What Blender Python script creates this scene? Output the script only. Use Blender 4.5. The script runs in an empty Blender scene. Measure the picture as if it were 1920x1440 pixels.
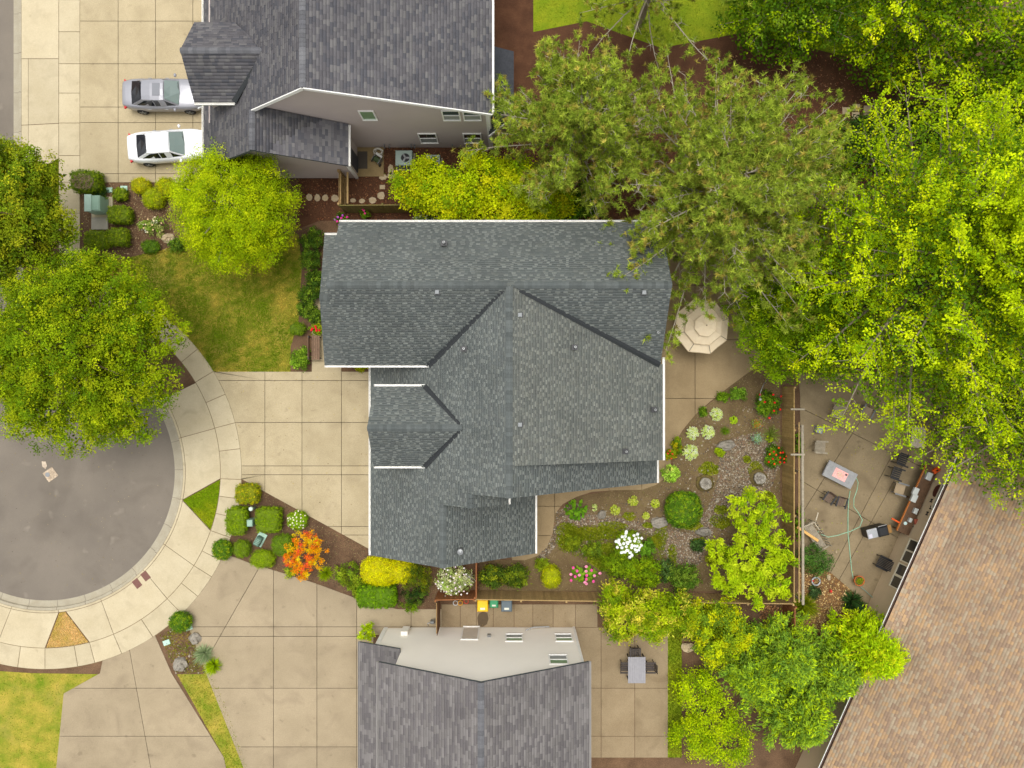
import bpy, bmesh, math, random
import numpy as np
from mathutils import Vector, Matrix

# ------------------------------------------------------------------ camera, sky, sun, exposure
SC = bpy.context.scene
COL = SC.collection
H = 42.0            # height of the drone above the ground, metres
F = 1302.0          # focal length in pixels of the 1920-wide photograph
cam = bpy.data.cameras.new("camera")
cam.sensor_width = 36.0
cam.lens = 36.0 * F / 1920.0
cam.clip_start = 0.5
cam.clip_end = 2000.0
camo = bpy.data.objects.new("camera", cam)
camo.location = (0, 0, H)
COL.objects.link(camo)
SC.camera = camo

SUN_TO = Vector((-0.06, 0.18, 0.97)).normalized()      # direction towards the sun
world = bpy.data.worlds.new("World")
SC.world = world
world.use_nodes = True
wn = world.node_tree
wn.nodes.clear()
sky = wn.nodes.new("ShaderNodeTexSky")
sky.sky_type = 'NISHITA'
sky.sun_disc = False
sky.sun_elevation = math.asin(SUN_TO.z)
sky.sun_rotation = math.atan2(SUN_TO.x, SUN_TO.y)
sky.air_density = 1.0
sky.dust_density = 4.0
sky.ozone_density = 0.6
hs = wn.nodes.new("ShaderNodeHueSaturation")            # thin even cloud: a greyer sky
hs.inputs['Saturation'].default_value = 0.06
bg = wn.nodes.new("ShaderNodeBackground")
bg.inputs[1].default_value = 0.15
wo = wn.nodes.new("ShaderNodeOutputWorld")
wn.links.new(sky.outputs[0], hs.inputs['Color'])
wn.links.new(hs.outputs[0], bg.inputs[0])
wn.links.new(bg.outputs[0], wo.inputs[0])
sl = bpy.data.lights.new("sun", 'SUN')
sl.energy = 0.52
sl.angle = math.radians(34)
sl.color = (1.0, 0.93, 0.82)
so = bpy.data.objects.new("sun", sl)
so.location = SUN_TO * 80
so.rotation_euler = (-SUN_TO).to_track_quat('-Z', 'Y').to_euler()
COL.objects.link(so)
SC.view_settings.view_transform = 'Standard'
SC.view_settings.look = 'None'
SC.view_settings.gamma = 1.0
SC.view_settings.exposure = 0.66

# ------------------------------------------------------------------ helpers
RND = random.Random(11)
NR = np.random.default_rng(11)

def at(px, py, z=0.0):
    """a point of the photograph taken down to the height where it really lies"""
    return Vector(((px - 960) * (H - z) / F, -(py - 720) * (H - z) / F, z))
def xy(px, py, z=0.0):
    v = at(px, py, z); return (v.x, v.y)
def poly(pts, z=0.0):
    return [xy(a, b, z) for a, b in pts]
def lin(c):
    out = []
    for x in c[:3]:
        x = x / 255.0
        out.append(x / 12.92 if x <= 0.04045 else ((x + 0.055) / 1.055) ** 2.4)
    return tuple(out)

ORG = {}
def setp(o, label=None, cat=None, group=None, kind=None):
    if label: o['label'] = label
    if cat: o['category'] = cat
    if group: o['group'] = group
    if kind: o['kind'] = kind
    return o
def thing(name, label, cat, loc=(0, 0, 0), rz=0.0, group=None):
    o = bpy.data.objects.new(name, None)
    o.empty_display_size = 0.2
    o.location = loc; o.rotation_euler = (0, 0, rz)
    COL.objects.link(o)
    ORG[o] = Vector(loc) if rz == 0 else None
    return setp(o, label, cat, group)
def link(name, me, parent=None, loc=None, rot=None):
    o = bpy.data.objects.new(name, me)
    if loc is not None: o.location = loc
    if rot is not None: o.rotation_euler = rot
    COL.objects.link(o)
    if parent is not None:
        o.parent = parent
        ORG[o] = ORG.get(parent)
    return o
def off(parent, world):
    if parent is None or not world: return Vector((0, 0, 0))
    r = ORG.get(parent)
    return r if r is not None else Vector((0, 0, 0))

class MB:
    def __init__(s): s.v = []; s.f = []
    def add(s, vs, fs):
        n = len(s.v)
        s.v.extend([tuple(p) for p in vs]); s.f.extend([[i + n for i in f] for f in fs]); return s
    def box(s, x0, y0, z0, x1, y1, z1):
        vs = [(x0,y0,z0),(x1,y0,z0),(x1,y1,z0),(x0,y1,z0),(x0,y0,z1),(x1,y0,z1),(x1,y1,z1),(x0,y1,z1)]
        return s.add(vs, [(3,2,1,0),(4,5,6,7),(0,1,5,4),(1,2,6,5),(2,3,7,6),(3,0,4,7)])
    def obox(s, c, u, v, w):
        c, u, v, w = map(Vector, (c, u, v, w))
        vs = [c+a*u+b*v+d*w for d in (-1,1) for a,b in ((-1,-1),(1,-1),(1,1),(-1,1))]
        return s.add(vs, [(3,2,1,0),(4,5,6,7),(0,1,5,4),(1,2,6,5),(2,3,7,6),(3,0,4,7)])
    def bar(s, a, b, w, h, up=(0,0,1)):
        a, b, up = Vector(a), Vector(b), Vector(up)
        d = b - a
        if d.length < 1e-6: return s
        dn = d.normalized()
        sd = dn.cross(up)
        if sd.length < 1e-4: sd = dn.cross(Vector((1,0,0)))
        sd.normalize(); u2 = sd.cross(dn).normalized()
        return s.obox((a+b)/2, d/2, sd*w/2, u2*h/2)
    def rbox(s, x0, y0, z0, x1, y1, z1, b=0.02):
        """box with a chamfered top rim"""
        vs = [(x0,y0,z0),(x1,y0,z0),(x1,y1,z0),(x0,y1,z0),(x0,y0,z1-b),(x1,y0,z1-b),(x1,y1,z1-b),(x0,y1,z1-b),
              (x0+b,y0+b,z1),(x1-b,y0+b,z1),(x1-b,y1-b,z1),(x0+b,y1-b,z1)]
        fs = [(3,2,1,0)]
        for k in range(4):
            k2 = (k+1) % 4
            fs += [(k,k2,4+k2,4+k),(4+k,4+k2,8+k2,8+k)]
        return s.add(vs, fs + [(8,9,10,11)])
    def tube(s, pts, r, n=6, cap=True):
        pts = [Vector(p) for p in pts]
        m = len(pts)
        rs = list(r) if hasattr(r, '__len__') else [r]*m
        base = len(s.v)
        for i, p in enumerate(pts):
            d = (pts[min(i+1,m-1)] - pts[max(i-1,0)])
            d = d.normalized() if d.length > 1e-9 else Vector((0,0,1))
            a = d.cross(Vector((0.13,0.97,0.2)))
            if a.length < 0.05: a = d.cross(Vector((1,0,0)))
            a.normalize(); b = d.cross(a)
            for k in range(n):
                t = 2*math.pi*k/n
                s.v.append(tuple(p + (a*math.cos(t) + b*math.sin(t))*rs[i]))
        for i in range(m-1):
            for k in range(n):
                k2 = (k+1) % n
                s.f.append([base+i*n+k, base+i*n+k2, base+(i+1)*n+k2, base+(i+1)*n+k])
        if cap and n > 2:
            s.f.append([base+k for k in range(n)][::-1]); s.f.append([base+(m-1)*n+k for k in range(n)])
        return s
    def prism(s, p2, z0, z1):
        n = len(p2)
        ar = sum(p2[i][0]*p2[(i+1)%n][1]-p2[(i+1)%n][0]*p2[i][1] for i in range(n))
        if ar < 0: p2 = p2[::-1]
        vs = [(x,y,z0) for x,y in p2] + [(x,y,z1) for x,y in p2]
        return s.add(vs, [list(range(n))[::-1], list(range(n,2*n))] + [(i,(i+1)%n,n+(i+1)%n,n+i) for i in range(n)])
    def sheet(s, p2, z):
        n = len(p2)
        ar = sum(p2[i][0]*p2[(i+1)%n][1]-p2[(i+1)%n][0]*p2[i][1] for i in range(n))
        if ar < 0: p2 = p2[::-1]
        return s.add([(x,y,z) for x,y in p2], [list(range(n))])
    def lathe(s, prof, c=(0,0,0), n=16, cap=True):
        b = len(s.v)
        for r, z in prof:
            for k in range(n):
                t = 2*math.pi*k/n
                s.v.append((c[0]+r*math.cos(t), c[1]+r*math.sin(t), c[2]+z))
        for i in range(len(prof)-1):
            for k in range(n):
                k2 = (k+1) % n
                s.f.append([b+i*n+k, b+i*n+k2, b+(i+1)*n+k2, b+(i+1)*n+k])
        if cap:
            s.f.append([b+k for k in range(n)][::-1]); s.f.append([b+(len(prof)-1)*n+k for k in range(n)])
        return s
    def ell(s, c, r, nu=10, nv=6, jit=0.0, rng=None):
        b = len(s.v)
        for i in range(nv+1):
            ph = -math.pi/2 + math.pi*i/nv
            for k in range(nu):
                t = 2*math.pi*k/nu
                j = 1 + (rng.uniform(-jit, jit) if rng else 0)
                s.v.append((c[0]+r[0]*math.cos(ph)*math.cos(t)*j, c[1]+r[1]*math.cos(ph)*math.sin(t)*j, c[2]+r[2]*math.sin(ph)*j))
        for i in range(nv):
            for k in range(nu):
                k2 = (k+1) % nu
                s.f.append([b+i*nu+k, b+i*nu+k2, b+(i+1)*nu+k2, b+(i+1)*nu+k])
        return s
    def mesh(s, name, m, o=Vector((0,0,0)), smooth=False):
        me = bpy.data.meshes.new(name)
        me.from_pydata([(x-o.x, y-o.y, z-o.z) for x, y, z in s.v], [], s.f)
        if m: me.materials.append(m)
        if smooth: me.polygons.foreach_set('use_smooth', [True]*len(me.polygons))
        me.update(); return me
    def build(s, name, m, parent=None, smooth=False, world=True):
        return link(name, s.mesh(name, m, off(parent, world), smooth), parent)

def structure(o): o['kind'] = 'structure'; return o

# ------------------------------------------------------------------ materials
MATS = {}
def nodes(name):
    m = bpy.data.materials.new(name); m.use_nodes = True
    nt = m.node_tree; nt.nodes.clear()
    out = nt.nodes.new("ShaderNodeOutputMaterial")
    bs = nt.nodes.new("ShaderNodeBsdfPrincipled")
    nt.links.new(bs.outputs[0], out.inputs[0])
    return m, nt, bs, out
def mat(name, c, rough=0.8, var=0.12, scale=1.5, c2=None, fine=None, bump=None, rnd=0.0, metal=0.0, spec=0.3, stain=None, spots=None):
    """procedural surface: two-tone large noise, fine grain, relief, piece-to-piece tint, stains"""
    if name in MATS: return MATS[name]
    m, nt, bs, out = nodes(name)
    N, L = nt.nodes, nt.links
    a = lin(c)
    b = lin(c2) if c2 else tuple(min(1, x*(1+var)) for x in a)
    if not c2: a = tuple(x*(1-var) for x in a)
    geo = N.new("ShaderNodeNewGeometry")
    ns = N.new("ShaderNodeTexNoise"); ns.inputs['Scale'].default_value = scale; ns.inputs['Detail'].default_value = 6
    ns.inputs['Roughness'].default_value = 0.6
    L.new(geo.outputs['Position'], ns.inputs['Vector'])
    rp = N.new("ShaderNodeValToRGB")
    rp.color_ramp.elements[0].position = 0.32; rp.color_ramp.elements[1].position = 0.68
    rp.color_ramp.elements[0].color = (*a, 1); rp.color_ramp.elements[1].color = (*b, 1)
    L.new(ns.outputs['Fac'], rp.inputs[0])
    cur = rp.outputs[0]
    def scaleval(cur, fac_out, lo, hi):
        mr = N.new("ShaderNodeMapRange")
        mr.inputs['From Min'].default_value = 0.25; mr.inputs['From Max'].default_value = 0.75
        mr.inputs['To Min'].default_value = lo; mr.inputs['To Max'].default_value = hi
        L.new(fac_out, mr.inputs['Value'])
        vm = N.new("ShaderNodeVectorMath"); vm.operation = 'SCALE'
        L.new(cur, vm.inputs[0]); L.new(mr.outputs[0], vm.inputs['Scale'])
        return vm.outputs[0]
    if fine:
        nf = N.new("ShaderNodeTexNoise"); nf.inputs['Scale'].default_value = fine[0]; nf.inputs['Detail'].default_value = 3
        L.new(geo.outputs['Position'], nf.inputs['Vector'])
        cur = scaleval(cur, nf.outputs['Fac'], 1-fine[1], 1+fine[1])
    if stain:
        n3 = N.new("ShaderNodeTexNoise"); n3.inputs['Scale'].default_value = stain[0]; n3.inputs['Detail'].default_value = 5
        n3.inputs['Distortion'].default_value = 0.6
        L.new(geo.outputs['Position'], n3.inputs['Vector'])
        mr = N.new("ShaderNodeMapRange"); mr.inputs['From Min'].default_value = 0.52; mr.inputs['From Max'].default_value = 0.75
        mr.inputs['To Max'].default_value = stain[1]
        L.new(n3.outputs['Fac'], mr.inputs['Value'])
        mx = N.new("ShaderNodeMix"); mx.data_type = 'RGBA'
        L.new(mr.outputs[0], mx.inputs[0]); L.new(cur, mx.inputs[6]); mx.inputs[7].default_value = (*lin(stain[2]), 1)
        cur = mx.outputs[2]
    if spots:
        n4 = N.new("ShaderNodeTexNoise"); n4.inputs['Scale'].default_value = spots[0]; n4.inputs['Detail'].default_value = 2
        L.new(geo.outputs['Position'], n4.inputs['Vector'])
        mr = N.new("ShaderNodeMapRange"); mr.inputs['From Min'].default_value = 0.66; mr.inputs['From Max'].default_value = 0.76
        mr.inputs['To Max'].default_value = spots[1]
        L.new(n4.outputs['Fac'], mr.inputs['Value'])
        mx = N.new("ShaderNodeMix"); mx.data_type = 'RGBA'
        L.new(mr.outputs[0], mx.inputs[0]); L.new(cur, mx.inputs[6]); mx.inputs[7].default_value = (*lin(spots[2]), 1)
        cur = mx.outputs[2]
    if rnd:
        oi = N.new("ShaderNodeObjectInfo")
        mr = N.new("ShaderNodeMapRange"); mr.inputs['To Min'].default_value = 1-rnd; mr.inputs['To Max'].default_value = 1+rnd
        L.new(oi.outputs['Random'], mr.inputs['Value'])
        vm = N.new("ShaderNodeVectorMath"); vm.operation = 'SCALE'
        L.new(cur, vm.inputs[0]); L.new(mr.outputs[0], vm.inputs['Scale'])
        cur = vm.outputs[0]
    L.new(cur, bs.inputs['Base Color'])
    bs.inputs['Roughness'].default_value = rough
    bs.inputs['Metallic'].default_value = metal
    bs.inputs['Specular IOR Level'].default_value = spec
    if bump:
        nb = N.new("ShaderNodeTexNoise"); nb.inputs['Scale'].default_value = bump[0]; nb.inputs['Detail'].default_value = 4
        L.new(geo.outputs['Position'], nb.inputs['Vector'])
        bm_ = N.new("ShaderNodeBump"); bm_.inputs['Strength'].default_value = bump[1]; bm_.inputs['Distance'].default_value = 0.02
        L.new(nb.outputs['Fac'], bm_.inputs['Height']); L.new(bm_.outputs[0], bs.inputs['Normal'])
    MATS[name] = m
    return m
def attr_mat(name, rough=0.6, trans=0.0, spec=0.25, fine=None):
    """colour of every leaf, tab or pebble comes from its own colour attribute"""
    if name in MATS: return MATS[name]
    m, nt, bs, out = nodes(name)
    N, L = nt.nodes, nt.links
    at_ = N.new("ShaderNodeAttribute"); at_.attribute_name = "col"
    cur = at_.outputs['Color']
    if fine:
        geo = N.new("ShaderNodeNewGeometry")
        nf = N.new("ShaderNodeTexNoise"); nf.inputs['Scale'].default_value = fine[0]; nf.inputs['Detail'].default_value = 5
        L.new(geo.outputs['Position'], nf.inputs['Vector'])
        mr = N.new("ShaderNodeMapRange"); mr.inputs['From Min'].default_value = 0.25; mr.inputs['From Max'].default_value = 0.75
        mr.inputs['To Min'].default_value = 1-fine[1]; mr.inputs['To Max'].default_value = 1+fine[1]
        L.new(nf.outputs['Fac'], mr.inputs['Value'])
        vm = N.new("ShaderNodeVectorMath"); vm.operation = 'SCALE'
        L.new(cur, vm.inputs[0]); L.new(mr.outputs[0], vm.inputs['Scale']); cur = vm.outputs[0]
    L.new(cur, bs.inputs['Base Color'])
    bs.inputs['Roughness'].default_value = rough
    bs.inputs['Specular IOR Level'].default_value = spec
    if trans:
        tr = N.new("ShaderNodeBsdfTranslucent"); mx = N.new("ShaderNodeMixShader")
        mx.inputs[0].default_value = trans
        L.new(cur, tr.inputs[0]); L.new(bs.outputs[0], mx.inputs[1]); L.new(tr.outputs[0], mx.inputs[2]); L.new(mx.outputs[0], out.inputs[0])
    MATS[name] = m
    return m
def plain(name, c, rough=0.5, metal=0.0, spec=0.5, var=0.05, coat=0.0):
    m = mat(name, c, rough=rough, metal=metal, spec=spec, var=var, scale=4)
    if coat:
        m.node_tree.nodes['Principled BSDF'].inputs['Coat Weight'].default_value = coat
        m.node_tree.nodes['Principled BSDF'].inputs['Coat Roughness'].default_value = 0.05
    return m
def glass_mat(name, c, rough=0.06):
    if name in MATS: return MATS[name]
    m, nt, bs, out = nodes(name)
    bs.inputs['Base Color'].default_value = (*lin(c), 1); bs.inputs['Roughness'].default_value = rough
    bs.inputs['Specular IOR Level'].default_value = 0.7
    MATS[name] = m; return m

CONC_NEW = mat('driveway aggregate concrete', (169,154,122), 0.9, c2=(183,168,136), scale=0.5, fine=(26,0.18), bump=(30,0.25), rnd=0.05, stain=(1.1,0.4,(150,135,107)), spots=(2.3,0.26,(112,98,76)))
CONC_OLD = mat('grey brown aggregate concrete', (151,136,110), 0.9, c2=(166,150,123), scale=0.45, fine=(26,0.14), bump=(30,0.25), rnd=0.06, stain=(0.7,0.5,(128,113,92)), spots=(1.9,0.32,(98,84,66)))
CONC_WALK = mat('smooth sidewalk concrete', (182,168,137), 0.85, c2=(193,180,150), scale=0.6, fine=(18,0.07), bump=(22,0.12), rnd=0.06, stain=(1.1,0.42,(158,144,117)), spots=(2.0,0.22,(130,114,88)))
CONC_PATIO = mat('shaded patio concrete', (142,122,90), 0.85, c2=(156,136,102), scale=0.7, fine=(24,0.12), bump=(25,0.2), rnd=0.03, stain=(0.8,0.35,(116,97,68)))  # shade of house and trees is put into this darker tone
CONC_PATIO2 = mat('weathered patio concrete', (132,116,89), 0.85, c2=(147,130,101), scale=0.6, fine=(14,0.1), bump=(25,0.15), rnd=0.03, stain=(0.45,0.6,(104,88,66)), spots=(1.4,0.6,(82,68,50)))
CURB = mat('curb concrete', (156,147,127), 0.88, c2=(170,162,142), scale=1.2, fine=(20,0.1), rnd=0.04, stain=(1.2,0.4,(150,138,112)))
JOINT = mat('joint dirt', (124,106,78), 0.95, var=0.2, scale=3)
ASPH = mat('worn asphalt', (112,104,94), 0.92, c2=(127,118,106), scale=0.22, fine=(40,0.12), bump=(60,0.3), stain=(0.35,0.55,(96,88,78)), spots=(1.1,0.5,(146,136,122)))
SOIL = mat('bed soil', (88,66,48), 0.97, c2=(118,92,68), scale=0.8, fine=(16,0.3), bump=(18,0.6), stain=(0.5,0.5,(70,52,40)))
MULCH = mat('red brown mulch', (78,50,34), 0.97, c2=(98,66,45), scale=1.1, fine=(20,0.35), bump=(20,0.7), stain=(0.5,0.5,(60,38,28)))
DIRT = mat('dry garden dirt', (100,82,56), 0.97, c2=(120,102,70), scale=0.7, fine=(18,0.22), bump=(18,0.5), stain=(0.9,0.6,(84,66,44)))
LAWN = mat('patchy lawn soil and thatch', (104,124,16), 0.95, c2=(172,152,60), scale=0.9, fine=(16,0.25), bump=(25,0.6), stain=(0.5,0.55,(158,142,72)))
LAWN_G = mat('green lawn thatch', (112,136,14), 0.95, c2=(140,150,24), scale=1.2, fine=(16,0.25), bump=(25,0.6))
GRAVELB = mat('gravel bed sand', (106,88,66), 0.97, c2=(122,103,79), scale=2.0, fine=(30,0.35), bump=(25,0.6))
MOSS = mat('moss', (118,130,20), 0.97, c2=(146,146,32), scale=3, fine=(20,0.25), bump=(22,0.6))
WHITE = plain('white paint', (240,238,232), 0.55)
BARK = mat('grey bark', (128,116,98), 0.95, c2=(160,148,128), scale=6, fine=(20,0.2))
BARK_D = mat('brown bark', (92,76,56), 0.95, c2=(116,98,74), scale=6, fine=(20,0.2))
LEAF = attr_mat('leaf', 0.7, trans=0.22, spec=0.06)
NEEDLE = attr_mat('needle', 0.75, trans=0.2, spec=0.06)
TAB = attr_mat('shingle granules', 0.93, spec=0.12, fine=(0.55,0.12))
PEB = attr_mat('pebble', 0.85, spec=0.25)
FENCE = mat('fence cedar', (152,126,76), 0.85, c2=(170,143,92), scale=4, fine=(14,0.15), rnd=0.16)
FENCE_R = mat('fence red cedar', (138,88,52), 0.85, c2=(156,102,64), scale=4, fine=(14,0.15), rnd=0.12)
FENCE_D = mat('fence weathered', (160,132,86), 0.88, c2=(176,148,100), scale=4, fine=(14,0.15), rnd=0.16)
GREYWOOD = mat('silver weathered timber', (146,136,118), 0.88, c2=(168,157,137), scale=5, fine=(14,0.15), rnd=0.06)
STONE = mat('grey stone', (128,122,112), 0.85, c2=(154,146,132), scale=4, fine=(14,0.2), bump=(12,0.5), rnd=0.1)
FLAG = mat('tan flagstone', (176,156,122), 0.88, c2=(196,178,146), scale=3, fine=(12,0.12), bump=(12,0.3), rnd=0.08)
BLACKM = plain('black metal', (38,38,40), 0.45, metal=0.2)
GREYM = plain('grey metal', (140,142,142), 0.4, metal=0.6)
GREEN_UT = plain('utility green paint', (140,170,150), 0.5)
GREEN_UD = plain('dark utility green', (86,116,100), 0.5)
# ------------------------------------------------------------------ ground, road, pavements
def area2(p):
    return 0.5*sum(p[i][0]*p[(i+1)%len(p)][1]-p[(i+1)%len(p)][0]*p[i][1] for i in range(len(p)))
def clip(p, nx, ny, d):
    out = []
    for i in range(len(p)):
        a, b = p[i], p[(i+1) % len(p)]
        da, db = nx*a[0]+ny*a[1]-d, nx*b[0]+ny*b[1]-d
        if da >= 0: out.append(a)
        if (da >= 0) != (db >= 0):
            t = da/(da-db); out.append((a[0]+(b[0]-a[0])*t, a[1]+(b[1]-a[1])*t))
    return out
def slab_pieces(p, cuts, gap=0.026):
    ps = [p]
    for (a, b) in cuts:
        dx, dy = b[0]-a[0], b[1]-a[1]; l = math.hypot(dx, dy)
        nx, ny = -dy/l, dx/l; d = nx*a[0]+ny*a[1]
        nw = []
        for q in ps:
            for s in (1, -1):
                c = clip(q, s*nx, s*ny, s*d+gap/2)
                if len(c) > 2 and abs(area2(c)) > 0.03: nw.append(c)
        ps = nw
    return ps
def slab_obj(p, z, m, parent, th=0.05, name='slab'):
    return MB().prism(p, z-th, z).build(name, m, parent)
def paving(name, pts, lines, z, m, base=JOINT, gap=0.028, piece='slab'):
    """paving cut into its separate slabs; pts and lines in photograph pixels on the ground"""
    p = poly(pts)
    root = structure(MB().sheet(p, z-0.03).build(name, base))
    cuts = [(xy(*l[0]), xy(*l[1])) for l in lines]
    for q in slab_pieces(p, cuts, gap): slab_obj(q, z + RND.uniform(-0.003, 0.003), m, root, name=piece)
    return root
def V(x): return ((x, 0), (x, 1000))
def Hh(y): return ((0, y), (1000, y))

CONC_SIDE = mat('dark side path concrete', (140,122,94), 0.88, c2=(155,137,108), scale=0.6, fine=(22,0.12), bump=(25,0.2), rnd=0.05, stain=(0.7,0.5,(112,94,70)))  # darker concrete tone for the side path
structure(MB().sheet([(-400,-400),(400,-400),(400,400),(-400,400)], -0.30).build('ground', SOIL))
# kerb line of the street and the turning circle, as a path with an outward side
CX, CY, RC = 85.0, 886.0, 258.0
path = []
for k in range(13): path.append((40.0, -420 + (469+420)*k/12.0))
a0, a1 = math.pi, math.atan2(417, -135)
for k in range(1, 15):
    a = a0 + (a1-a0)*k/14.0
    path.append((220+180*math.cos(a), 469+180*math.sin(a)))
th0 = math.atan2(640.4-CY, 164.5-CX)
TH1 = math.radians(150)
for k in range(1, 73):
    a = th0 + (TH1-th0)*k/72.0
    path.append((CX+RC*math.cos(a), CY+RC*math.sin(a)))
def outward(i):
    a, b = path[max(i-1,0)], path[min(i+1,len(path)-1)]
    dx, dy = b[0]-a[0], b[1]-a[1]; l = math.hypot(dx, dy)
    return (dy/l, -dx/l)      # right hand side when walking south = east
def offp(o):
    out = []
    for i, p in enumerate(path):
        n = outward(i); out.append((p[0]+n[0]*o, p[1]+n[1]*o))
    return out
edge = offp(-4)
structure(MB().sheet(poly(edge + [(-900, edge[-1][1]), (-900, 3000), (3200, 3000), (3200, -1500), (40-4, -1500)]), 0.0).build('yard_soil', SOIL))
structure(MB().sheet(poly([(-900,-1500),(420,-1500),(420,1200),(-900,1200)]), -0.12).build('street', ASPH))
# gutter pan and kerb, cast in lengths
kerb = structure(MB().sheet(poly(offp(-19)+offp(-3)[::-1]), -0.16).build('kerb', JOINT))
o1, o2, o3, o4 = offp(-17), offp(-5.2), offp(-4.4), offp(0.4)
i = 0
while i < len(path)-1:
    j = min(i + (4 if i > 12 else 1), len(path)-1)
    mb = MB(); rows = []
    for k in range(i, j+1):
        sh = 0.0
        q = [(*xy(*o1[k]), -0.112), (*xy(*o2[k]), -0.10), (*xy(*o3[k]), 0.018), (*xy(*o4[k]), 0.022), (*xy(*o4[k]), -0.15), (*xy(*o1[k]), -0.15)]
        if k == i or k == j:
            e = 0.012 if k == i else -0.012
            a, b = Vector(xy(*path[i])), Vector(xy(*path[j])); d = (b-a).normalized()*e
            q = [(x+d.x, y+d.y, z) for x, y, z in q]
        rows.append(q)
    n = len(rows[0])
    vs = [p for r in rows for p in r]
    fs = [(r*n+c, r*n+(c+1)%n, (r+1)*n+(c+1)%n, (r+1)*n+c) for r in range(len(rows)-1) for c in range(n)]
    mb.add(vs, [f[::-1] for f in fs] + [list(range(n)), [len(vs)-n+c for c in range(n)][::-1]])
    mb.build('kerb_stone', CURB, kerb)
    i = j
# ring pieces: driveway aprons in the strip behind the kerb, then the sidewalk
def ring(t0i, t1i, t0o, t1o, r0, r1, parent, m, z=0.03, name='slab', gap=0.09):
    k = 8
    p = [(CX+r0*math.cos(math.radians(t0i+gap+(t1i-t0i-2*gap)*s/k)), CY+r0*math.sin(math.radians(t0i+gap+(t1i-t0i-2*gap)*s/k))) for s in range(k+1)]
    p += [(CX+r1*math.cos(math.radians(t1o-gap+(t0o-t1o+2*gap)*s/k)), CY+r1*math.sin(math.radians(t1o-gap+(t0o-t1o+2*gap)*s/k))) for s in range(k+1)]
    return slab_obj(poly(p), z + RND.uniform(-0.003,0.003), m, parent, name=name)
side = structure(MB().sheet(poly(offp(70)+offp(111)[::-1]), 0.004).build('sidewalk', JOINT))
apron = structure(MB().sheet(poly(offp(0.4)+offp(70.5)[::-1]), 0.003).build('apron_strip', SOIL))
js = [-61,-54,-46.5,-39,-31,-23.5,-14.7,-7,2,7.7,13.4,19.3,26.5,32,39,45.9,56.7,67,75.3,80.4,90,98,107,116,125,134,143,150]
for a, b in zip(js[:-1], js[1:]): ring(a, b, a, b, RC+71.3, RC+110, side, CONC_WALK, 0.035)
rim = [(-32,-14.4,-30.8,-14.6),(-14.4,11,-14.6,2)]
rim += [(11.6,31.1,19.3,32),(31.1,44.8,32,45.9),(44.8,66.3,45.9,67),(66.3,81.4,67,75.3),(84.5,104,90,105.5),(104,125,105.5,126),(125,150,126,150)]
for a, b, c, d in rim: ring(a, b, c, d, RC+5.5, RC+70.3, apron, CONC_WALK, 0.03)
for a, b in zip([-32,-14.4,11,31.1,44.8,66.3,84.5,104,125], [-14.4,11,31.1,44.8,66.3,84.5,104,125,150]): ring(a, b, a, b, RC+0.8, RC+4.7, apron, CONC_WALK, 0.03, gap=0.1)
# straight stretch to the north and its curved link
for a, b in zip([-420,-120,-60,0,60,120,175,231,292,342,400,450], [-120,-60,0,60,120,175,231,292,342,400,450,470]):
    slab_obj(poly([(111.3,a+0.5),(150,a+0.5),(150,b-0.5),(111.3,b-0.5)]), 0.035, CONC_WALK, side)
ln, fo = offp(71.3), offp(110)
for i in range(12, 26, 5):
    j = min(i+5, 27)
    slab_obj(poly(ln[i:j+1]+fo[i:j+1][::-1]), 0.034, CONC_WALK, side)
for q in ([(41,-420),(110.3,-420),(110.3,-60),(41,-60)], [(41,-59),(110.3,-59),(110.3,110),(41,110)], [(54,111),(110.3,111),(110.3,231),(54,234)], [(41,111),(53.3,111),(53.3,234),(41,234.5)],
          [(54,235),(110.3,232.2),(110.3,297),(54,328)], [(41,235.5),(53.3,235),(53.3,328.5),(41,335)]):
    slab_obj(poly(q), 0.03, CONC_WALK, apron)
# driveways
arc = [(CX+368.6*math.cos(math.radians(a)), CY+368.6*math.sin(math.radians(a))) for a in range(-31, 3, 3)]
dpts = arc + [(452.5,897.5),(716,1042),(716,697),(398,697)]
drive = paving('driveway', dpts, [V(497),V(566.5),V(640.5),Hh(713.5),Hh(792),Hh(873.5),Hh(890),Hh(987),Hh(1003)], 0.03, CONC_NEW)
paving('entry_walk', [(585,560),(640,560),(640,696),(641,697),(585,697)], [Hh(677),Hh(610)], 0.032, CONC_NEW)
paving('neighbour_driveway', [(150.7,-420),(430,-420),(430,342),(150.7,342)], [V(222),V(292),V(362),Hh(-260),Hh(-160),Hh(-60),Hh(40),Hh(120),Hh(201),Hh(230),Hh(326)], 0.03, CONC_NEW)
sarc = [(CX+368.6*math.cos(math.radians(a)), CY+368.6*math.sin(math.radians(a))) for a in (24.5,28,32,36,40,45.5)]
paving('south_driveway', [(441,1045),(470,1056),(520,1071),(590,1093),(680,1126),(745,1142),(828,1142),(828,1190),(700,1190),(700,1900),(560,1700),(378,1240),(350,1165)] + sarc[::-1],
       [((500,1040),(420,1180)),V(513),V(594.5),V(669),V(771),Hh(1175),Hh(1193),Hh(1290),Hh(1400),Hh(1500)], 0.03, CONC_OLD)
paving('south_west_driveway', [(CX+368.6*math.cos(math.radians(a)), CY+368.6*math.sin(math.radians(a))) for a in (56,62,68,73)] + [(188,1262),(120,1300),(60,1900),(520,1900),(420,1420),(322,1262)],
       [((240,1200),(330,1700)),Hh(1290),Hh(1380),Hh(1500)], 0.03, CONC_OLD)
paving('side_path', [(828,1133),(1120,1133),(1120,1176),(1252,1176),(1252,1420),(1050,1420),(1050,1190),(828,1190)],
       [V(863),V(893),V(925),V(964),V(999),V(1037),V(1079),V(1127),V(1190),Hh(1176),Hh(1290),Hh(1380)], 0.028, CONC_SIDE)
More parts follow.
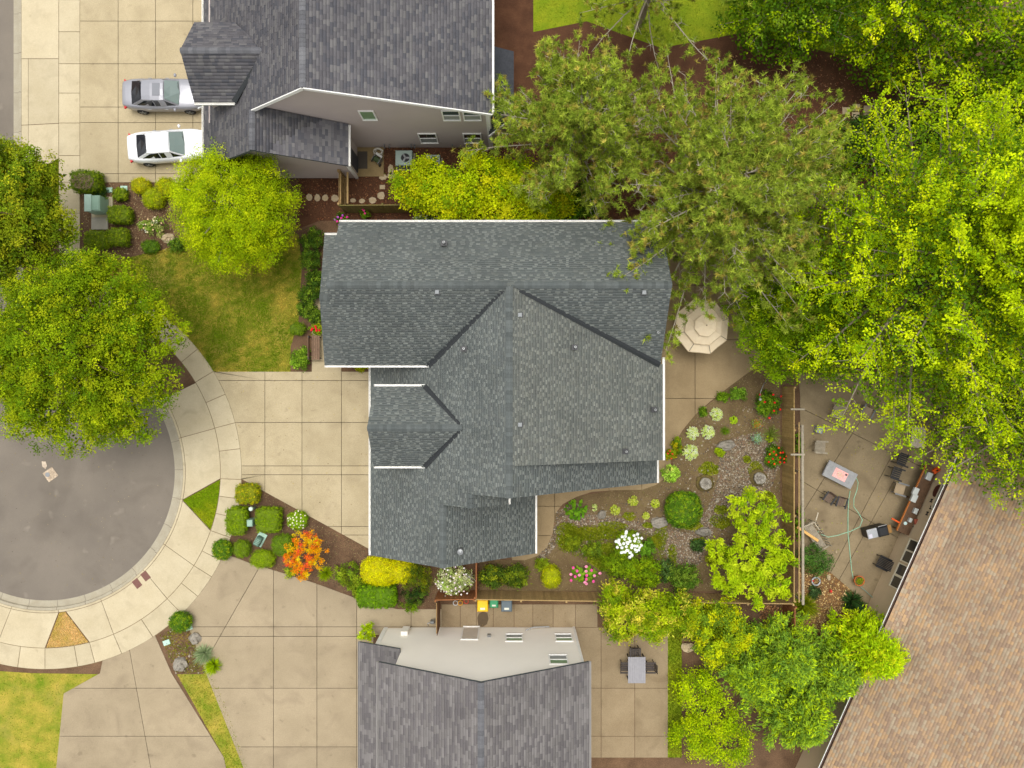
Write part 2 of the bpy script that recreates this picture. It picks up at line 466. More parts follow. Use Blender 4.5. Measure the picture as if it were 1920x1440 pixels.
paving('back_patio', [(1215,400),(1480,400),(1480,640),(1440,672),(1398,702),(1366,726),(1331,753),(1303,778),(1280,806),(1264,832),(1258,850),(1257,868),(1262,884),(1247,896),(1230,909),(1205,918),(1150,919),(1110,922),(1082,931),(1055,945),(1041,963),(1036,1000),(1026,1025),(1008,1042),(985,1050),(960,1050),(960,880),(1215,860)],
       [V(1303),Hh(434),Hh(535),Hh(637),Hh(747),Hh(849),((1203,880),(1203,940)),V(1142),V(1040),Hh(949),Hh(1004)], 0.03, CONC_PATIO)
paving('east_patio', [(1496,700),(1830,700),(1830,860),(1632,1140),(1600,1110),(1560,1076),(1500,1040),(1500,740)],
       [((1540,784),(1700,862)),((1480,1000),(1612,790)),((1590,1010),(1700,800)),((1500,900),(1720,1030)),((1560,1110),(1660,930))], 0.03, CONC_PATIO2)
# sheets of lawn, mulch, gravel and moss
def area(name, pts, z, m):
    return structure(MB().sheet(poly(pts), z).build(name, m))
LAWN_P = [(153,470),(210,490),(300,470),(420,430),(560,440),(566,500),(560,600),(545,650),(545,697),(398,697),(370,655),(330,615),(262,560),(200,533),(165,500)]
area('front_lawn', LAWN_P, 0.008, LAWN)
TRI_A = [(CX+(RC+6)*math.cos(math.radians(11.3)), CY+(RC+6)*math.sin(math.radians(11.3)))] + [(CX+(RC+70)*math.cos(math.radians(a)), CY+(RC+70)*math.sin(math.radians(a))) for a in (2.4,6,10,14,19)]
area('strip_lawn', TRI_A, 0.012, LAWN_G)
TRI_B = [(CX+(RC+6)*math.cos(math.radians(a)), CY+(RC+6)*math.sin(math.radians(a))) for a in (84.2,81.8)] + [(CX+(RC+70)*math.cos(math.radians(a)), CY+(RC+70)*math.sin(math.radians(a))) for a in (75.7,80,85,89.6)]
area('dry_strip_lawn', TRI_B, 0.012, mat('dry thatch', (186,154,96), 0.95, c2=(150,134,52), scale=1.6, fine=(16,0.2), bump=(25,0.6)))
area('north_strip_lawn', [(47,336),(110,298),(110,420),(60,420)], 0.012, LAWN_G)
MULCH_P = [(570,330),(640,330),(1230,320),(1560,100),(1700,100),(1700,330),(1230,400),(1215,414),(600,414),(560,430),(556,395)]
area('mulch_bed', [(560,337),(560,-300),(1700,-300),(1700,330),(1330,400),(1215,414),(600,414),(556,430)], 0.004, MULCH)
area('garden_dirt', [(1262,870),(1264,832),(1303,778),(1398,702),(1463,640),(1463,1108),(900,1108),(900,1050),(985,1050),(1036,1000),(1041,963),(1082,931),(1150,919),(1230,909)], 0.006, DIRT)
GRAV = [(1372,822),(1410,812),(1455,830),(1462,870),(1440,930),(1390,950),(1340,985),(1325,1030),(1310,1060),(1255,1058),(1240,1030),(1232,1005),(1190,1000),(1130,985),(1070,985),(1060,965),(1130,965),(1225,985),(1290,1000),(1330,950),(1345,900),(1350,850)]
area('gravel_creek', GRAV, 0.011, GRAVELB)
area('south_lawn_strip', [(1252,1176),(1278,1176),(1278,1420),(1252,1420)], 0.01, LAWN_G)
area('leaf_litter_bed', [(1500,1040),(1560,1076),(1600,1110),(1632,1140),(1600,1260),(1470,1260),(1497,1130)], 0.007, mat('leaf litter', (96,72,48), 0.97, c2=(132,98,62), scale=2.5, fine=(22,0.4), bump=(20,0.7)))

def sample(pts, n, rng=NR):
    p = np.array(poly(pts)); lo, hi = p.min(0), p.max(0)
    out = np.zeros((0, 2))
    while len(out) < n:
        q = rng.uniform(lo, hi, (n*2, 2)); ins = np.zeros(len(q), bool)
        x, y = q[:,0], q[:,1]
        for i in range(len(p)):
            a, b = p[i], p[i-1]
            c = ((a[1] > y) != (b[1] > y)) & (x < (b[0]-a[0])*(y-a[1])/(b[1]-a[1]+1e-12)+a[0])
            ins ^= c
        out = np.vstack([out, q[ins]])
    return out[:n]
def noise2(q, s=1.0, seed=0):
    r = np.random.default_rng(seed); v = np.zeros(len(q))
    for k in range(7):
        f = r.normal(0, 1, 2)*s*(1+0.5*k); v += np.sin(q@f + r.uniform(0, 6.28))/(1+0.35*k)
    return v/2.2
def fast_mesh(name, V_, loops, per, cols, m, parent=None, smooth=False, o=None):
    """V_ (n,3) vertices, loops flat vertex indices, per = vertices in each face"""
    me = bpy.data.meshes.new(name)
    if o is not None: V_ = V_ - np.array(o)
    nf = len(loops)//per
    me.vertices.add(len(V_)); me.vertices.foreach_set('co', np.ascontiguousarray(V_, dtype=np.float32).ravel())
    me.loops.add(len(loops)); me.loops.foreach_set('vertex_index', np.ascontiguousarray(loops, dtype=np.int32))
    me.polygons.add(nf); me.polygons.foreach_set('loop_start', np.arange(0, len(loops), per, dtype=np.int32))
    me.polygons.foreach_set('loop_total', np.full(nf, per, dtype=np.int32))
    if smooth: me.polygons.foreach_set('use_smooth', np.ones(nf, bool))
    if cols is not None:
        at_ = me.attributes.new('col', 'FLOAT_COLOR', 'POINT')
        c = np.ones((len(V_), 4), np.float32); c[:, :3] = cols
        at_.data.foreach_set('color', c.ravel())
    me.materials.append(m)
    me.update(calc_edges=True)
    return link(name, me, parent)
LINC = {}
def pal(cs): return np.array([lin(c) for c in cs])
def blades(name, pts, n, h, colA, colB, label, w=0.045, z=0.012, seed=1):
    q = sample(pts, n); r = np.random.default_rng(seed)
    a = r.uniform(0, 6.28, n); hh = h*r.uniform(0.5, 1.2, n); le = r.normal(0, 0.5, (n, 2))*hh[:, None]
    P = np.zeros((n, 3, 3))
    dx, dy = np.cos(a)*w/2, np.sin(a)*w/2
    P[:,0,:] = np.c_[q[:,0]-dx, q[:,1]-dy, np.full(n, z)]
    P[:,1,:] = np.c_[q[:,0]+dx, q[:,1]+dy, np.full(n, z)]
    P[:,2,:] = np.c_[q[:,0]+le[:,0]*1.6, q[:,1]+le[:,1]*1.6, z+hh]
    t = np.clip(0.5+0.5*0.75*noise2(q, 0.9, seed)+0.6*noise2(q, 2.6, seed+50)-0.28+r.normal(0, 0.15, n), 0, 1)[:, None]
    c = pal([colA])*(1-t)+pal([colB])*t
    c = c*r.uniform(0.6, 1.35, (n,1))
    o = fast_mesh(name, P.reshape(-1,3), np.arange(3*n), 3, np.repeat(c, 3, 0), LEAF)
    return setp(o, label, 'grass', kind='stuff')
blades('lawn_grass', LAWN_P, 80000, 0.05, (110,138,12), (206,184,78), 'patchy green and yellow grass of the front lawn')
blades('strip_grass', TRI_A, 6000, 0.045, (128,160,10), (170,178,26), 'green grass triangle beside the turning circle', seed=3)
blades('dry_grass', TRI_B, 5000, 0.035, (236,200,136), (190,170,60), 'dry straw coloured grass triangle by the kerb', seed=4)
blades('north_strip_grass', [(47,336),(110,298),(110,420),(60,420)], 6000, 0.06, (104,122,22), (134,136,40), 'green grass wedge between kerb and north sidewalk', seed=5)
blades('side_lawn_grass', [(1252,1176),(1278,1176),(1278,1420),(1252,1420)], 5000, 0.06, (100,120,16), (140,138,30), 'narrow strip of grass beside the south patio', seed=6)
def moss_patch(c, rx, ry, n):
    return [(c[0]+rx*math.cos(t)*RND.uniform(.7,1.2), c[1]+ry*math.sin(t)*RND.uniform(.7,1.2)) for t in [2*math.pi*k/14 for k in range(14)]]
mz = 0.0145
for k, (c, rx, ry) in enumerate([((1330,880),20,14),((1115,1000),60,14),((1240,1000),14,30),((1180,968),12,8),((1350,978),20,14),((1062,1005),24,26),((1260,1040),10,26),((1130,1040),30,26),((1310,1015),18,8),((1415,880),14,16),((1145,985),30,8),((1080,1002),22,12),((1232,1012),12,14),((1300,985),16,9),((1352,955),14,10),((1250,1064),16,10),((1334,1048),14,12),((1215,985),12,6),((1440,935),12,14),((1400,860),8,8)]):
    p = moss_patch(c, rx, ry, 14)
    area('moss_patch', p, mz, MOSS); mz += 0.0012
    blades('ground_cover', p, int(rx*ry*2.2), 0.09, (112,128,16), (150,150,30), 'low yellow green ground cover in the garden', seed=20+k, z=mz)
def scatter_chips(name, pts, n, cs, size, label, cat, seed, z=0.012, rnd=True, m=PEB):
    q = sample(pts, n); r = np.random.default_rng(seed)
    a = r.uniform(0, 6.28, n); s = size*r.uniform(0.5, 1.4, n); w = s*r.uniform(0.25, 0.6, n)
    t = np.c_[np.cos(a), np.sin(a), r.normal(0, 0.25, n)]; b = np.c_[-np.sin(a), np.cos(a), r.normal(0, 0.25, n)]
    c0 = np.c_[q, np.full(n, z)+r.uniform(0.005, 0.02, n)]
    P = np.stack([c0-t*s[:,None]/2, c0+b*w[:,None]/2, c0+t*s[:,None]/2, c0-b*w[:,None]/2], 1)
    c = pal(cs)[r.integers(0, len(cs), n)]*r.uniform(0.7, 1.25, (n,1))
    o = fast_mesh(name, P.reshape(-1,3), np.arange(4*n), 4, np.repeat(c, 4, 0), m)
    return setp(o, label, cat, kind='stuff')
scatter_chips('bark_chips', [(556,400),(556,300),(1330,180),(1330,400),(1215,414),(600,414)], 14000, [(96,54,34),(126,76,48),(74,46,32),(150,104,68)], 0.09, 'red brown bark chips over the north side yard', 'bark chips', 31)
scatter_chips('far_bark_chips', [(1330,100),(1800,100),(1800,420),(1330,400)], 7000, [(112,64,42),(146,92,62),(90,58,42),(176,130,98)], 0.1, 'bark chips under the north east trees', 'bark chips', 32)
scatter_chips('garden_chips', [(1262,870),(1264,832),(1303,778),(1398,702),(1463,700),(1463,1108),(900,1108),(985,1050),(1036,1000),(1041,963),(1150,919),(1230,909)], 12000, [(112,92,62),(88,72,50),(136,118,86),(110,116,40),(160,144,110)], 0.06, 'fine bark and leaf bits on the garden soil', 'bark chips', 33)
scatter_chips('bed_chips', [(452,900),(697,1032),(820,1066),(820,1140),(640,1110),(441,1045)], 6000, [(84,66,50),(70,54,42),(124,106,80),(140,130,84)], 0.06, 'dark bark bits on the front planting bed', 'bark chips', 34)
scatter_chips('corner_bed_chips', [(153,345),(330,345),(345,465),(240,478),(158,470)], 4000, [(104,66,46),(84,56,42),(150,120,86),(196,176,130)], 0.07, 'brown bark bits round the utility box', 'bark chips', 35)
scatter_chips('leaf_litter', [(1500,1046),(1560,1076),(1600,1110),(1632,1140),(1600,1230),(1480,1230),(1497,1100)], 3500, [(150,110,64),(186,150,92),(120,84,50),(206,180,124)], 0.12, 'fallen tan leaves on the bed below the brown roof', 'leaf litter', 36)
scatter_chips('fence_leaf_litter', [(1425,1135),(1487,1135),(1487,1200),(1425,1200)], 900, [(150,104,64),(176,130,86),(110,76,50)], 0.14, 'fallen brown leaves in the fence corner', 'leaf litter', 37)
def pebbles(name, pts, n, label, seed, smin=0.025, smax=0.07, z=0.012):
    q = sample(pts, n); r = np.random.default_rng(seed)
    s = smin+(smax-smin)*r.uniform(0, 1, n)**2.2
    dirs = np.array([(1,0,0),(0.3,0.95,0),(-0.8,0.6,0),(-0.8,-0.6,0),(0.3,-0.95,0),(0,0,0.7)])
    a = r.uniform(0, 6.28, n); ca, sa = np.cos(a), np.sin(a)
    sc = s[:,None,None]*np.stack([r.uniform(.7,1.3,n), r.uniform(.6,1.0,n), r.uniform(.5,.9,n)], 1)[:,None,:]
    D = dirs[None]*sc
    X = D[:,:,0]*ca[:,None]-D[:,:,1]*sa[:,None]; Y = D[:,:,0]*sa[:,None]+D[:,:,1]*ca[:,None]
    P = np.stack([X+q[:,0:1], Y+q[:,1:2], D[:,:,2]+z+0.004], 2)
    fi = np.array([(0,1,5),(1,2,5),(2,3,5),(3,4,5),(4,0,5)]).ravel()
    L_ = (np.arange(n)[:,None]*6+fi[None]).ravel()
    cs = pal([(112,96,76),(128,113,92),(94,80,64),(140,128,108),(86,78,70),(122,94,72),(166,156,138)])
    c = cs[r.integers(0, len(cs), n)]*r.uniform(0.8, 1.15, (n,1))
    o = fast_mesh(name, P.reshape(-1,3), L_, 3, np.repeat(c, 6, 0), PEB)
    return setp(o, label, 'pebbles', kind='stuff')
pebbles('creek_pebbles', GRAV, 11000, 'river pebbles of the dry creek bed in the garden', 41)
pebbles('loose_pebbles', [(1300,790),(1463,740),(1463,1000),(1300,1060),(1050,1040),(1060,960),(1230,930)], 2500, 'scattered loose pebbles over the garden soil', 42)
pebbles('bed_pebbles', [(300,1190),(352,1165),(400,1262),(330,1262)], 300, 'small pebbles in the bed between two driveways', 43)
pebbles('path_edge_pebbles', [(1036,1000),(1044,960),(1075,940),(1090,950),(1060,985),(1046,1020),(1020,1052),(1005,1050)], 900, 'pale pebbles along the curved path edge', 44)
pebbles('yard_pebbles', [(1195,200),(1240,200),(1240,250),(1195,250)], 500, 'pale pebbles between the north stepping stones', 45)

FAR_LAWN = [(1000,-260),(1760,-260),(1760,70),(1600,110),(1400,60),(1240,90),(1100,40),(1000,60)]
area('far_lawn', FAR_LAWN, 0.009, LAWN_G)
blades('far_lawn_grass', FAR_LAWN, 15000, 0.06, (112,138,16), (160,156,40), 'green lawn beyond the pines at the top edge', seed=7)
SW_LAWN = [(60,1262),(186,1264),(120,1302),(60,1900),(-300,1900),(-300,1240)]
area('corner_lawn', SW_LAWN, 0.009, LAWN)
blades('corner_lawn_grass', SW_LAWN, 12000, 0.05, (116,140,14), (200,172,80), 'patchy lawn in the bottom left corner', seed=8)
blades('bed_weeds', [(300,1190),(352,1165),(400,1262),(330,1262)], 2500, 0.06, (120,134,24), (170,150,60), 'thin weeds in the bed between two driveways', seed=9)
blades('garden_weeds', [(1050,985),(1130,985),(1240,1000),(1250,1050),(1120,1060),(1045,1030)], 5000, 0.08, (116,134,16), (150,150,40), 'weedy green cover over the lower garden', seed=10)

scatter_chips('fallen_leaves', [(400,700),(700,700),(700,1030),(455,900)], 160, [(150,130,70),(120,100,60),(170,150,60)], 0.07, 'a few dry leaves blown over the main driveway', 'leaf litter', 46, z=0.034)
scatter_chips('street_leaves', [(0,830),(300,830),(310,960),(200,1100),(0,1100)], 220, [(150,130,70),(110,96,70),(90,80,70),(170,150,110)], 0.06, 'small dry leaves and grit on the turning circle', 'leaf litter', 47, z=-0.116)
scatter_chips('patio_leaves', [(1500,760),(1700,760),(1700,960),(1620,1080),(1500,1040)], 220, [(170,150,60),(120,100,60),(150,160,50)], 0.08, 'dry leaves on the east patio', 'leaf litter', 48, z=0.034)
scatter_chips('walk_leaves', [(820,1135),(1115,1135),(1115,1172),(820,1172)], 60, [(150,130,70),(120,100,60)], 0.07, 'dry leaves on the side path', 'leaf litter', 49, z=0.032)

MID_STRIP = [(332,1264),(402,1264),(560,1700),(520,1900),(420,1420)]
area('strip_between_driveways', MID_STRIP, 0.009, LAWN)
blades('strip_weeds', MID_STRIP, 7000, 0.06, (110,136,14), (190,164,76), 'weedy grass strip between the two lower driveways', seed=12)
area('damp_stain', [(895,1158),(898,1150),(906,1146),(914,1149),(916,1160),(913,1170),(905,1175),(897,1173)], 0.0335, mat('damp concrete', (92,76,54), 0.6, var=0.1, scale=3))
# ------------------------------------------------------------------ roofs and houses
PAL_MAIN = [(99,104,102),(103,108,105),(101,105,103),(107,111,107),(97,102,100)]
PAL_GREY = [(96,94,97),(106,104,106),(88,88,93),(114,112,112),(101,99,102)]
PAL_TAN  = [(164,139,113),(172,144,114),(157,134,112),(168,151,128),(178,147,112),(150,127,107),(162,144,121)]
PAL_SW   = [(118,114,112),(128,124,122),(108,104,104)]
def shingles(parent, P3, eave_dir, palette, seed, course=0.145, tmin=0.13, tmax=0.27, light=None, lift=0.03, single=0, tint=(1,1,1)):
    """courses of separate shingle tabs over one roof plane; P3 = its corners, eave_dir = along the eave"""
    r = np.random.default_rng(seed)
    P = [Vector(p) for p in P3]
    u = Vector(eave_dir).normalized()
    n = Vector((0,0,0))
    for i in range(len(P)):
        a, b = P[i], P[(i+1) % len(P)]
        n += Vector(((a.y-b.y)*(a.z+b.z), (a.z-b.z)*(a.x+b.x), (a.x-b.x)*(a.y+b.y)))
    n.normalize()
    if n.z < 0: n = -n
    v = n.cross(u).normalized()
    if v.z < 0: v = -v
    o = P[0]
    q = [((p-o).dot(u), (p-o).dot(v)) for p in P]
    vmin, vmax = min(b for a, b in q), max(b for a, b in q)
    def span(vv):
        xs = []
        for i in range(len(q)):
            (a0, b0), (a1, b1) = q[i], q[(i+1) % len(q)]
            if (b0 > vv) != (b1 > vv): xs.append(a0+(a1-a0)*(vv-b0)/(b1-b0))
        xs.sort(); return [(xs[i], xs[i+1]) for i in range(0, len(xs)-1, 2)]
    VV, CC = [], []; pc = pal(palette); singles = []
    k = 0; vv = vmin
    while vv < vmax-0.02:
        v0, v1 = vv, min(vv+course*1.12, vmax)
        s0, s1 = span(v0+1e-3), span(min(v1, vmax)-1e-3)
        sm = span((v0+v1)/2)
        for idx, (L_, R_) in enumerate(sm):
            A0 = s0[idx] if len(s0) == len(sm) else (L_, R_)
            A1 = s1[idx] if len(s1) == len(sm) else (L_, R_)
            lo, hi = min(A0[0], A1[0]), max(A0[1], A1[1])
            x = lo - r.uniform(0, tmax)
            flip = r.random() < .5
            while x < hi:
                w = r.uniform(tmin, tmax)
                flip = not flip
                hi_tab = flip
                x0, x1 = x, x+w-0.006
                c = [max(x0, A0[0]), min(x1, A0[1]), min(x1, A1[1]), max(x0, A1[0])]
                x += w
                if c[1]-c[0] < 0.01 and c[2]-c[3] < 0.01: continue
                if c[1] < c[0]: c[0] = c[1] = (c[0]+c[1])/2
                if c[2] < c[3]: c[2] = c[3] = (c[2]+c[3])/2
                h0 = lift + (0.012 if hi_tab else 0.004); h1 = lift*0.35
                pts = [o+u*c[0]+v*v0+n*h0, o+u*c[1]+v*v0+n*h0, o+u*c[2]+v*v1+n*h1, o+u*c[3]+v*v1+n*h1,
                       o+u*c[0]+v*v0+n*0.002, o+u*c[1]+v*v0+n*0.002]
                col = pc[r.integers(0, len(pc))]*r.uniform(.94, 1.06)*np.array(tint)
                if light and hi_tab and r.random() < light[1]:      # the pale lower lip of a laminated tab
                    f = 0.42
                    q_ = [pts[0], pts[1], pts[1].lerp(pts[2], f), pts[0].lerp(pts[3], f)]
                    VV.append([tuple(p+n*0.004) for p in q_]+[tuple(pts[4]), tuple(pts[5])]); CC.append(np.array(lin(light[0]))*r.uniform(.82,1.12)*np.array(tint))
                VV.append([tuple(p) for p in pts]); CC.append(col)
        vv += course; k += 1
    VV = np.array(VV); CC = np.array(CC); N_ = len(VV)
    # the tabs that show largest become parts of their own
    keep = np.ones(N_, bool)
    if single:
        d = np.linalg.norm(VV[:, :4].mean(1)[:, :2], axis=1)
        full = (VV[:,1]-VV[:,0])
        ok = np.linalg.norm(full, axis=1) > 0.1
        order = np.argsort(np.where(ok, d, 1e9))[:single]
        keep[order] = False
        og = off(parent, True)
        for i in order:
            me = bpy.data.meshes.new('shingle')
            me.from_pydata([tuple(Vector(p)-og) for p in VV[i]], [], [(0,1,2,3),(4,5,1,0)])
            a = me.attributes.new('col', 'FLOAT_COLOR', 'POINT')
            a.data.foreach_set('color', np.tile(np.r_[CC[i], 1.0], 6).astype(np.float32))
            me.materials.append(TAB); me.update()
            link('shingle', me, parent)
    VV, CC = VV[keep], CC[keep]; N_ = len(VV)
    L_ = (np.arange(N_)[:,None]*6+np.array([0,1,2,3,4,5,1,0])[None]).ravel()
    ob = fast_mesh('shingles', VV.reshape(-1,3), L_, 4, np.repeat(CC, 6, 0), TAB, parent, o=off(parent, True))
    ob['kind'] = 'stuff'
    return ob
def deck(parent, P3, m, th=0.14):
    n = len(P3)
    vs = [(x, y, z) for x, y, z in P3] + [(x, y, z-th) for x, y, z in P3]
    mb = MB().add(vs, [list(range(n)), list(range(n, 2*n))[::-1]] + [(i, n+i, n+(i+1)%n, (i+1)%n) for i in range(n)])
    return mb.build('roof_deck', m, parent)
def gutter(parent, a, b, outv, m=None, w=0.12):
    a, b, o = Vector(a), Vector(b), Vector(outv)
    up = Vector((0,0,1)); t = 0.015
    mb = MB()
    mb.obox((a+b)/2 + o*w/2 - up*0.10, (b-a)/2, o*w/2, up*t/2)
    mb.obox((a+b)/2 + o*(w-t/2) - up*0.045, (b-a)/2, o*t/2*1.6, up*0.06)
    mb.obox((a+b)/2 + o*t/2 - up*0.05, (b-a)/2, o*t/2, up*0.055)
    d = (b-a).normalized()
    for e in (a, b): mb.obox(e + o*w/2 - up*0.05, d*0.006, o*w/2, up*0.055)
    return mb.build('gutter', m or WHITE, parent)
CAPM = {}
def cap_mesh(w, drop, ln, m, key):
    if key in CAPM: return CAPM[key]
    mb = MB()
    th = 0.014
    vs = []
    for x, lift in ((0, 0.02), (ln, 0.004)):
        vs += [(x, -w, -drop+lift), (x, -w*0.25, -drop*0.2+lift), (x, w*0.25, -drop*0.2+lift), (x, w, -drop+lift)]
    fs = [(0,4,5,1),(1,5,6,2),(2,6,7,3)]
    vs += [(0, -w, -drop-th), (0, -w*0.25, -drop*0.2-th), (0, w*0.25, -drop*0.2-th), (0, w, -drop-th)]
    fs += [(0,1,9,8),(1,2,10,9),(2,3,11,10)]
    mb.add(vs, [f[::-1] for f in fs])
    me = mb.mesh('ridge_cap', m); CAPM[key] = me; return me
def ridge_caps(parent, a, b, pitch, m, w=0.17, step=0.2):
    """overlapping cap pieces along a ridge, each one a part"""
    a, b = Vector(a), Vector(b)
    og = off(parent, True); d = b-a; n = int(d.length/step); dn = d.normalized()
    me = cap_mesh(w, w*pitch, step*1.15, m, (round(w,3), round(pitch,2), round(step,2), m.name))
    rz = math.atan2(dn.y, dn.x)
    for i in range(n):
        link('ridge_cap', me, parent, a + dn*(i*d.length/n) + Vector((0,0,0.075)) - og, (0, 0, rz))
VALLEY = plain('black valley metal', (30,34,36), 0.5)
def valley(parent, a, b, w, n1=None):
    """formed metal strip lying in a roof valley, wide at the eave, narrow at the ridge"""
    a, b = Vector(a), Vector(b); d = (b-a); sd = d.cross(Vector((0,0,1))).normalized()
    up = Vector((0,0,0.075))
    vs = [a+sd*w/2+up*1.5, a+up*0.9, a-sd*w/2+up*1.5, b+sd*w/3.5+up*1.2, b+up*0.9, b-sd*w/3.5+up*1.2]
    vs += [p - Vector((0,0,0.02)) for p in vs]
    fs = [(0,3,4,1),(1,4,5,2),(6,7,10,9),(7,8,11,10),(0,1,7,6),(1,2,8,7),(3,9,10,4),(4,10,11,5),(0,6,9,3),(2,5,11,8)]
    return MB().add(vs, [f[::-1] for f in fs]).build('valley_flashing', VALLEY, parent)
CAP_MAIN = mat('ridge cap shingle', (86,91,90), 0.94, c2=(96,100,98), scale=1.2, fine=(30,0.12), rnd=0.17, spec=0.03)
CAP_GREY = mat('grey ridge cap shingle', (92,92,96), 0.92, c2=(108,108,110), scale=1.2, fine=(30,0.12), rnd=0.2, spec=0.15)
DECK = plain('roof edge board', (72,78,80), 0.8)
DECKT = plain('tan roof edge board', (120,100,84), 0.8)
TAN_S = mat('sand painted siding', (176,164,144), 0.75, var=0.05, scale=1.0)
TAUPE = mat('taupe painted siding', (186,173,166), 0.75, var=0.04, scale=0.6, stain=(0.5,0.2,(168,155,148)))
CREAM = mat('off white painted siding', (244,238,226), 0.75, var=0.02, scale=0.6, stain=(0.4,0.12,(226,218,204)))
BEIGE = mat('beige stucco', (196,175,144), 0.85, var=0.05, scale=0.8, fine=(20,0.06), stain=(0.4,0.2,(176,155,126)))
PANE = glass_mat('window glass', (70,86,80))
PANE_G = glass_mat('pale green window glass', (128,158,120), 0.15)
PANE_D = glass_mat('dark window glass', (58,56,52))
BLIND = plain('window blind', (150,152,148), 0.7)

def siding(parent, a, b, z0, z1, m, top=None, lap=0.17, inn=None):
    """lap siding on a vertical wall from a to b; top(t) = height of the wall head"""
    a, b = Vector((*a, 0)), Vector((*b, 0)); d = b-a; dn = d.normalized()
    n = Vector((dn.y, -dn.x, 0))        # outside is on the right when going from a to b
    mb = MB(); k = 0; z = z0
    top = top or (lambda t: z1)
    segs = 24
    tops = [top(i/segs) for i in range(segs+1)]
    zmax = max(tops)
    while z < zmax:
        zt = min(z+lap, zmax)
        ts = [i/segs for i in range(segs+1) if tops[i] > z+0.01]
        if ts:
            t0, t1 = ts[0], ts[-1]
            p0, p1 = a+d*t0, a+d*t1
            lo, hi = n*0.022, n*0.006
            vs = [p0+lo+Vector((0,0,z)), p1+lo+Vector((0,0,z)), p1+hi+Vector((0,0,zt)), p0+hi+Vector((0,0,zt)), p0+Vector((0,0,z)), p1+Vector((0,0,z))]
            mb.add(vs, [(0,1,2,3),(4,5,1,0)])
        z += lap
    o = mb.build('siding', m, parent); o['kind'] = 'stuff'
    return o
def wall_core(parent, p2, z0, z1, m): return MB().prism(p2, z0, z1).build('wall', m, parent)
def gable(parent, a, b, za, zb, apex_t, zp, m, th=0.12):
    """flat gable piece between wall head and roof"""
    a, b = Vector((*a, 0)), Vector((*b, 0)); d = b-a; n = Vector((-d.y, d.x, 0)).normalized()*th
    zl = min(za, zb)-0.65; n = n*1.0; o_ = -n*0.02
    pts = [a+o_+Vector((0,0,zl)), b+o_+Vector((0,0,zl)), b+o_+Vector((0,0,zb)), a+o_+d*apex_t+Vector((0,0,zp)), a+o_+Vector((0,0,za))]
    vs = pts+[p+n for p in pts]
    return MB().add(vs, [(0,1,2,3,4),(9,8,7,6,5)]+[(i,5+i,5+(i+1)%5,(i+1)%5) for i in range(5)]).build('gable_wall', m, parent)
def window(parent, c, n, w, h, pane, sash=True, bars=1, depth=0.05, lower=None, name='window', trim=None):
    """framed window on a wall: c = centre on the wall face, n = outward"""
    c, n = Vector(c), Vector(n).normalized(); s = Vector((-n.y, n.x, 0)); up = Vector((0,0,1)); t = 0.07
    mb = MB(); cc = c+n*0.03
    mb.obox(cc+up*(h/2), s*(w/2+t/2), n*depth, up*t/2); mb.obox(cc-up*(h/2), s*(w/2+t/2), n*(depth+0.02), up*t/2)
    for sg in (-1, 1): mb.obox(cc+s*sg*w/2, s*t/2, n*(depth-0.004), up*(h/2-t/2))
    if sash: mb.obox(cc, s*(w/2-t/2), n*(depth-0.01), up*0.03)
    f = mb.build(name, trim or WHITE, parent)
    if sash:
        MB().obox(c+n*0.035+up*h/4, s*(w/2-t/2), n*0.006, up*(h/4-0.05)).build('pane', pane, f)
        MB().obox(c+n*0.035-up*h/4, s*(w/2-t/2), n*0.006, up*(h/4-0.05)).build('pane', lower or pane, f)
    else: MB().obox(c+n*0.035, s*(w/2-t/2), n*0.006, up*(h/2-t/2)).build('pane', pane, f)
    return f

# ---- the house in the middle
RX, RZ, RY = -0.13, 8.2, 4.83
SN, SW_, SE_ = 0.70, 0.64, 0.335
zN = lambda y: RZ-SN*abs(y-RY)
zW = lambda x: RZ-SW_*(RX-x)
zE = lambda x: RZ-SE_*(x-RX)
zS = lambda x: RZ-SW_*(x-RX)
hs_ = thing('main_house', 'large house with dark grey shingle roof in the middle of the picture', 'house', (0, 0, 0))
LIGHT = ((121,125,120), 0.65)
def plane(root, pts, z, u, seed, dm, palette, **kw):
    P3 = [(x, y, z(x, y)) for x, y in pts]
    d = deck(root, P3, dm); shingles(root, P3, u, palette, seed, **kw); return P3
mk = dict(light=LIGHT)
plane(hs_, [(-9.03,8.45),(7.79,8.45),(7.79,4.83),(-9.03,4.83)], lambda x,y: zN(y), (1,0,0), 51, DECK, PAL_MAIN, **mk)
vy = lambda y: RX-(RY-y)*SN/SW_
ve = lambda y: RX+(RY-y)*SN/SE_
plane(hs_, [(-8.72,1.0),(vy(1.0),1.0),(RX,RY),(-9.03,RY)], lambda x,y: zN(y), (1,0,0), 52, DECK, PAL_MAIN, **mk)
ye = RY-(7.79-RX)*SE_/SN
plane(hs_, [(7.79,ye),(7.79,RY),(RX,RY)], lambda x,y: zN(y), (1,0,0), 53, DECK, PAL_MAIN, **mk)
plane(hs_, [(RX,RY),(RX,-5.56),(-2.07,-5.56),(-2.07,-6.27),(-3.6,-6.27),(-3.6,-9.55),(-7.87,-9.55),(-7.87,1.2),(vy(1.2),1.2)], lambda x,y: zW(x), (0,1,0), 54, DECK, PAL_MAIN, **mk)
plane(hs_, [(RX,RY),(7.79,ye),(7.91,ye),(7.91,-4.0),(RX,-4.0)], lambda x,y: zE(x), (0,1,0), 55, DECK, PAL_MAIN, tint=(1.06,1.02,0.97), **mk)
plane(hs_, [(RX,-3.9),(8.14,-3.9),(8.14,-5.56),(RX,-5.56)], lambda x,y: zS(x), (0,1,0), 56, DECK, PAL_MAIN, **mk)
GX, GZ = -3.6, zW(-3.6)
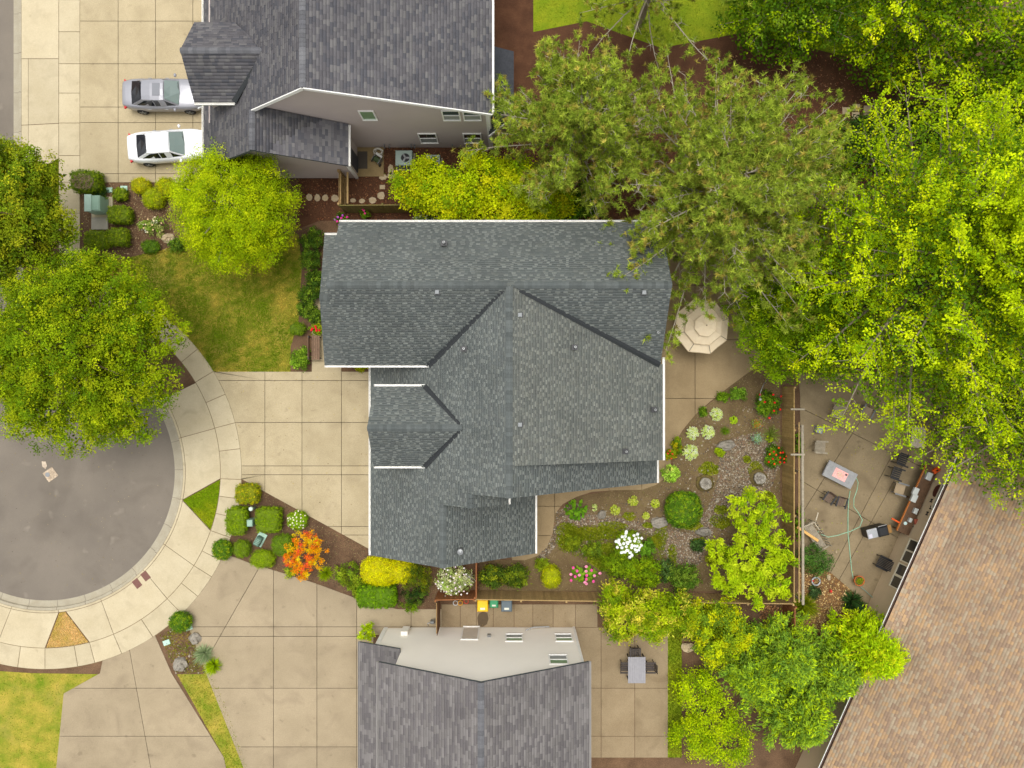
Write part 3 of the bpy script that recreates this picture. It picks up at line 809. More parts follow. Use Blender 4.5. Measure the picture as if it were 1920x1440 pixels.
plane(hs_, [(GX,-5.2),(1.29,-5.2),(1.29,-9.55),(GX,-9.55)], lambda x,y: GZ-SW_*(x-GX), (0,1,0), 57, DECK, PAL_MAIN, **mk)
BX, BZ = -2.07, zW(-2.07)
plane(hs_, [(BX,-5.2),(-0.2,-5.2),(-0.2,-6.27),(BX,-6.27)], lambda x,y: BZ-SW_*(x-BX), (0,1,0), 58, DECK, PAL_MAIN, **mk)
DY, DZ = -2.23, zW(-2.5)
zD = lambda y: DZ-SW_*abs(y-DY)
dvx = -2.5-2.09
plane(hs_, [(-7.3,-0.14),(dvx,-0.14),(-2.5,DY),(-7.36,DY)], lambda x,y: zD(y), (1,0,0), 59, DECK, PAL_MAIN, **mk)
plane(hs_, [(-7.3,-4.32),(dvx,-4.32),(-2.5,DY),(-7.36,DY)], lambda x,y: zD(y), (1,0,0), 60, DECK, PAL_MAIN, **mk)
PY, PZ = 4.76, 3.72
zP = lambda y: PZ-0.275*abs(y-PY)
plane(hs_, [(-10.6,8.42),(-8.5,8.42),(-8.5,PY),(-10.6,PY)], lambda x,y: zP(y), (1,0,0), 61, DECK, PAL_MAIN, **mk)
plane(hs_, [(-10.6,1.07),(-8.5,1.07),(-8.5,PY),(-10.6,PY)], lambda x,y: zP(y), (1,0,0), 62, DECK, PAL_MAIN, **mk)
up = lambda x,y,z: (x,y,z)
for a, b, p in (((-9.03,RY,RZ),(RX-0.15,RY,RZ),SN), ((7.79,RY,RZ),(RX+0.3,RY,RZ),SN), ((RX,-5.56,RZ),(RX,RY-0.1,RZ),0.5), ((GX,-9.55,GZ),(GX,-6.2,GZ),SW_),
                ((-7.36,DY,DZ),(-2.55,DY,DZ),SW_), ((BX,-6.27,BZ),(BX,-5.5,BZ),SW_), ((-10.6,PY,PZ),(-8.9,PY,PZ),0.275)):
    ridge_caps(hs_, a, b, p, CAP_MAIN)
valley(hs_, (vy(0.95),0.95,zN(0.95)), (RX-0.3,RY-0.25,RZ-0.2), 0.30)
valley(hs_, (7.75,ye-0.05,zE(7.79)), (RX+0.5,RY-0.25,RZ-0.18), 0.30)
valley(hs_, (dvx-0.02,-0.1,zD(-0.14)), (-2.55,DY+0.06,DZ-0.05), 0.26)
valley(hs_, (dvx-0.02,-4.36,zD(-4.32)), (-2.55,DY-0.06,DZ-0.05), 0.26)
gutter(hs_, (-9.03,8.45,zN(8.45)), (7.79,8.45,zN(8.45)), (0,1,0))
gutter(hs_, (-8.7,1.0,zN(1.0)), (vy(1.0)-0.08,1.0,zN(1.0)), (0,-1,0))
gutter(hs_, (-10.6,8.42,zP(8.42)), (-9.1,8.42,zP(8.42)), (0,1,0))
gutter(hs_, (-10.6,1.07,zP(1.07)), (-8.76,1.07,zP(1.07)), (0,-1,0))
gutter(hs_, (-7.87,-9.55,zW(-7.87)), (-7.87,1.18,zW(-7.87)), (-1,0,0))
gutter(hs_, (7.91,-4.0,zE(7.91)), (7.91,ye+0.35,zE(7.91)), (1,0,0))
gutter(hs_, (8.14,-5.56,zS(8.14)), (8.14,-3.95,zS(8.14)), (1,0,0))
gutter(hs_, (1.29,-9.55,GZ-SW_*(1.29-GX)), (1.29,-5.6,GZ-SW_*(1.29-GX)), (1,0,0))
gutter(hs_, (-7.28,-0.14,zD(-0.14)), (dvx,-0.14,zD(-0.14)), (0,1,0))
gutter(hs_, (-7.28,-4.32,zD(-4.32)), (dvx,-4.32,zD(-4.32)), (0,-1,0))
gutter(hs_, (-0.2,-6.27,BZ-SW_*1.87), (-0.2,-5.6,BZ-SW_*1.87), (1,0,0))
# walls under the roofs
for p2, z1 in (([(-8.75,1.35),(7.45,1.35),(7.45,8.1),(-8.75,8.1)], 5.35), ([(-7.45,-9.2),(0.9,-9.2),(0.9,-5.3),(-7.45,-5.3)], 2.75), ([(-7.45,-5.25),(7.5,-5.25),(7.5,1.3),(-7.45,1.3)], 2.75),
               ([(-3.5,-3.75),(7.48,-3.75),(7.48,1.28),(-3.5,1.28)], 5.15), ([(-7.05,-4.05),(-4.4,-4.05),(-4.4,-0.42),(-7.05,-0.42)], 5.1),
               ([(-10.2,1.5),(-8.8,1.5),(-8.8,8.0),(-10.2,8.0)], 2.5)):
    wall_core(hs_, p2, 0.0, z1, TAN_S)
gable(hs_, (-8.75,8.1), (-8.75,1.35), 5.75, 5.6, 0.484, 8.02, TAN_S)
gable(hs_, (7.45,1.35), (7.45,8.1), 5.6, 5.75, 0.516, 8.02, TAN_S)
gable(hs_, (-7.45,-9.2), (0.9,-9.2), 3.36, 2.94, 0.461, 5.8, TAN_S)
MB().box(-7.44,-9.19,2.7,-7.3,1.28,3.34).build('wall', TAN_S, hs_)
gable(hs_, (-7.05,-0.42), (-7.05,-4.05), 5.36, 5.36, 0.4986, 6.5, TAN_S)
gable(hs_, (-2.0,-5.25), (7.5,-5.25), 6.84, 3.16, 0.197, 8.0, TAN_S)
window(hs_, (-7.05,-2.23,4.5), (-1,0,0), 1.6, 1.1, PANE)
gd = MB()
for k in range(4): gd.box(-7.52,-8.6,0.05+k*0.54,-7.46,-3.7,0.05+k*0.54+0.52)
gdo = gd.build('garage_door', WHITE, hs_)
for k, y in enumerate((2.6,4.7,6.8)): window(hs_, (-8.75,y,4.4), (-1,0,0), 1.1, 1.3, PANE)
for y in (2.4,-1.5): window(hs_, (7.48,y,1.5), (1,0,0), 1.6, 1.3, PANE)
# pipes and vents on the roof
def roof_vent(px, py, zf, s=0.2):
    p = at(px, py, zf); z = p.z+0.06
    o = MB().rbox(p.x-s/2, p.y-s/2, z-0.12, p.x+s/2, p.y+s/2, z+0.12, 0.02).build('roof_vent', plain('grey vent paint', (140,143,144), .7, spec=.2), hs_)
    MB().box(p.x-s*0.75, p.y-s*0.7, z-0.09, p.x+s*0.75, p.y+s*0.7, z-0.03).build('vent_flange', BLACKM, o)
def pipe(px, py, zf, r=0.06):
    p = at(px, py, zf)
    o = MB().lathe([(r,-0.3),(r,0.3),(r*0.65,0.3),(r*0.65,0.1)], (p.x,p.y,p.z), 10).build('vent_pipe', GREYM, hs_)
    MB().box(p.x-0.16,p.y-0.14,p.z-0.05,p.x+0.14,p.y+0.13,p.z+0.04).build('pipe_boot', BLACKM, o)
for a in ((820,548,7.95),(1207,549,7.95),(975,591,8.0),(975,796,8.0)): roof_vent(*a)
for a in ((833,456,6.8),(870,654,6.85),(1078,651,7.25),(1232,624,6.5),(1227,768,5.9),(1173,846,6.3)): pipe(*a)
p = at(862,1036,5.6)
ch = MB().lathe([(0.13,-0.8),(0.13,0.15)], (p.x+0.05,p.y+0.1,p.z), 14).build('flue_pipe', BLACKM, hs_)
MB().lathe([(0.18,0.12),(0.19,0.2),(0.15,0.34),(0.03,0.38)], (p.x+0.05,p.y+0.1,p.z), 14).build('flue_cap', GREYM, ch)

# ---- the taupe neighbour to the north west
nh = thing('taupe_house', 'taupe two storey house with grey shingle roof and two parked cars', 'house', (0, 0, 0))
AX, AZ = -9.9, 9.2
zw = lambda x: AZ-0.79*(AX-x)
ze = lambda x: AZ-0.364*(x-AX)
kg = dict(course=0.16, tmin=0.2, tmax=0.42)
plane(nh, [(-17.05,11.95),(-13.3,11.95),(-13.3,14.0),(AX,14.0),(AX,30),(-17.05,30)], lambda x,y: zw(x), (0,1,0), 71, DECK, PAL_GREY, **kg)
plane(nh, [(AX,14.0),(-1.05,14.0),(-1.05,30),(AX,30)], lambda x,y: ze(x), (0,1,0), 72, DECK, PAL_GREY, **kg)
gz = zw(-13.3)
plane(nh, [(-13.3,11.95),(-8.98,11.95),(-8.98,14.24),(-13.3,14.24)], lambda x,y: gz-0.595*(x+13.3), (0,1,0), 73, DECK, PAL_GREY, single=150, **kg)
dz = 7.04
plane(nh, [(-16.6,14.72),(-14.5,14.72),(-12.4,16.8),(-16.7,16.8)], lambda x,y: dz-0.64*abs(y-16.8), (1,0,0), 74, DECK, PAL_GREY, **kg)
plane(nh, [(-16.6,18.88),(-14.5,18.88),(-12.4,16.8),(-16.7,16.8)], lambda x,y: dz-0.64*abs(y-16.8), (1,0,0), 75, DECK, PAL_GREY, **kg)
for a, b, p in (((-13.3,11.95,gz),(-13.3,14.0,gz),0.6), ((AX,14.0,AZ),(AX,24,AZ),0.4), ((-16.7,16.8,dz),(-12.5,16.8,dz),0.64)): ridge_caps(nh, a, b, p, CAP_GREY, w=0.16, step=0.21)
valley(nh, (-14.5,14.7,5.7), (-12.5,16.7,6.95), 0.28)
gutter(nh, (-16.6,14.72,5.71), (-14.5,14.72,5.71), (0,-1,0))
gutter(nh, (-17.05,11.95,zw(-17.05)), (-17.05,30,zw(-17.05)), (-1,0,0))
gutter(nh, (-8.98,11.95,gz-0.595*4.32), (-8.98,14.2,gz-0.595*4.32), (1,0,0))
gutter(nh, (-1.05,14.0,ze(-1.05)), (-1.05,30,ze(-1.05)), (1,0,0))
def rake(parent, a, b, m=WHITE):
    return MB().bar(Vector(a)-Vector((0,0,0.05)), Vector(b)-Vector((0,0,0.05)), 0.05, 0.2).build('rake_board', m, parent)
rake(nh, (AX,13.97,AZ), (-1.05,13.97,ze(-1.05))); rake(nh, (AX,13.97,AZ), (-13.25,13.97,zw(-13.25)))
wall_core(nh, [(-13.0,14.3),(-1.3,14.3),(-1.3,29),(-13.0,29)], 0, 5.9, TAUPE)
wall_core(nh, [(-16.6,12.45),(-9.35,12.45),(-9.35,14.28),(-16.6,14.28)], 0, 3.6, TAUPE)
wall_core(nh, [(-16.6,14.29),(-13.02,14.29),(-13.02,29),(-16.6,29)], 0, 4.0, TAUPE)
wall_core(nh, [(-16.2,15.0),(-14.3,15.0),(-14.3,18.6),(-16.2,18.6)], 4.0, 5.6, TAUPE)
gable(nh, (-13.0,14.3), (-1.3,14.3), 6.58, 5.9, 0.265, 9.0, TAUPE, th=0.1)
siding(nh, (-13.0,14.3), (-1.3,14.3), 0.15, 8.4, TAUPE, top=lambda t: min(zw(-13.0+11.7*t), ze(-13.0+11.7*t), 9)-0.1)
siding(nh, (-16.6,12.45), (-9.35,12.45), 0.15, 6.3, TAUPE, top=lambda t: min(zw(-16.6+7.25*t), gz-0.595*(-16.6+7.25*t+13.3))-0.12)
siding(nh, (-9.35,12.45), (-9.35,14.28), 0.15, 3.6, TAUPE)
for x, a, b in ((-9.35,12.45,0),(-1.3,14.3,0)):
    MB().box(x-0.1, a-0.06, 0, x+0.06, a+0.08, 3.6 if x < -5 else 5.7).build('corner_board', WHITE, nh)
def wwin(root, px, py, Y, ny, w, h, pane, lower=None, sash=True):
    """window on a wall of known plane, found from where its middle shows"""
    k = abs(py-720)/F; z = H-abs(Y)/k
    x = (px-960)*(H-z)/F
    return window(root, (x, Y, z), (0,ny,0), w, h, pane, sash=sash, lower=lower)
wwin(nh, 690, 215, 14.3, -1, 0.75, 1.2, PANE_G, sash=False)
wwin(nh, 803, 258, 14.3, -1, 1.0, 1.5, PANE_D, BLIND)
wwin(nh, 886, 258, 14.3, -1, 1.0, 1.5, PANE_D, BLIND)
wwin(nh, 846, 215, 14.3, -1, 0.9, 1.3, PANE, BLIND)
wwin(nh, 885, 215, 14.3, -1, 0.9, 1.3, PANE, BLIND)
bay = [(-1.28,14.32),(-0.16,15.26),(-0.16,18.5),(-1.28,18.5)]
wall_core(nh, bay, 0, 2.7, TAUPE)
rb = MB().add([(-1.3,14.05,2.75),(0.1,15.15,2.75),(0.1,18.8,2.75),(-1.28,18.8,3.5),(-1.28,14.7,3.5)], [(0,1,4),(1,2,3,4)]).build('bay_roof', mat('dark bay roof', (70,72,78), 0.92, var=0.12, scale=3, fine=(14,0.2)), nh)
MB().bar((-1.32,14.0,2.7),(0.13,15.12,2.7),0.06,0.16).build('bay_fascia', WHITE, nh)
MB().box(-1.3,14.2,0,-1.14,14.36,2.7).build('corner_post', WHITE, nh)
MB().box(-0.22,15.2,0,-0.08,15.34,2.7).build('corner_post', WHITE, nh)
dn_ = MB().tube([(-1.12,14.22,5.8),(-1.2,14.24,5.5),(-1.2,14.24,3.4)], 0.06, 8).build('downspout', WHITE, nh)
p = at(490,241,6.0); v_ = MB().rbox(p.x-0.16,p.y-0.16,p.z-0.2,p.x+0.16,p.y+0.16,p.z+0.2,0.03).build('roof_vent', BLACKM, nh)
gd = MB()
for k in range(4): gd.box(-16.68,14.9,0.05+k*0.56,-16.61,19.8,0.05+k*0.56+0.54)
gd.build('garage_door', WHITE, nh)
for x in (-7.6,-7.3,-6.0,-5.8,-3.55): MB().tube([(x,14.26,0.7),(x,14.1,0.7),(x,14.1,0.55)], 0.05, 8).build('wall_vent', GREYM, nh)
dr = MB().box(-9.36,12.75,0.1,-9.28,13.65,2.1).build('side_door', plain('dark grey door', (70,72,80), 0.5), nh)
MB().bar((-9.31,12.7,2.18),(-9.31,13.7,2.18),0.08,0.1).build('door_frame', WHITE, nh)

# ---- the off white neighbour to the south
sh = thing('white_house', 'off white two storey house with grey roof at the bottom edge', 'house', (0, 0, 0))
sx, sz = -1.5, 8.5
zs = lambda x: sz-0.455*abs(x-sx)
ks = dict(course=0.15, tmin=0.25, tmax=0.6)
plane(sh, [(sx,-14.4),(3.98,-14.4),(3.98,-30),(sx,-30)], lambda x,y: zs(x), (0,1,0), 81, DECK, PAL_SW, **ks)
plane(sh, [(sx,-14.4),(-6.9,-14.4),(-6.9,-30),(sx,-30)], lambda x,y: zs(x), (0,1,0), 82, DECK, PAL_SW, **ks)
plane(sh, [(-8.58,-14.57),(-6.15,-14.57),(-6.15,-30),(-8.58,-30)], lambda x,y: 2.8+0.42*(x+8.58), (0,1,0), 83, DECK, PAL_SW, **ks)
ridge_caps(sh, (sx,-14.4,sz), (sx,-22,sz), 0.455, CAP_GREY, w=0.16, step=0.21)
gm = plain('grey gutter', (150,146,142), 0.5)
gutter(sh, (3.98,-14.4,zs(3.98)), (3.98,-30,zs(3.98)), (1,0,0), gm); gutter(sh, (-6.9,-14.4,zs(-6.9)), (-6.9,-30,zs(-6.9)), (-1,0,0), gm); gutter(sh, (-8.58,-14.57,2.8), (-8.58,-30,2.8), (-1,0,0), gm)
wall_core(sh, [(-6.1,-14.71),(3.72,-14.71),(3.72,-29),(-6.1,-29)], 0, 5.95, CREAM)
wall_core(sh, [(-7.65,-14.75),(-6.11,-14.75),(-6.11,-29),(-7.65,-29)], 0, 2.85, CREAM)
gable(sh, (3.72,-14.71), (-6.1,-14.71), 5.95, 6.24, 0.5316, 8.33, CREAM, th=0.1)
siding(sh, (3.72,-14.71), (-6.1,-14.71), 0.15, 8.3, CREAM, top=lambda t: zs(3.72-9.82*t)-0.15)
siding(sh, (-6.11,-14.75), (-7.65,-14.75), 0.15, 2.9, CREAM, top=lambda t: 2.7+0.42*(2.4-1.54*t))
MB().box(3.66,-14.8,0,3.8,-14.66,5.9).build('corner_board', WHITE, sh)
MB().box(-7.74,-14.86,0,-7.5,-14.7,2.7).build('corner_board', WHITE, sh)
wwin(sh, 964, 1197, -14.71, 1, 0.95, 1.1, PANE_G, BLIND)
wwin(sh, 1057, 1197, -14.71, 1, 0.95, 1.1, PANE_G, BLIND)
wwin(sh, 1047, 1238, -14.71, 1, 0.95, 1.2, PANE_G, BLIND)
d2 = window(sh, (-2.45,-14.71,1.1), (0,1,0), 0.95, 2.05, plain('pale door paint', (206,196,180), .6), sash=False, name='side_door')
def small_box(root, px, py, Y, w, h, d, m, name):
    k = abs(py-720)/F; z = H-abs(Y)/k; x = (px-960)*(H-z)/F
    return MB().box(x-w/2, Y, z-h/2, x+w/2, Y+d, z+h/2).build(name, m, root)
small_box(sh, 760, 1187, -14.71, 0.4, 0.9, 0.25, CREAM, 'meter_box')
small_box(sh, 917, 1194, -14.71, 0.2, 0.25, 0.15, GREYM, 'wall_lamp')
MB().tube([at(985,1182,0.6)-Vector((0,0,0)),at(1000,1176,0.5),at(1030,1175,0.4)], 0.03, 6).build('conduit', GREYM, sh)

# ---- the brown roofed neighbour to the south east
bh = thing('brown_roof_house', 'single storey house with mottled brown shingle roof at the right', 'house', (0, 0, 0))
eo = Vector((22.5,-10.27,0)); ed = Vector((0.406,0.914,0)).normalized(); en = Vector((-0.914,0.406,0)).normalized()
def bp(t, s, z=0): return eo + ed*t - en*s + Vector((0,0,z))
zb = lambda s: 2.9+0.40*s
A, B = 9.5, -15.0
P3 = [tuple(bp(B,0,2.9)), tuple(bp(A,0,2.9)), tuple(bp(A,13,zb(13))), tuple(bp(B,13,zb(13)))]
deck(bh, P3, DECKT); shingles(bh, P3, ed, PAL_TAN, 91, course=0.15, tmin=0.16, tmax=0.3, single=300)
gutter(bh, bp(B,0,2.9), bp(A,0,2.9), en, plain('brown gutter', (88,66,54), 0.5))
MB().bar(bp(B,-0.16,2.86), bp(A,-0.16,2.86), 0.03, 0.05).build('gutter_lip', WHITE, bh)
wall_core(bh, [bp(B,0.36)[:2], bp(A-0.4,0.36)[:2], bp(A-0.4,11)[:2], bp(B,11)[:2]], 0, 2.85, BEIGE)
def bwin(px, py, w, h):
    """a window on the wall facing the patio"""
    best = None
    for k in range(0, 260):
        z = k*0.01; p = at(px, py, z); s = -(p-eo).dot(en)
        if best is None or abs(s-0.36) < best[0]: best = (abs(s-0.36), z, (p-eo).dot(ed))
    return window(bh, bp(best[2], 0.36, best[1]), en, w, h, PANE_D, sash=False, bars=1, trim=plain('cream window trim', (214,204,180), 0.6))
for a in ((1715,1025),(1706,1046),(1694,1071),(1684,1093)): bwin(a[0], a[1], 0.68, 1.15)
bwin(1764, 932, 1.5, 0.5)
MB().tube([at(1664,1152,0.3), at(1668,1150,1.2), at(1673,1147,2.5)], 0.04, 6).build('downspout', WHITE, bh)
# ------------------------------------------------------------------ foliage
def unit(a): return a/np.maximum(np.linalg.norm(a, axis=1, keepdims=True), 1e-9)
def leaf_mesh(name, P, N_, size, col, parent, aspect=0.55, cup=0.12, m=None, tdir=None, smooth=False):
    n = len(P); r = np.random.default_rng(n)
    N_ = unit(N_)
    t = unit(np.cross(N_, r.normal(0,1,(n,3)))) if tdir is None else unit(tdir - N_*(tdir*N_).sum(1, keepdims=True))
    b = np.cross(N_, t)
    s = np.asarray(size).reshape(-1,1)*np.ones((n,1))
    q = np.stack([P-t*s*.5, P+b*s*aspect*.5+N_*s*cup-t*s*.05, P+t*s*.5, P-b*s*aspect*.5+N_*s*cup-t*s*.05], 1)
    return fast_mesh(name, q.reshape(-1,3), np.arange(4*n), 4, np.repeat(col, 4, 0), m or LEAF, parent, o=off(parent, True))
def colours(n, palette, r, var=0.22, w=None):
    p = pal(palette)
    c = p[r.choice(len(p), n, p=w)]
    return np.clip(c*1.22*np.clip(r.normal(1, var, (n,1)), 0.45, 1.7), 0, .8)
def lobe_leaves(lobes, clumps, per, cr, palette, r, shell=(0.72,1.02), upb=0.55, low=-0.35, sq=2.0, outb=0.7, clvar=0.16, tips=None):
    """leaf clumps spread over and through a set of ellipsoid lobes"""
    areas = np.array([(b[0]*b[1]+b[0]*b[2]+b[1]*b[2]) for a, b in lobes]); areas = areas/areas.sum()
    PP, NN, CC, cen = [], [], [], []
    for (c, rad), ar in zip(lobes, areas):
        k = max(3, int(clumps*ar)); c = np.array(c); rad = np.array(rad)
        d = unit(r.normal(0,1,(k*3,3))); d = d[d[:,2] > low][:k]
        if sq != 2.0:
            d = d/((np.abs(d)**sq).sum(1, keepdims=True)**(1/sq))
        wob = 1+0.10*np.sin(d@r.normal(0,3,3)+1)+0.08*np.sin(d@r.normal(0,6,3))
        rr = r.uniform(shell[0]**2, shell[1]**2, len(d))**0.5*(wob if sq == 2.0 else 1)
        cc = c+d*rad*rr[:,None]
        cen.append(cc)
        kk = len(cc)
        off_ = r.normal(0,1,(kk,per,3))*np.array([cr,cr,cr*0.6])
        P = (cc[:,None,:]+off_).reshape(-1,3)
        out = unit(d/rad)
        n_ = np.repeat(out*outb+np.array([0,0,upb]), per, 0)+r.normal(0,0.5,(kk*per,3))
        cl = colours(kk, palette, r, clvar)
        col = np.repeat(cl, per, 0)*np.clip(r.normal(1,0.16,(kk*per,1)), .5, 1.5)
        PP.append(P); NN.append(n_); CC.append(col)
    return np.vstack(PP), np.vstack(NN), np.vstack(CC), np.vstack(cen)
def limb_tubes(mb, base, top, targets, r0, r1, rng, n=5):
    for t in targets:
        s = base.lerp(top, rng.uniform(0.35, 0.95)); t = Vector(t)
        m1 = s.lerp(t, 0.5)+Vector((rng.uniform(-.15,.15), rng.uniform(-.15,.15), 0.12*(t-s).length))
        mb.tube([s, m1, t], [r0, (r0+r1)/2, r1], n)
def lobe_tree(name, label, base, lobes, clumps, per, cr, palette, leaf, seed, cat='tree', group=None, bark=None, trunk_r=0.15, limbs=40, aspect=0.5, twig=0.02, inner=0, **kw):
    r = np.random.default_rng(seed); rng = random.Random(seed)
    root = thing(name, label, cat, base, group=group)
    P, N_, C, cen = lobe_leaves(lobes, clumps, per, cr, palette, r, **kw)
    ok = P[:,2] > 0.05; P, N_, C = P[ok], N_[ok], C[ok]
    leaf_mesh('crown', P, N_, leaf*r.uniform(.7,1.3,len(P)), C, root, aspect)
    if inner:
        vol = np.array([l[1][0]*l[1][1]*l[1][2] for l in lobes]); k_ = r.choice(len(lobes), inner, p=vol/vol.sum())
        lc, lr = np.array([l[0] for l in lobes])[k_], np.array([l[1] for l in lobes])[k_]
        Q = lc+unit(r.normal(0,1,(inner,3)))*lr*(r.uniform(.15,.8,(inner,1))**.5)*.85
        Q[:,2] = np.clip(Q[:,2], .3, None)
        leaf_mesh('occluder_leaves', Q, r.normal(0,.5,(inner,3))+np.array([0,0,1]), leaf*2.0*r.uniform(.7,1.3,inner), colours(inner, palette, r, .15)*.85, root, .6)  # leaf cards added inside to block light, their colour darkened as shade
    b = Vector(base); zc = max(l[0][2] for l in lobes)
    tp = Vector((np.mean([l[0][0] for l in lobes]), np.mean([l[0][1] for l in lobes]), zc))
    mb = MB().tube([b, b.lerp(tp, .5)+Vector((.05,.03,0)), tp], [trunk_r, trunk_r*.8, trunk_r*.4], 8)
    idx = r.choice(len(cen), min(limbs, len(cen)), replace=False)
    limb_tubes(mb, b, tp, [tuple(tp.lerp(Vector(cen[i]), .86)-Vector((0,0,.12))) for i in idx], trunk_r*.35, twig, rng)
    mb.build('trunk', bark or BARK_D, root)
    return root
def branch_tree(name, label, base, ht, z0, prof, nl, tw, lpt, palette, leaf, spread, elev, seed, twlen=1.4, bark=None, cat='tree', group=None, trunk_r=0.22, droop=0.0, twigshow=0.35, upb=0.8, aspect=0.6, w=None, lean=(0,0), inner=0):
    """trunk, limbs, side shoots and the leaves that sit along them"""
    r = np.random.default_rng(seed); rng = random.Random(seed)
    root = thing(name, label, cat, base, group=group); b = Vector(base)
    top = b+Vector((lean[0], lean[1], ht))
    mb = MB().tube([b, b.lerp(top,.35), b.lerp(top,.7), top], [trunk_r, trunk_r*.75, trunk_r*.4, 0.03], 8)
    PP, NN, CC, TT = [], [], [], []
    for i in range(nl):
        u = (i+.5)/nl; L_ = prof(u)*rng.uniform(.78,1.1); e = elev(u)+rng.uniform(-.12,.12); az = i*2.39996+rng.uniform(-.4,.4)
        zs_ = z0+(ht-z0)*u*.97
        s = b.lerp(top, min(zs_/ht, .99)); d = Vector((math.cos(az)*math.cos(e), math.sin(az)*math.cos(e), math.sin(e)))
        side = Vector((-math.sin(az), math.cos(az), 0)); bend = rng.uniform(-.12,.12)
        fn = lambda t: s+d*(L_*t)+side*(bend*L_*t*t)+Vector((0,0,(-droop)*L_*t*t))
        mb.tube([fn(0), fn(.35), fn(.7), fn(1)], [0.02+0.011*L_, 0.015+0.008*L_, 0.012+.004*L_, 0.008], 5, False)
        for j in range(tw):
            t = .25+.75*(j+rng.random())/tw; p = fn(t)
            sg = 1 if j % 2 else -1; an = sg*rng.uniform(.4,1.2)
            dd = (d*math.cos(an)+side*math.sin(an)+Vector((0,0,rng.uniform(-.1,.6)))).normalized()
            if j == tw-1: p = fn(.9); dd = (d+Vector((0,0,.2))).normalized()
            tl = twlen*(1.25-.6*t)*rng.uniform(.6,1.2)
            if rng.random() < twigshow: mb.tube([p, p+dd*tl*.55, p+dd*tl], [.016,.011,.005], 3, False)
            ss = r.uniform(0.05,1.05,lpt)**.8
            q = np.array(p)[None]+np.array(dd)[None]*(ss*tl)[:,None]+r.normal(0,spread,(lpt,3))*np.array([1,1,.7])
            nn = r.normal(0,.55,(lpt,3))+np.array([0,0,upb])+np.array(d)[None]*.35
            cc = np.repeat(colours(1, palette, r, .1, w), lpt, 0)*np.clip(r.normal(1,.17,(lpt,1)), .5, 1.5)
            PP.append(q); NN.append(nn); CC.append(cc); TT.append(np.repeat(np.array(dd)[None], lpt, 0)+r.normal(0,.6,(lpt,3)))
    P, N_, C, T = map(np.vstack, (PP, NN, CC, TT))
    ok = P[:,2] > 0.3; P, N_, C, T = P[ok], N_[ok], C[ok], T[ok]
    leaf_mesh('crown', P, N_, leaf*r.uniform(.65,1.3,len(P)), C, root, aspect, tdir=T)
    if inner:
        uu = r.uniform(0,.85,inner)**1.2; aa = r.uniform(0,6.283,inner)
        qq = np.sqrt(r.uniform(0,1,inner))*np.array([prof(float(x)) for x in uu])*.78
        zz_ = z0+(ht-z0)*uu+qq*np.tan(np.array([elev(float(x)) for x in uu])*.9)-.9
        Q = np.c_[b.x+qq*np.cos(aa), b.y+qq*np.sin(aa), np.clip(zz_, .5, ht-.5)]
        leaf_mesh('occluder_leaves', Q, r.normal(0,.5,(inner,3))+np.array([0,0,1]), leaf*1.5*r.uniform(.7,1.3,inner), colours(inner, DEEP, r, .15), root, .6)  # cards added inside the crown to block light and darken its gaps
    mb.build('trunk', bark or BARK, root)
    return root
def needles(name, tips, dirs, n_each, ln, width, palette, parent, r, spread=1.0):
    k = len(tips); T = np.repeat(np.array(tips), n_each, 0); D = np.repeat(unit(np.array(dirs)), n_each, 0)
    n = len(T)
    nd = unit(D*0.35+unit(r.normal(0,1,(n,3)))*spread+np.array([0,0,.3]))
    l = ln*r.uniform(.6,1.15,n)[:,None]
    st = T-D*(r.uniform(0,1,(n,1))*ln*0.5)
    sd = unit(np.cross(nd, r.normal(0,1,(n,3))))*width
    P = np.stack([st-sd, st+sd, st+nd*l], 1)
    cl = np.repeat(colours(k, palette, r, .2), n_each, 0)*np.clip(r.normal(1,.2,(n,1)), .5, 1.6)
    return fast_mesh(name, P.reshape(-1,3), np.arange(3*n), 3, np.repeat(cl, 3, 0), NEEDLE, parent, o=off(parent, True))
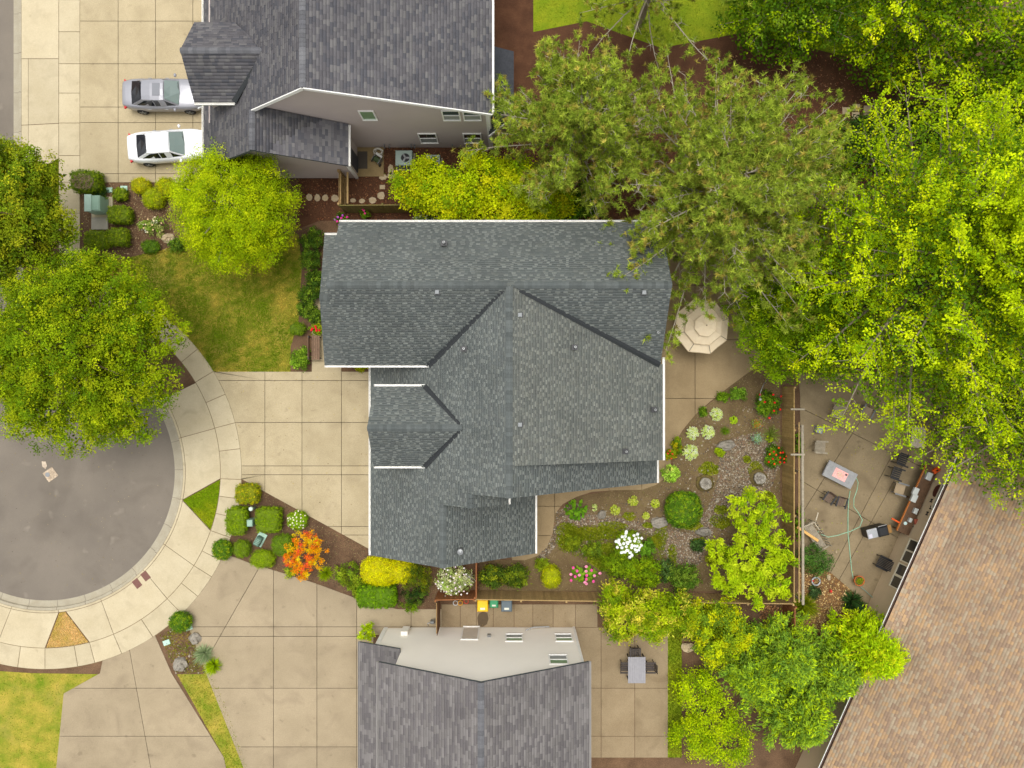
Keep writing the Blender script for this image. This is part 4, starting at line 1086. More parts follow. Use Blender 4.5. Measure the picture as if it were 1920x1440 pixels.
def pine(name, label, base, ht, z0, prof, nl, tw, seed, palette, group, n_each=33, ln=0.25, lean=(0,0)):
    r = np.random.default_rng(seed); rng = random.Random(seed)
    root = thing(name, label, 'tree', base, group=group); b = Vector(base); top = b+Vector((lean[0],lean[1],ht))
    mb = MB().tube([b, b.lerp(top,.5), top], [.24,.16,.03], 8); tips, dirs = [], []
    for i in range(nl):
        u = (i+.5)/nl; L_ = prof(u)*rng.uniform(.7,1.12); az = i*2.39996+rng.uniform(-.5,.5); e = .05+.55*u+rng.uniform(-.15,.15)
        s = b.lerp(top, min((z0+(ht-z0)*u)/ht, .98)); d = Vector((math.cos(az)*math.cos(e), math.sin(az)*math.cos(e), math.sin(e))); side = Vector((-math.sin(az), math.cos(az), 0))
        bend = rng.uniform(-.15,.15)
        fn = lambda t: s+d*(L_*t)+side*(bend*L_*t*t)+Vector((0,0,.08*L_*t*t))
        mb.tube([fn(0),fn(.4),fn(.75),fn(1)], [.015+.007*L_, .014+.005*L_, .012+.002*L_, .008], 5, False)
        for j in range(tw):
            t = .12+.88*(j+rng.random())/tw; p = fn(t); an = (1 if j%2 else -1)*rng.uniform(.3,1.15)
            dd = (d*math.cos(an)+side*math.sin(an)+Vector((0,0,rng.uniform(.0,.5)))).normalized(); tl = rng.uniform(.35,1.0)*(1.2-.5*t)
            mid = p+dd*tl*.5+Vector((rng.uniform(-.1,.1),rng.uniform(-.1,.1),.02)); en_ = p+dd*tl
            mb.tube([p,mid,en_], [.018,.013,.007], 3, False)
            if rng.random() < .12:       # bare grey spur
                for _ in range(3): mb.tube([mid, mid+Vector((rng.uniform(-.4,.4),rng.uniform(-.4,.4),rng.uniform(0,.25)))], [.012,.004], 3, False)
                continue
            tips += [tuple(en_), tuple(mid)]; dirs += [tuple(dd), tuple(dd)]
            for _ in range(2):
                d3 = (dd+Vector((rng.uniform(-.9,.9),rng.uniform(-.9,.9),rng.uniform(-.1,.6)))).normalized(); e3 = p.lerp(en_, rng.uniform(.4,.9))+d3*rng.uniform(.15,.4)
                tips.append(tuple(e3)); dirs.append(tuple(d3))
    needles('crown', tips, dirs, n_each, ln, 0.02, palette, root, r)
    ti = np.array(tips)[::3]+r.normal(0,.22,(len(tips[::3]),3))-np.array([0,0,.25])
    needles('inner_needles', ti, r.normal(0,1,(len(ti),3)), 13, .28, .022, palette, root, r)
    mb.build('trunk', mat('pale grey pine bark', (158,146,128), 0.95, c2=(184,174,156), scale=6), root)
    return root
# colours of the plants
LIME = [(166,182,14),(150,170,10),(184,194,22),(132,156,10)]
LIME2 = [(160,182,8),(142,168,8),(178,196,10),(112,142,10),(190,204,14)]
OLIVE = [(114,138,10),(132,152,12),(92,120,10),(150,162,16)]
GREEN = [(78,112,20),(94,128,22),(64,98,18),(112,140,28)]
DGREEN = [(48,74,26),(62,90,28),(38,62,24),(84,108,30)]
PINE = [(138,156,50),(152,168,56),(122,142,46),(166,178,64),(134,152,50),(146,162,54),(166,154,70)]
GOLD = [(222,210,6),(206,200,6),(230,216,14),(184,186,8)]
HEDGE = [(112,136,20),(128,148,22),(94,120,18),(142,156,30)]
CONIF = [(116,148,44),(132,164,44),(98,132,40),(146,174,36),(168,192,20)]

DEEP = [(84,116,14),(100,132,14),(72,102,14)]      # darker inner palette: shade inside the big crowns put into the colour
# --- trees
def billow(cx, cy, cz, R_, RZ_, k, sub, seed, zlow=.15):
    """lobes that bulge from one crown"""
    rng = random.Random(seed); ls = [((cx,cy,cz),(R_*.72,R_*.72,RZ_*.74))]
    for i in range(k):
        z = 1-(i+.5)/k*(1+zlow); a = i*2.39996+rng.uniform(-.3,.3); q = math.sqrt(max(0,1-z*z))
        f = rng.uniform(.69,.82); s_ = R_*sub*rng.uniform(.75,1.25)
        ls.append(((cx+R_*f*q*math.cos(a), cy+R_*f*q*math.sin(a), cz+RZ_*f*z),(s_,s_,s_*.75)))
    return ls
b_ = at(266,670)
lobe_tree('street_tree', 'big round green street tree beside the turning circle', b_, billow(b_.x,b_.y,5.6,5.3,3.6,60,.22,5), 2050, 54, .16, OLIVE, .112, 101, group='street trees', bark=BARK_D, trunk_r=.25, limbs=90, inner=9000, aspect=.5, low=-.3, clvar=.15)
b_ = at(116,444)
lobe_tree('street_tree', 'darker green street tree cut by the left edge, north of the bigger one', b_, billow(b_.x,b_.y,5.0,4.3,3.3,42,.25,6), 1200, 54, .16, [(104,126,18),(124,138,20),(86,110,16),(146,150,24)], .125, 102, group='street trees', bark=BARK_D, trunk_r=.22, limbs=60, inner=6000, aspect=.5, low=-.3, clvar=.15)
c = at(441,394,3.6)
lobe_tree('round_tree', 'bright lime round tree on the lawn by the house', (c.x,c.y,0), [((c.x,c.y,3.4),(3.55,3.6,2.7))]+billow(c.x,c.y,3.5,3.5,2.7,30,.26,7), 1120, 68, .17, [(162,180,10),(146,168,10),(178,190,14),(128,154,10)], .1, 103, bark=BARK, limbs=70, inner=6000, aspect=.36, low=-.2, clvar=.12)
gl = []
for px, py, rr, z in ((758,350,26,2.0),(798,318,24,2.4),(812,345,40,2.5),(850,368,48,2.8),(888,300,17,2.8),(900,335,42,3.0),(958,345,48,3.0),(1000,362,46,2.7),(1040,378,34,2.3),(860,396,42,2.3),(940,400,48,2.3),(1010,402,38,2.1),(790,372,34,2.1),(930,316,20,2.7)):
    q = at(px,py,z); m_ = rr*(H-z)/F; gl.append(((q.x,q.y,z),(m_,m_*.85,1.0)))
gb = at(900,375); lobe_tree('golden_tree', 'spreading golden green tree over the fence north of the house', (gb.x,gb.y,0), gl, 420, 95, 0.22, [(166,180,10),(150,170,10),(176,186,12),(184,184,16),(118,146,12)], 0.115, 104, limbs=50, inner=2500, aspect=.75, low=-.1)
dl = []
for px, py, rr, z in ((1060,390,34,1.6),(1105,385,22,1.4),(1100,360,16,1.3)):
    q = at(px,py,z); m_ = rr*(H-z)/F; dl.append(((q.x,q.y,z),(m_,m_,.8)))
gb = at(1075,392); lobe_tree('fence_shrub', 'mid green leafy shrub between the golden tree and the pine', (gb.x,gb.y,0), dl, 70, 70, 0.16, GREEN, 0.12, 105, cat='shrub', trunk_r=.06, limbs=12, aspect=.7)
pine('pine_tree', 'sparse olive pine over the taupe house corner', (3.3,13.3,0), 9.2, 3.0, lambda u: 5.0*(1-u)**.55+.4, 78, 16, 106, PINE, 'pines north east of the house')
pine('pine_tree', 'large olive pine overhanging the roof corner and back patio', (10.7,9.6,0), 10.5, 2.8, lambda u: 7.5*(1-u)**.5+.5, 122, 20, 107, PINE, 'pines north east of the house')
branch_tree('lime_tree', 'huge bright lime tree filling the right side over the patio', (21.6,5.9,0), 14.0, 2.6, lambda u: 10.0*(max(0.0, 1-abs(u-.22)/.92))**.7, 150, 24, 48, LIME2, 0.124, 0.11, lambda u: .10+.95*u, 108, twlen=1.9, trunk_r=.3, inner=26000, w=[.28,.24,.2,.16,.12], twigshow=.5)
b_ = at(1445,600)
lobe_tree('under_tree', 'mid green tree between the umbrella and the lime tree', b_, billow(b_.x,b_.y,3.6,3.9,2.2,34,.27,9), 880, 52, .16, [(98,128,10),(118,148,10),(84,114,10),(142,162,12)], .1, 109, bark=BARK, limbs=50, inner=4000, aspect=.6, low=-.2)
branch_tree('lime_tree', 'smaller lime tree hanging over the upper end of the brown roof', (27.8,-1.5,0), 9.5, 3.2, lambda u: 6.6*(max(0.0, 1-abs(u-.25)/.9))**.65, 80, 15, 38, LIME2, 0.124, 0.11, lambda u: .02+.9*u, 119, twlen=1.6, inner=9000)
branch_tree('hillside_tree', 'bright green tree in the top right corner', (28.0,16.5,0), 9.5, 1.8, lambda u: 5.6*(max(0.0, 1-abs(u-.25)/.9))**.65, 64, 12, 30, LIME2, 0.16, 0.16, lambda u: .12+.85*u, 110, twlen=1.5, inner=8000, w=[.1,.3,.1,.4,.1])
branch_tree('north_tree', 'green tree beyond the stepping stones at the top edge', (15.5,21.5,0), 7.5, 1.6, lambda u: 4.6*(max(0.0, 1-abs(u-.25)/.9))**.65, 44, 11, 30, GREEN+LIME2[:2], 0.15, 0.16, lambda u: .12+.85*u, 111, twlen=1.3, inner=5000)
cl = []
for px, py, rr, z in ((1600,262,40,1.6),(1640,250,32,1.5),(1590,300,30,1.3),(1660,290,30,1.2),(1690,225,36,1.2),(1745,240,40,1.3)):
    q = at(px,py,z); m_ = rr*(H-z)/F; cl.append(((q.x,q.y,z),(m_,m_,1.0)))
gb = at(1620,275); lobe_tree('camellia_shrub', 'dark glossy evergreen shrub below the paver squares', (gb.x,gb.y,0), cl, 150, 70, 0.2, DGREEN, 0.15, 112, cat='shrub', trunk_r=.08, limbs=20, aspect=.6)
# garden tree with palmate leaf rosettes
fl = []
for px, py, rr, z in ((1420,965,46,2.2),(1445,1000,30,2.3),(1390,1025,26,2.0),(1345,1020,18,1.6),(1350,1045,16,1.5),(1370,1065,40,2.2),(1410,1062,42,2.5),(1440,1035,30,2.3),(1470,1060,26,2.2),(1420,1105,34,2.2),(1467,1097,20,2.0),(1380,1090,34,2.1),(1435,1075,26,2.4),(1400,950,34,2.0)):
    q = at(px,py,z); m_ = rr*(H-z)/F; fl.append(((q.x,q.y,z),(m_,m_*.95,.75)))
gb = at(1405,1030); lobe_tree('rosette_tree', 'lime leaved small tree with star shaped leaf rosettes in the garden corner', (gb.x,gb.y,0), fl, 250, 44, 0.12, [(146,172,14),(160,182,16),(124,154,14),(172,188,30)], 0.23, 113, limbs=40, aspect=.32, low=.0, upb=.9, clvar=.1)
def area_shrub(name, label, spots, clumps, per, cr, palette, leaf, seed, base=None, zr=.8, **kw):
    ls = []
    for px, py, rr, z in spots:
        q = at(px,py,z); m_ = rr*(H-z)/F; ls.append(((q.x,q.y,z*.8),(m_,m_,z*.5+.15)))
    b = at(*(base or spots[0][:2])); kw.setdefault('cat', 'shrub'); kw.setdefault('trunk_r', .05); kw.setdefault('limbs', 14)
    return lobe_tree(name, label, (b.x,b.y,0), ls, clumps, per, cr, palette, leaf, seed, **kw)
area_shrub('bamboo_shrub', 'tall feathery yellow green shrub spilling over the south fence', [(1160,1135,30,2.4),(1200,1150,36,2.6),(1170,1170,34,2.3),(1240,1150,34,2.5),(1280,1150,30,2.3),(1225,1175,30,2.1),(1150,1110,18,2.2),(1290,1175,18,1.9)], 420, 44, .15, [(126,152,14),(148,166,14),(104,132,16),(196,186,60),(160,174,20)], .18, 114, aspect=.3, limbs=30, clvar=.22)
area_shrub('golden_shrub', 'yellow green leafy shrub at the bottom beside the patio table', [(1320,1170,34,2.2),(1355,1180,40,2.6),(1380,1190,30,2.5),(1330,1205,30,2.2),(1365,1150,22,2.0),(1340,1230,24,1.8)], 260, 60, .14, [(176,184,12),(150,168,16),(120,144,24),(104,132,30),(190,192,14)], .12, 115, aspect=.7, limbs=24)
def conifer(name, label, px, py, rr, ht, seed, palette=CONIF, group='conifers at the bottom edge'):
    r = np.random.default_rng(seed); rng = random.Random(seed)
    c = at(px, py, ht*.6); root = thing(name, label, 'tree', (c.x,c.y,0), group=group); b = Vector((c.x,c.y,0)); top = b+Vector((0,0,ht)); R_ = rr*(H-ht*.6)/F
    mb = MB().tube([b,b.lerp(top,.6),top], [.14,.08,.02], 7); tips, dirs = [], []
    for i in range(90):
        u = (i+.5)/90; L_ = R_*(1-u)**.75*rng.uniform(.75,1.1)+.15; az = i*2.39996; e = .15+.5*u
        s = b.lerp(top, .1+.88*u); d = Vector((math.cos(az)*math.cos(e), math.sin(az)*math.cos(e), math.sin(e))); side = Vector((-math.sin(az),math.cos(az),0))
        mb.tube([s,s+d*L_], [.03,.008], 4, False)
        for j in range(int(7+6*L_)):
            t = rng.uniform(.3,1); w_ = (1-t*.6)*.55
            p = s+d*(L_*t)+side*rng.uniform(-w_,w_)+Vector((0,0,rng.uniform(-.1,.1)))
            tips.append(tuple(p)); dirs.append(tuple((d+side*rng.uniform(-.8,.8)).normalized()))
    k_ = 12; T = np.repeat(np.array(tips), k_, 0); D = np.repeat(unit(np.array(dirs)), k_, 0); n_ = len(T)
    D = D+r.normal(0,.45,(n_,3))*np.array([1,1,.4])
    leaf_mesh('crown', T+r.normal(0,.11,(n_,3)), r.normal(0,.4,(n_,3))+np.array([0,0,1]), .22*r.uniform(.6,1.3,n_), np.repeat(colours(len(tips), palette, r, .16), k_, 0)*np.clip(r.normal(1,.15,(n_,1)),.5,1.5), root, .26, tdir=D)
    mb.build('trunk', BARK_D, root); return root
conifer('conifer', 'blue green conifer with lime tips below the leaf litter bed', 1478, 1238, 84, 4.6, 121)
conifer('conifer', 'bright lime conifer leaning over the brown roof edge', 1640, 1222, 84, 5.0, 122, [(166,196,14),(180,206,18),(148,182,16),(192,212,24)])
conifer('conifer', 'green conifer at the bottom edge left of the brown roof', 1560, 1262, 78, 4.6, 123)
conifer('conifer', 'small dark conifer behind the golden shrub', 1420, 1272, 62, 4.0, 124)
pine('pine_tree', 'olive pine beyond the roofs at the top edge', (7.6,21.5,0), 9.5, 2.8, lambda u: 5.2*(1-u)**.5+.5, 50, 8, 116, PINE, 'pines north east of the house')
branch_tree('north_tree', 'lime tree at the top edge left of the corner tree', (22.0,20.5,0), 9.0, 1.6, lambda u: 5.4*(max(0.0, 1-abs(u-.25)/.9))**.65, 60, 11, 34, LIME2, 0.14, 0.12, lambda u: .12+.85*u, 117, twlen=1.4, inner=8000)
area_shrub('corner_shrub', 'leafy green shrub at the bottom between lawn strip and conifers', [(1310,1300,40,1.6),(1340,1350,44,1.6),(1300,1390,40,1.5),(1370,1400,44,1.7)], 220, 70, .2, LIME2[:4], .12, 118, limbs=20)
conifer('conifer', 'dark green conifer outside the bottom right garden', 1500, 1345, 90, 5.0, 125)

# --- shrubs
def shrub(px, py, rx, ry, h, palette, label, style='ball', leaf=0.055, n=3600, name='shrub', cat='shrub', group=None, seed=None, flowers=None, aspect=.55, var=.12):
    """one shrub with its leaves, stems and, where it blooms, every flower head"""
    seed = seed or int(px*7+py*13); r = np.random.default_rng(seed); rng = random.Random(seed)
    zz = h*.7; c = at(px, py, zz); k = (H-zz)/F; RX_, RY_ = rx*k, ry*k
    root = thing(name, label, cat, (c.x,c.y,0), group=group)
    if style in ('ball','box'):
        sq = 2.4 if style == 'ball' else 6.0
        cl = max(40, n//22)
        n = int(n*.98); cl = max(60, n//14)
        co = MB(); q_ = MB().ell((0,0,0),(1,1,1),18,12)
        for v_ in q_.v:
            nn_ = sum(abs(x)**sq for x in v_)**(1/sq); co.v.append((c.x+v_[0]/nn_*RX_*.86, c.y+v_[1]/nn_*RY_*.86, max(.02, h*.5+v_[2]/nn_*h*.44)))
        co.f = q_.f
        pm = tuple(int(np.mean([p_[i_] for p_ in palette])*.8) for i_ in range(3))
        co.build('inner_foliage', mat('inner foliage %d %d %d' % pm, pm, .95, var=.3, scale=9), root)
        P, N_, C, cen = lobe_leaves([((c.x,c.y,h*.5),(RX_*.95,RY_*.95,h*.5))], cl, n//cl, .05 if style == 'ball' else .03, palette, r, shell=(.92,1.0), sq=sq, low=-.55, clvar=var, outb=1.0, upb=.3)
        P2, N2, C2, _ = lobe_leaves([((c.x,c.y,h*.5),(RX_*.8,RY_*.8,h*.45))], cl//3, n//cl, .06, palette, r, shell=(.9,1.0), sq=sq, low=-.6, clvar=var)
        P, N_, C = np.vstack([P,P2]), np.vstack([N_,N2]), np.vstack([C,C2])
        P[:,2] = np.clip(P[:,2], .03, None)
        leaf_mesh('foliage', P, N_, leaf*r.uniform(.7,1.3,len(P)), C, root, aspect)
    elif style == 'loose':
        ls = [((c.x,c.y,h*.5),(RX_*.7,RY_*.7,h*.45))]
        for k_ in range(7):
            a = k_*.9+rng.random(); ls.append(((c.x+RX_*.55*math.cos(a), c.y+RY_*.55*math.sin(a), h*rng.uniform(.35,.6)),(RX_*.42,RY_*.42,h*.36)))
        leaf = max(leaf, .105); n = int(n*.85); cl = max(30, n//24)
        P, N_, C, cen = lobe_leaves(ls, cl, 24, .05+.04*RX_, palette, r, clvar=.26, low=-.2)
        P[:,2] = np.clip(P[:,2], .03, None)
        leaf_mesh('foliage', P, N_, leaf*r.uniform(.7,1.3,len(P)), C, root, aspect)
    elif style == 'spike':
        m_ = n//12; a = r.uniform(0,6.28,m_); e = r.uniform(.15,1.35,m_); L_ = np.minimum(RX_,RY_)*r.uniform(.8,1.15,m_); hh = h*r.uniform(.6,1.1,m_)
        VV, LL = [], []
        for i in range(m_):
            d = np.array([math.cos(a[i]), math.sin(a[i])]); s_ = np.array([-d[1], d[0]])*.012
            pts = []
            for t in (0,.35,.7,1):
                p2 = np.array([c.x,c.y])+d*(L_[i]*t*math.cos(e[i]*.6)); z_ = hh[i]*(math.sin(e[i])*1.6*t-1.0*t*t*.9*(1.4-e[i])); pts.append((p2, max(.03,z_)))
            b0 = len(VV)
            for (p2,z_), wd in zip(pts,(1,1.2,.9,.15)): VV += [(p2[0]-s_[0]*wd*leaf*18,p2[1]-s_[1]*wd*leaf*18,z_),(p2[0]+s_[0]*wd*leaf*18,p2[1]+s_[1]*wd*leaf*18,z_)]
            for q_ in range(3): LL += [b0+2*q_, b0+2*q_+1, b0+2*q_+3, b0+2*q_+2]
        C = np.repeat(colours(m_, palette, r, .18), 8, 0)
        fast_mesh('blades', np.array(VV), np.array(LL), 4, C, LEAF, root, o=off(root, True))
    elif style == 'hosta':
        m_ = n; rings = np.sqrt(r.uniform(.02,1,m_)); a = r.uniform(0,6.28,m_)
        d = np.c_[np.cos(a),np.sin(a),np.zeros(m_)]
        P = np.array([c.x,c.y,0])+d*np.array([RX_,RY_,1])*(rings*.82)[:,None]; P[:,2] = h*(1.05-.75*rings**1.6)+r.normal(0,.03,m_)
        N_ = d*(rings*.8)[:,None]+np.array([0,0,1])+r.normal(0,.15,(m_,3))
        pc = colours(m_, palette, r, .12); s_ = leaf*r.uniform(.75,1.2,m_)
        leaf_mesh('leaves', P, N_, s_, pc, root, .62, cup=.05, tdir=d)
        if flowers and flowers[0] == 'edge':
            leaf_mesh('leaf_centres', P+np.array([0,0,.006]), N_, s_*.62, colours(m_, flowers[1], r, .1), root, .55, cup=.05, tdir=d); flowers = None
    mb = MB()
    for k_ in range(5):
        a = k_*1.3; mb.tube([(c.x+.02*math.cos(a),c.y+.02*math.sin(a),0),(c.x+RX_*.35*math.cos(a),c.y+RY_*.35*math.sin(a),h*.6)], [.018,.008], 4)
    mb.build('stems', BARK_D, root)
    if flowers:
        cols, num, fr, spread = flowers
        for ci, fc in enumerate(cols):
            fm = MB().ell((0,0,0),(fr,fr,fr*.7),8,5,.22,rng).mesh('flower', mat('petals %d %d %d' % fc, fc, .7, var=.12, scale=30))
            for k_ in range(num//len(cols)):
                t = 2.39996*(k_*len(cols)+ci)+rng.random()*.6; q = spread*math.sqrt((k_*len(cols)+ci+.5)/num)
                zf = h*(1.02-.35*q*q)
                link('flower', fm, root, (RX_*q*math.cos(t)+rng.uniform(-.03,.03), RY_*q*math.sin(t)+rng.uniform(-.03,.03), zf))
    return root
S = shrub
# corner bed of the taupe house
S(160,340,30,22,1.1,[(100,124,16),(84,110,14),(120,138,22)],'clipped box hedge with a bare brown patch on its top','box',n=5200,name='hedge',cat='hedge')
c = at(158,341,1.1); scat = np.random.default_rng(5)
S(262,347,18,15,.8,[(190,180,14),(172,172,16),(150,160,18)],'yellow barberry shrub beside the driveway edge',n=2600)
S(286,371,21,20,.9,[(158,170,14),(140,160,16),(172,178,18)],'lime green mounded shrub next to the yellow barberry',n=3000)
S(308,350,18,20,.9,[(176,176,14),(150,164,14)],'yellow green shrub tucked under the round lime tree',n=2400)
S(224,364,13,12,.6,HEDGE,'small clipped box ball by two pale utility lids','box',n=1800)
S(223,402,23,17,.9,HEDGE,'clipped box block east of the green utility box','box',n=3800,name='hedge',cat='hedge')
S(181,449,23,18,.9,HEDGE,'clipped box block nearest the north sidewalk','box',n=3800,name='hedge',cat='hedge')
S(220,444,20,17,.9,HEDGE,'clipped box block below the concrete pad','box',n=3400,name='hedge',cat='hedge')
S(285,424,27,20,.7,[(120,144,50),(150,160,80),(96,124,30),(226,206,150)],'rose bush with pale peach flowers in the corner bed','loose',leaf=.08,n=1500,flowers=([(236,200,150),(240,222,180)],12,.05,.9))
S(281,462,18,13,.5,GREEN,'low dark green mound at the lawn edge of the corner bed',n=1600)
S(331,459,16,13,.5,[(92,118,30),(78,104,30)],'low green mound beside the tan boulder','loose',n=1200)
S(188,362,12,16,.6,DGREEN,'dark straggly shrub behind the clipped hedge','loose',n=900)
# bed along the front of the house
for k,(px,py,rr,h,lb) in enumerate([(585,448,25,1.1,'dark green evergreen shrub at the north end of the front bed'),(580,485,22,1.0,'dark evergreen shrub beside the porch roof, second from the north'),(590,522,20,1.0,'green leafy shrub in the front bed beside the ridge end'),(578,550,22,1.0,'broad leaved green shrub mid way along the front bed'),(572,578,18,.9,'light green shrub in the front bed above the red flower'),(592,592,16,.8,'olive green shrub against the house front')]):
    S(px,py,rr,rr*.95,h,[(70,98,26),(88,116,28),(58,84,24),(110,134,34)],lb,'loose',leaf=.09,n=2200,group='shrubs along the house front')
S(557,616,17,12,.6,[(92,122,20),(116,140,24)],'low green mound by the lawn edge north of the bench',n=1300)
S(563,672,20,24,.8,[(112,146,34),(134,164,42),(92,124,30)],'round light green shrub between lawn and bench',n=2600,leaf=.09,style='loose')
S(592,617,14,12,.7,[(120,150,20),(150,160,26)],'small shrub with red blooms beside the bench','loose',leaf=.08,n=700,flowers=([(226,24,40)],6,.07,.6))
S(676,690,11,6,.4,[(170,172,16),(140,150,18)],'tiny yellow shrub between the two garage eaves','loose',n=600)
S(640,412,13,12,.9,GREEN,'magenta rhododendron at the house corner by the fence gate','loose',leaf=.09,n=700,flowers=([(214,52,140),(190,90,190)],10,.07,1.0))
S(684,398,8,10,1.0,GREEN,'slim rose with one pink bloom by the north fence','loose',leaf=.08,n=350,flowers=([(222,70,130)],3,.07,.4))
S(795,408,22,7,.6,[(150,170,90),(120,150,50)],'white flowered low plant under the north gutter','loose',leaf=.06,n=700,flowers=([(240,240,236)],14,.035,1.1))
# planting bed between the two driveways
PL = [(120,146,16),(132,156,18),(104,132,14)]
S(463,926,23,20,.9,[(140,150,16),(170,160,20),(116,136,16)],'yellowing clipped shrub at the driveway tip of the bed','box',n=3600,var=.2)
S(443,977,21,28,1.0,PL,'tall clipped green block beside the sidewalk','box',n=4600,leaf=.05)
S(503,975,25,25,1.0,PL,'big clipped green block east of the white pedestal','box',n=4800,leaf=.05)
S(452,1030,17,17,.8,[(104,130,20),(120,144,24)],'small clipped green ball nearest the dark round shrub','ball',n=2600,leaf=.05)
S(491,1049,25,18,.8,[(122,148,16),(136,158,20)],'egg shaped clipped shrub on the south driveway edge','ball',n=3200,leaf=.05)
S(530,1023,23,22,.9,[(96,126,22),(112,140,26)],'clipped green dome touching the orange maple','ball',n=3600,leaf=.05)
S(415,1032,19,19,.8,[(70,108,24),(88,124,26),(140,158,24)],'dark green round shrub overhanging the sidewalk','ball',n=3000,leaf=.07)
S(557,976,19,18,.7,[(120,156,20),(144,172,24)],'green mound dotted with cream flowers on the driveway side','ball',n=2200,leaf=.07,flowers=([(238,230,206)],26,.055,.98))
S(608,1078,15,17,.7,[(150,172,14),(128,154,14)],'yellow green spiky grass clump beside the orange maple','spike',leaf=.05,n=2600,cat='grass clump',name='grass_clump')
S(547,1072,16,12,.5,[(112,138,24),(140,152,40)],'low green mound under the orange maple','loose',n=900)
S(650,1080,28,26,.7,[(110,132,24),(130,146,30),(92,116,26)],'loose olive juniper left of the gold shrub','loose',n=2600)
S(668,1105,20,18,.6,[(120,138,26),(104,126,26)],'low olive juniper on the south driveway edge','loose',n=1500)
S(712,1072,40,30,1.3,GOLD,'bright gold shrub under the garage eave','ball',n=7000,leaf=.06,var=.18)
S(752,1072,30,24,1.2,GOLD,'bright gold shrub joined to its larger twin on the left','ball',n=4500,leaf=.06,var=.18)
S(706,1119,39,22,1.2,[(104,142,16),(120,156,18),(88,126,16)],'long clipped bright green hedge on the south driveway edge','box',n=6000,leaf=.07,name='hedge',cat='hedge')
S(780,1085,30,32,1.5,[(84,104,18),(104,118,20),(66,88,20),(130,134,20)],'dark olive conifer shrub south of the roof ridge','loose',n=3800,leaf=.08,aspect=.3)
S(776,1117,26,20,1.0,DGREEN,'dark green low conifer beside the long clipped hedge','loose',n=2200,leaf=.08,aspect=.3)
S(768,1138,22,10,.8,[(98,130,14),(120,146,18)],'green branch spreading over the south driveway','loose',n=900,leaf=.09,aspect=.35)
S(851,1090,36,32,1.6,[(190,200,130),(168,184,104),(214,214,170),(140,162,80)],'cream variegated bush with pale pink flowers by the fence end','loose',n=3600,leaf=.1,flowers=([(236,214,222),(246,240,236)],34,.055,1.0))
S(687,1188,18,17,1.6,[(170,190,12),(150,176,14)],'lime shrub at the corner of the white house','loose',n=1500,leaf=.1)
# bed at the bottom left
S(336,1168,21,19,.9,[(70,108,24),(90,126,28),(130,152,26)],'dark green round shrub at the south driveway corner','ball',n=3200,leaf=.07)
S(378,1230,20,22,.7,[(140,156,110),(118,138,92),(160,172,130)],'blue grey ornamental grass beside two dark boulders','spike',leaf=.04,n=5200,cat='grass clump',name='grass_clump')
S(396,1252,19,17,.7,[(150,176,12),(170,186,16),(120,150,14)],'bright lime grass clump south of the blue grey grass','spike',leaf=.06,n=3600,cat='grass clump',name='grass_clump')
# back garden
HV = [(186,204,110),(206,216,140),(160,188,80)]
for (px,py,rr,lb) in [(1345,777,14,'yellow variegated hosta nearest the curved patio edge'),(1300,813,14,'variegated hosta left of its touching twin'),(1329,811,15,'white edged hosta right of its touching twin'),(1296,849,18,'largest white edged hosta near the gutter corner')]:
    S(px,py,rr,rr,.45,[(206,214,150),(226,230,190),(190,204,110)],lb,'hosta',leaf=.2,n=120,name='hosta',cat='hosta',flowers=('edge',[(140,172,40),(160,184,60)]))
S(1377,788,9,9,.35,[(140,172,24),(160,184,40)],'small lime hosta right of the yellow hosta','hosta',leaf=.15,n=60,name='hosta',cat='hosta')
S(1361,808,10,12,.35,[(86,116,18),(104,132,22)],'small green grass tuft between the hostas','spike',leaf=.03,n=1500,cat='grass clump',name='grass_clump')
S(1318,772,8,8,.3,GREEN,'tiny green mound at the patio edge','loose',n=500)
S(1385,739,18,14,.8,[(96,134,34),(116,150,40)],'light green leafy shrub below the patio curve','loose',leaf=.09,n=1500)
S(1357,744,14,8,.5,[(110,140,24),(90,122,24)],'low green mound on the patio curve','loose',n=900)
S(1442,757,24,24,1.0,GREEN,'green rose bush with red blooms against the east fence','loose',leaf=.08,n=3000,flowers=([(222,24,22)],9,.07,1.2))
S(1456,857,20,22,1.0,GREEN,'shrub with scarlet flowers lower down the east fence','loose',leaf=.08,n=2200,flowers=([(226,24,22),(240,90,24)],14,.06,.9))
S(1450,815,20,20,.7,[(104,124,40),(126,142,56)],'spiky yucca between the potted plants and the fence','spike',leaf=.035,n=1300,cat='yucca',name='yucca')
S(1444,823,8,8,.3,[(170,186,24),(150,172,20)],'small lime plant under the yucca','hosta',leaf=.14,n=40)
S(1258,888,18,17,.8,[(150,184,60),(132,168,48),(168,196,80)],'pale lime hydrangea bush at the lower roof corner','loose',leaf=.12,n=1500)
S(1256,853,10,10,.6,[(130,150,20),(150,140,20)],'small shrub with orange red blooms by the east gutter','loose',n=900,flowers=([(226,80,40)],4,.06,.9))
S(1270,840,10,22,.6,[(120,140,20),(160,150,16),(96,124,20)],'narrow yellow green shrub along the patio curve','loose',n=1300)
S(1350,848,8,8,.3,[(140,160,20)],'small lime tuft beside the grey rock','loose',n=500)
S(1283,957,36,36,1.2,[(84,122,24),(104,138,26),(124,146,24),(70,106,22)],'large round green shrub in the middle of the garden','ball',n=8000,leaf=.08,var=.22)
for (px,py,rr,lb) in [(1154,957,12,'gold edged hosta left of the group of four'),(1188,940,12,'gold edged hosta nearest the house path'),(1230,945,10,'small gold edged hosta beside the round shrub'),(1212,968,8,'smallest gold hosta above the flat grey rock')]:
    S(px,py,rr,rr,.35,[(196,200,70),(214,212,110),(176,188,50)],lb,'hosta',leaf=.13,n=100,name='hosta',cat='hosta',flowers=('edge',[(104,136,30),(124,150,40)]))
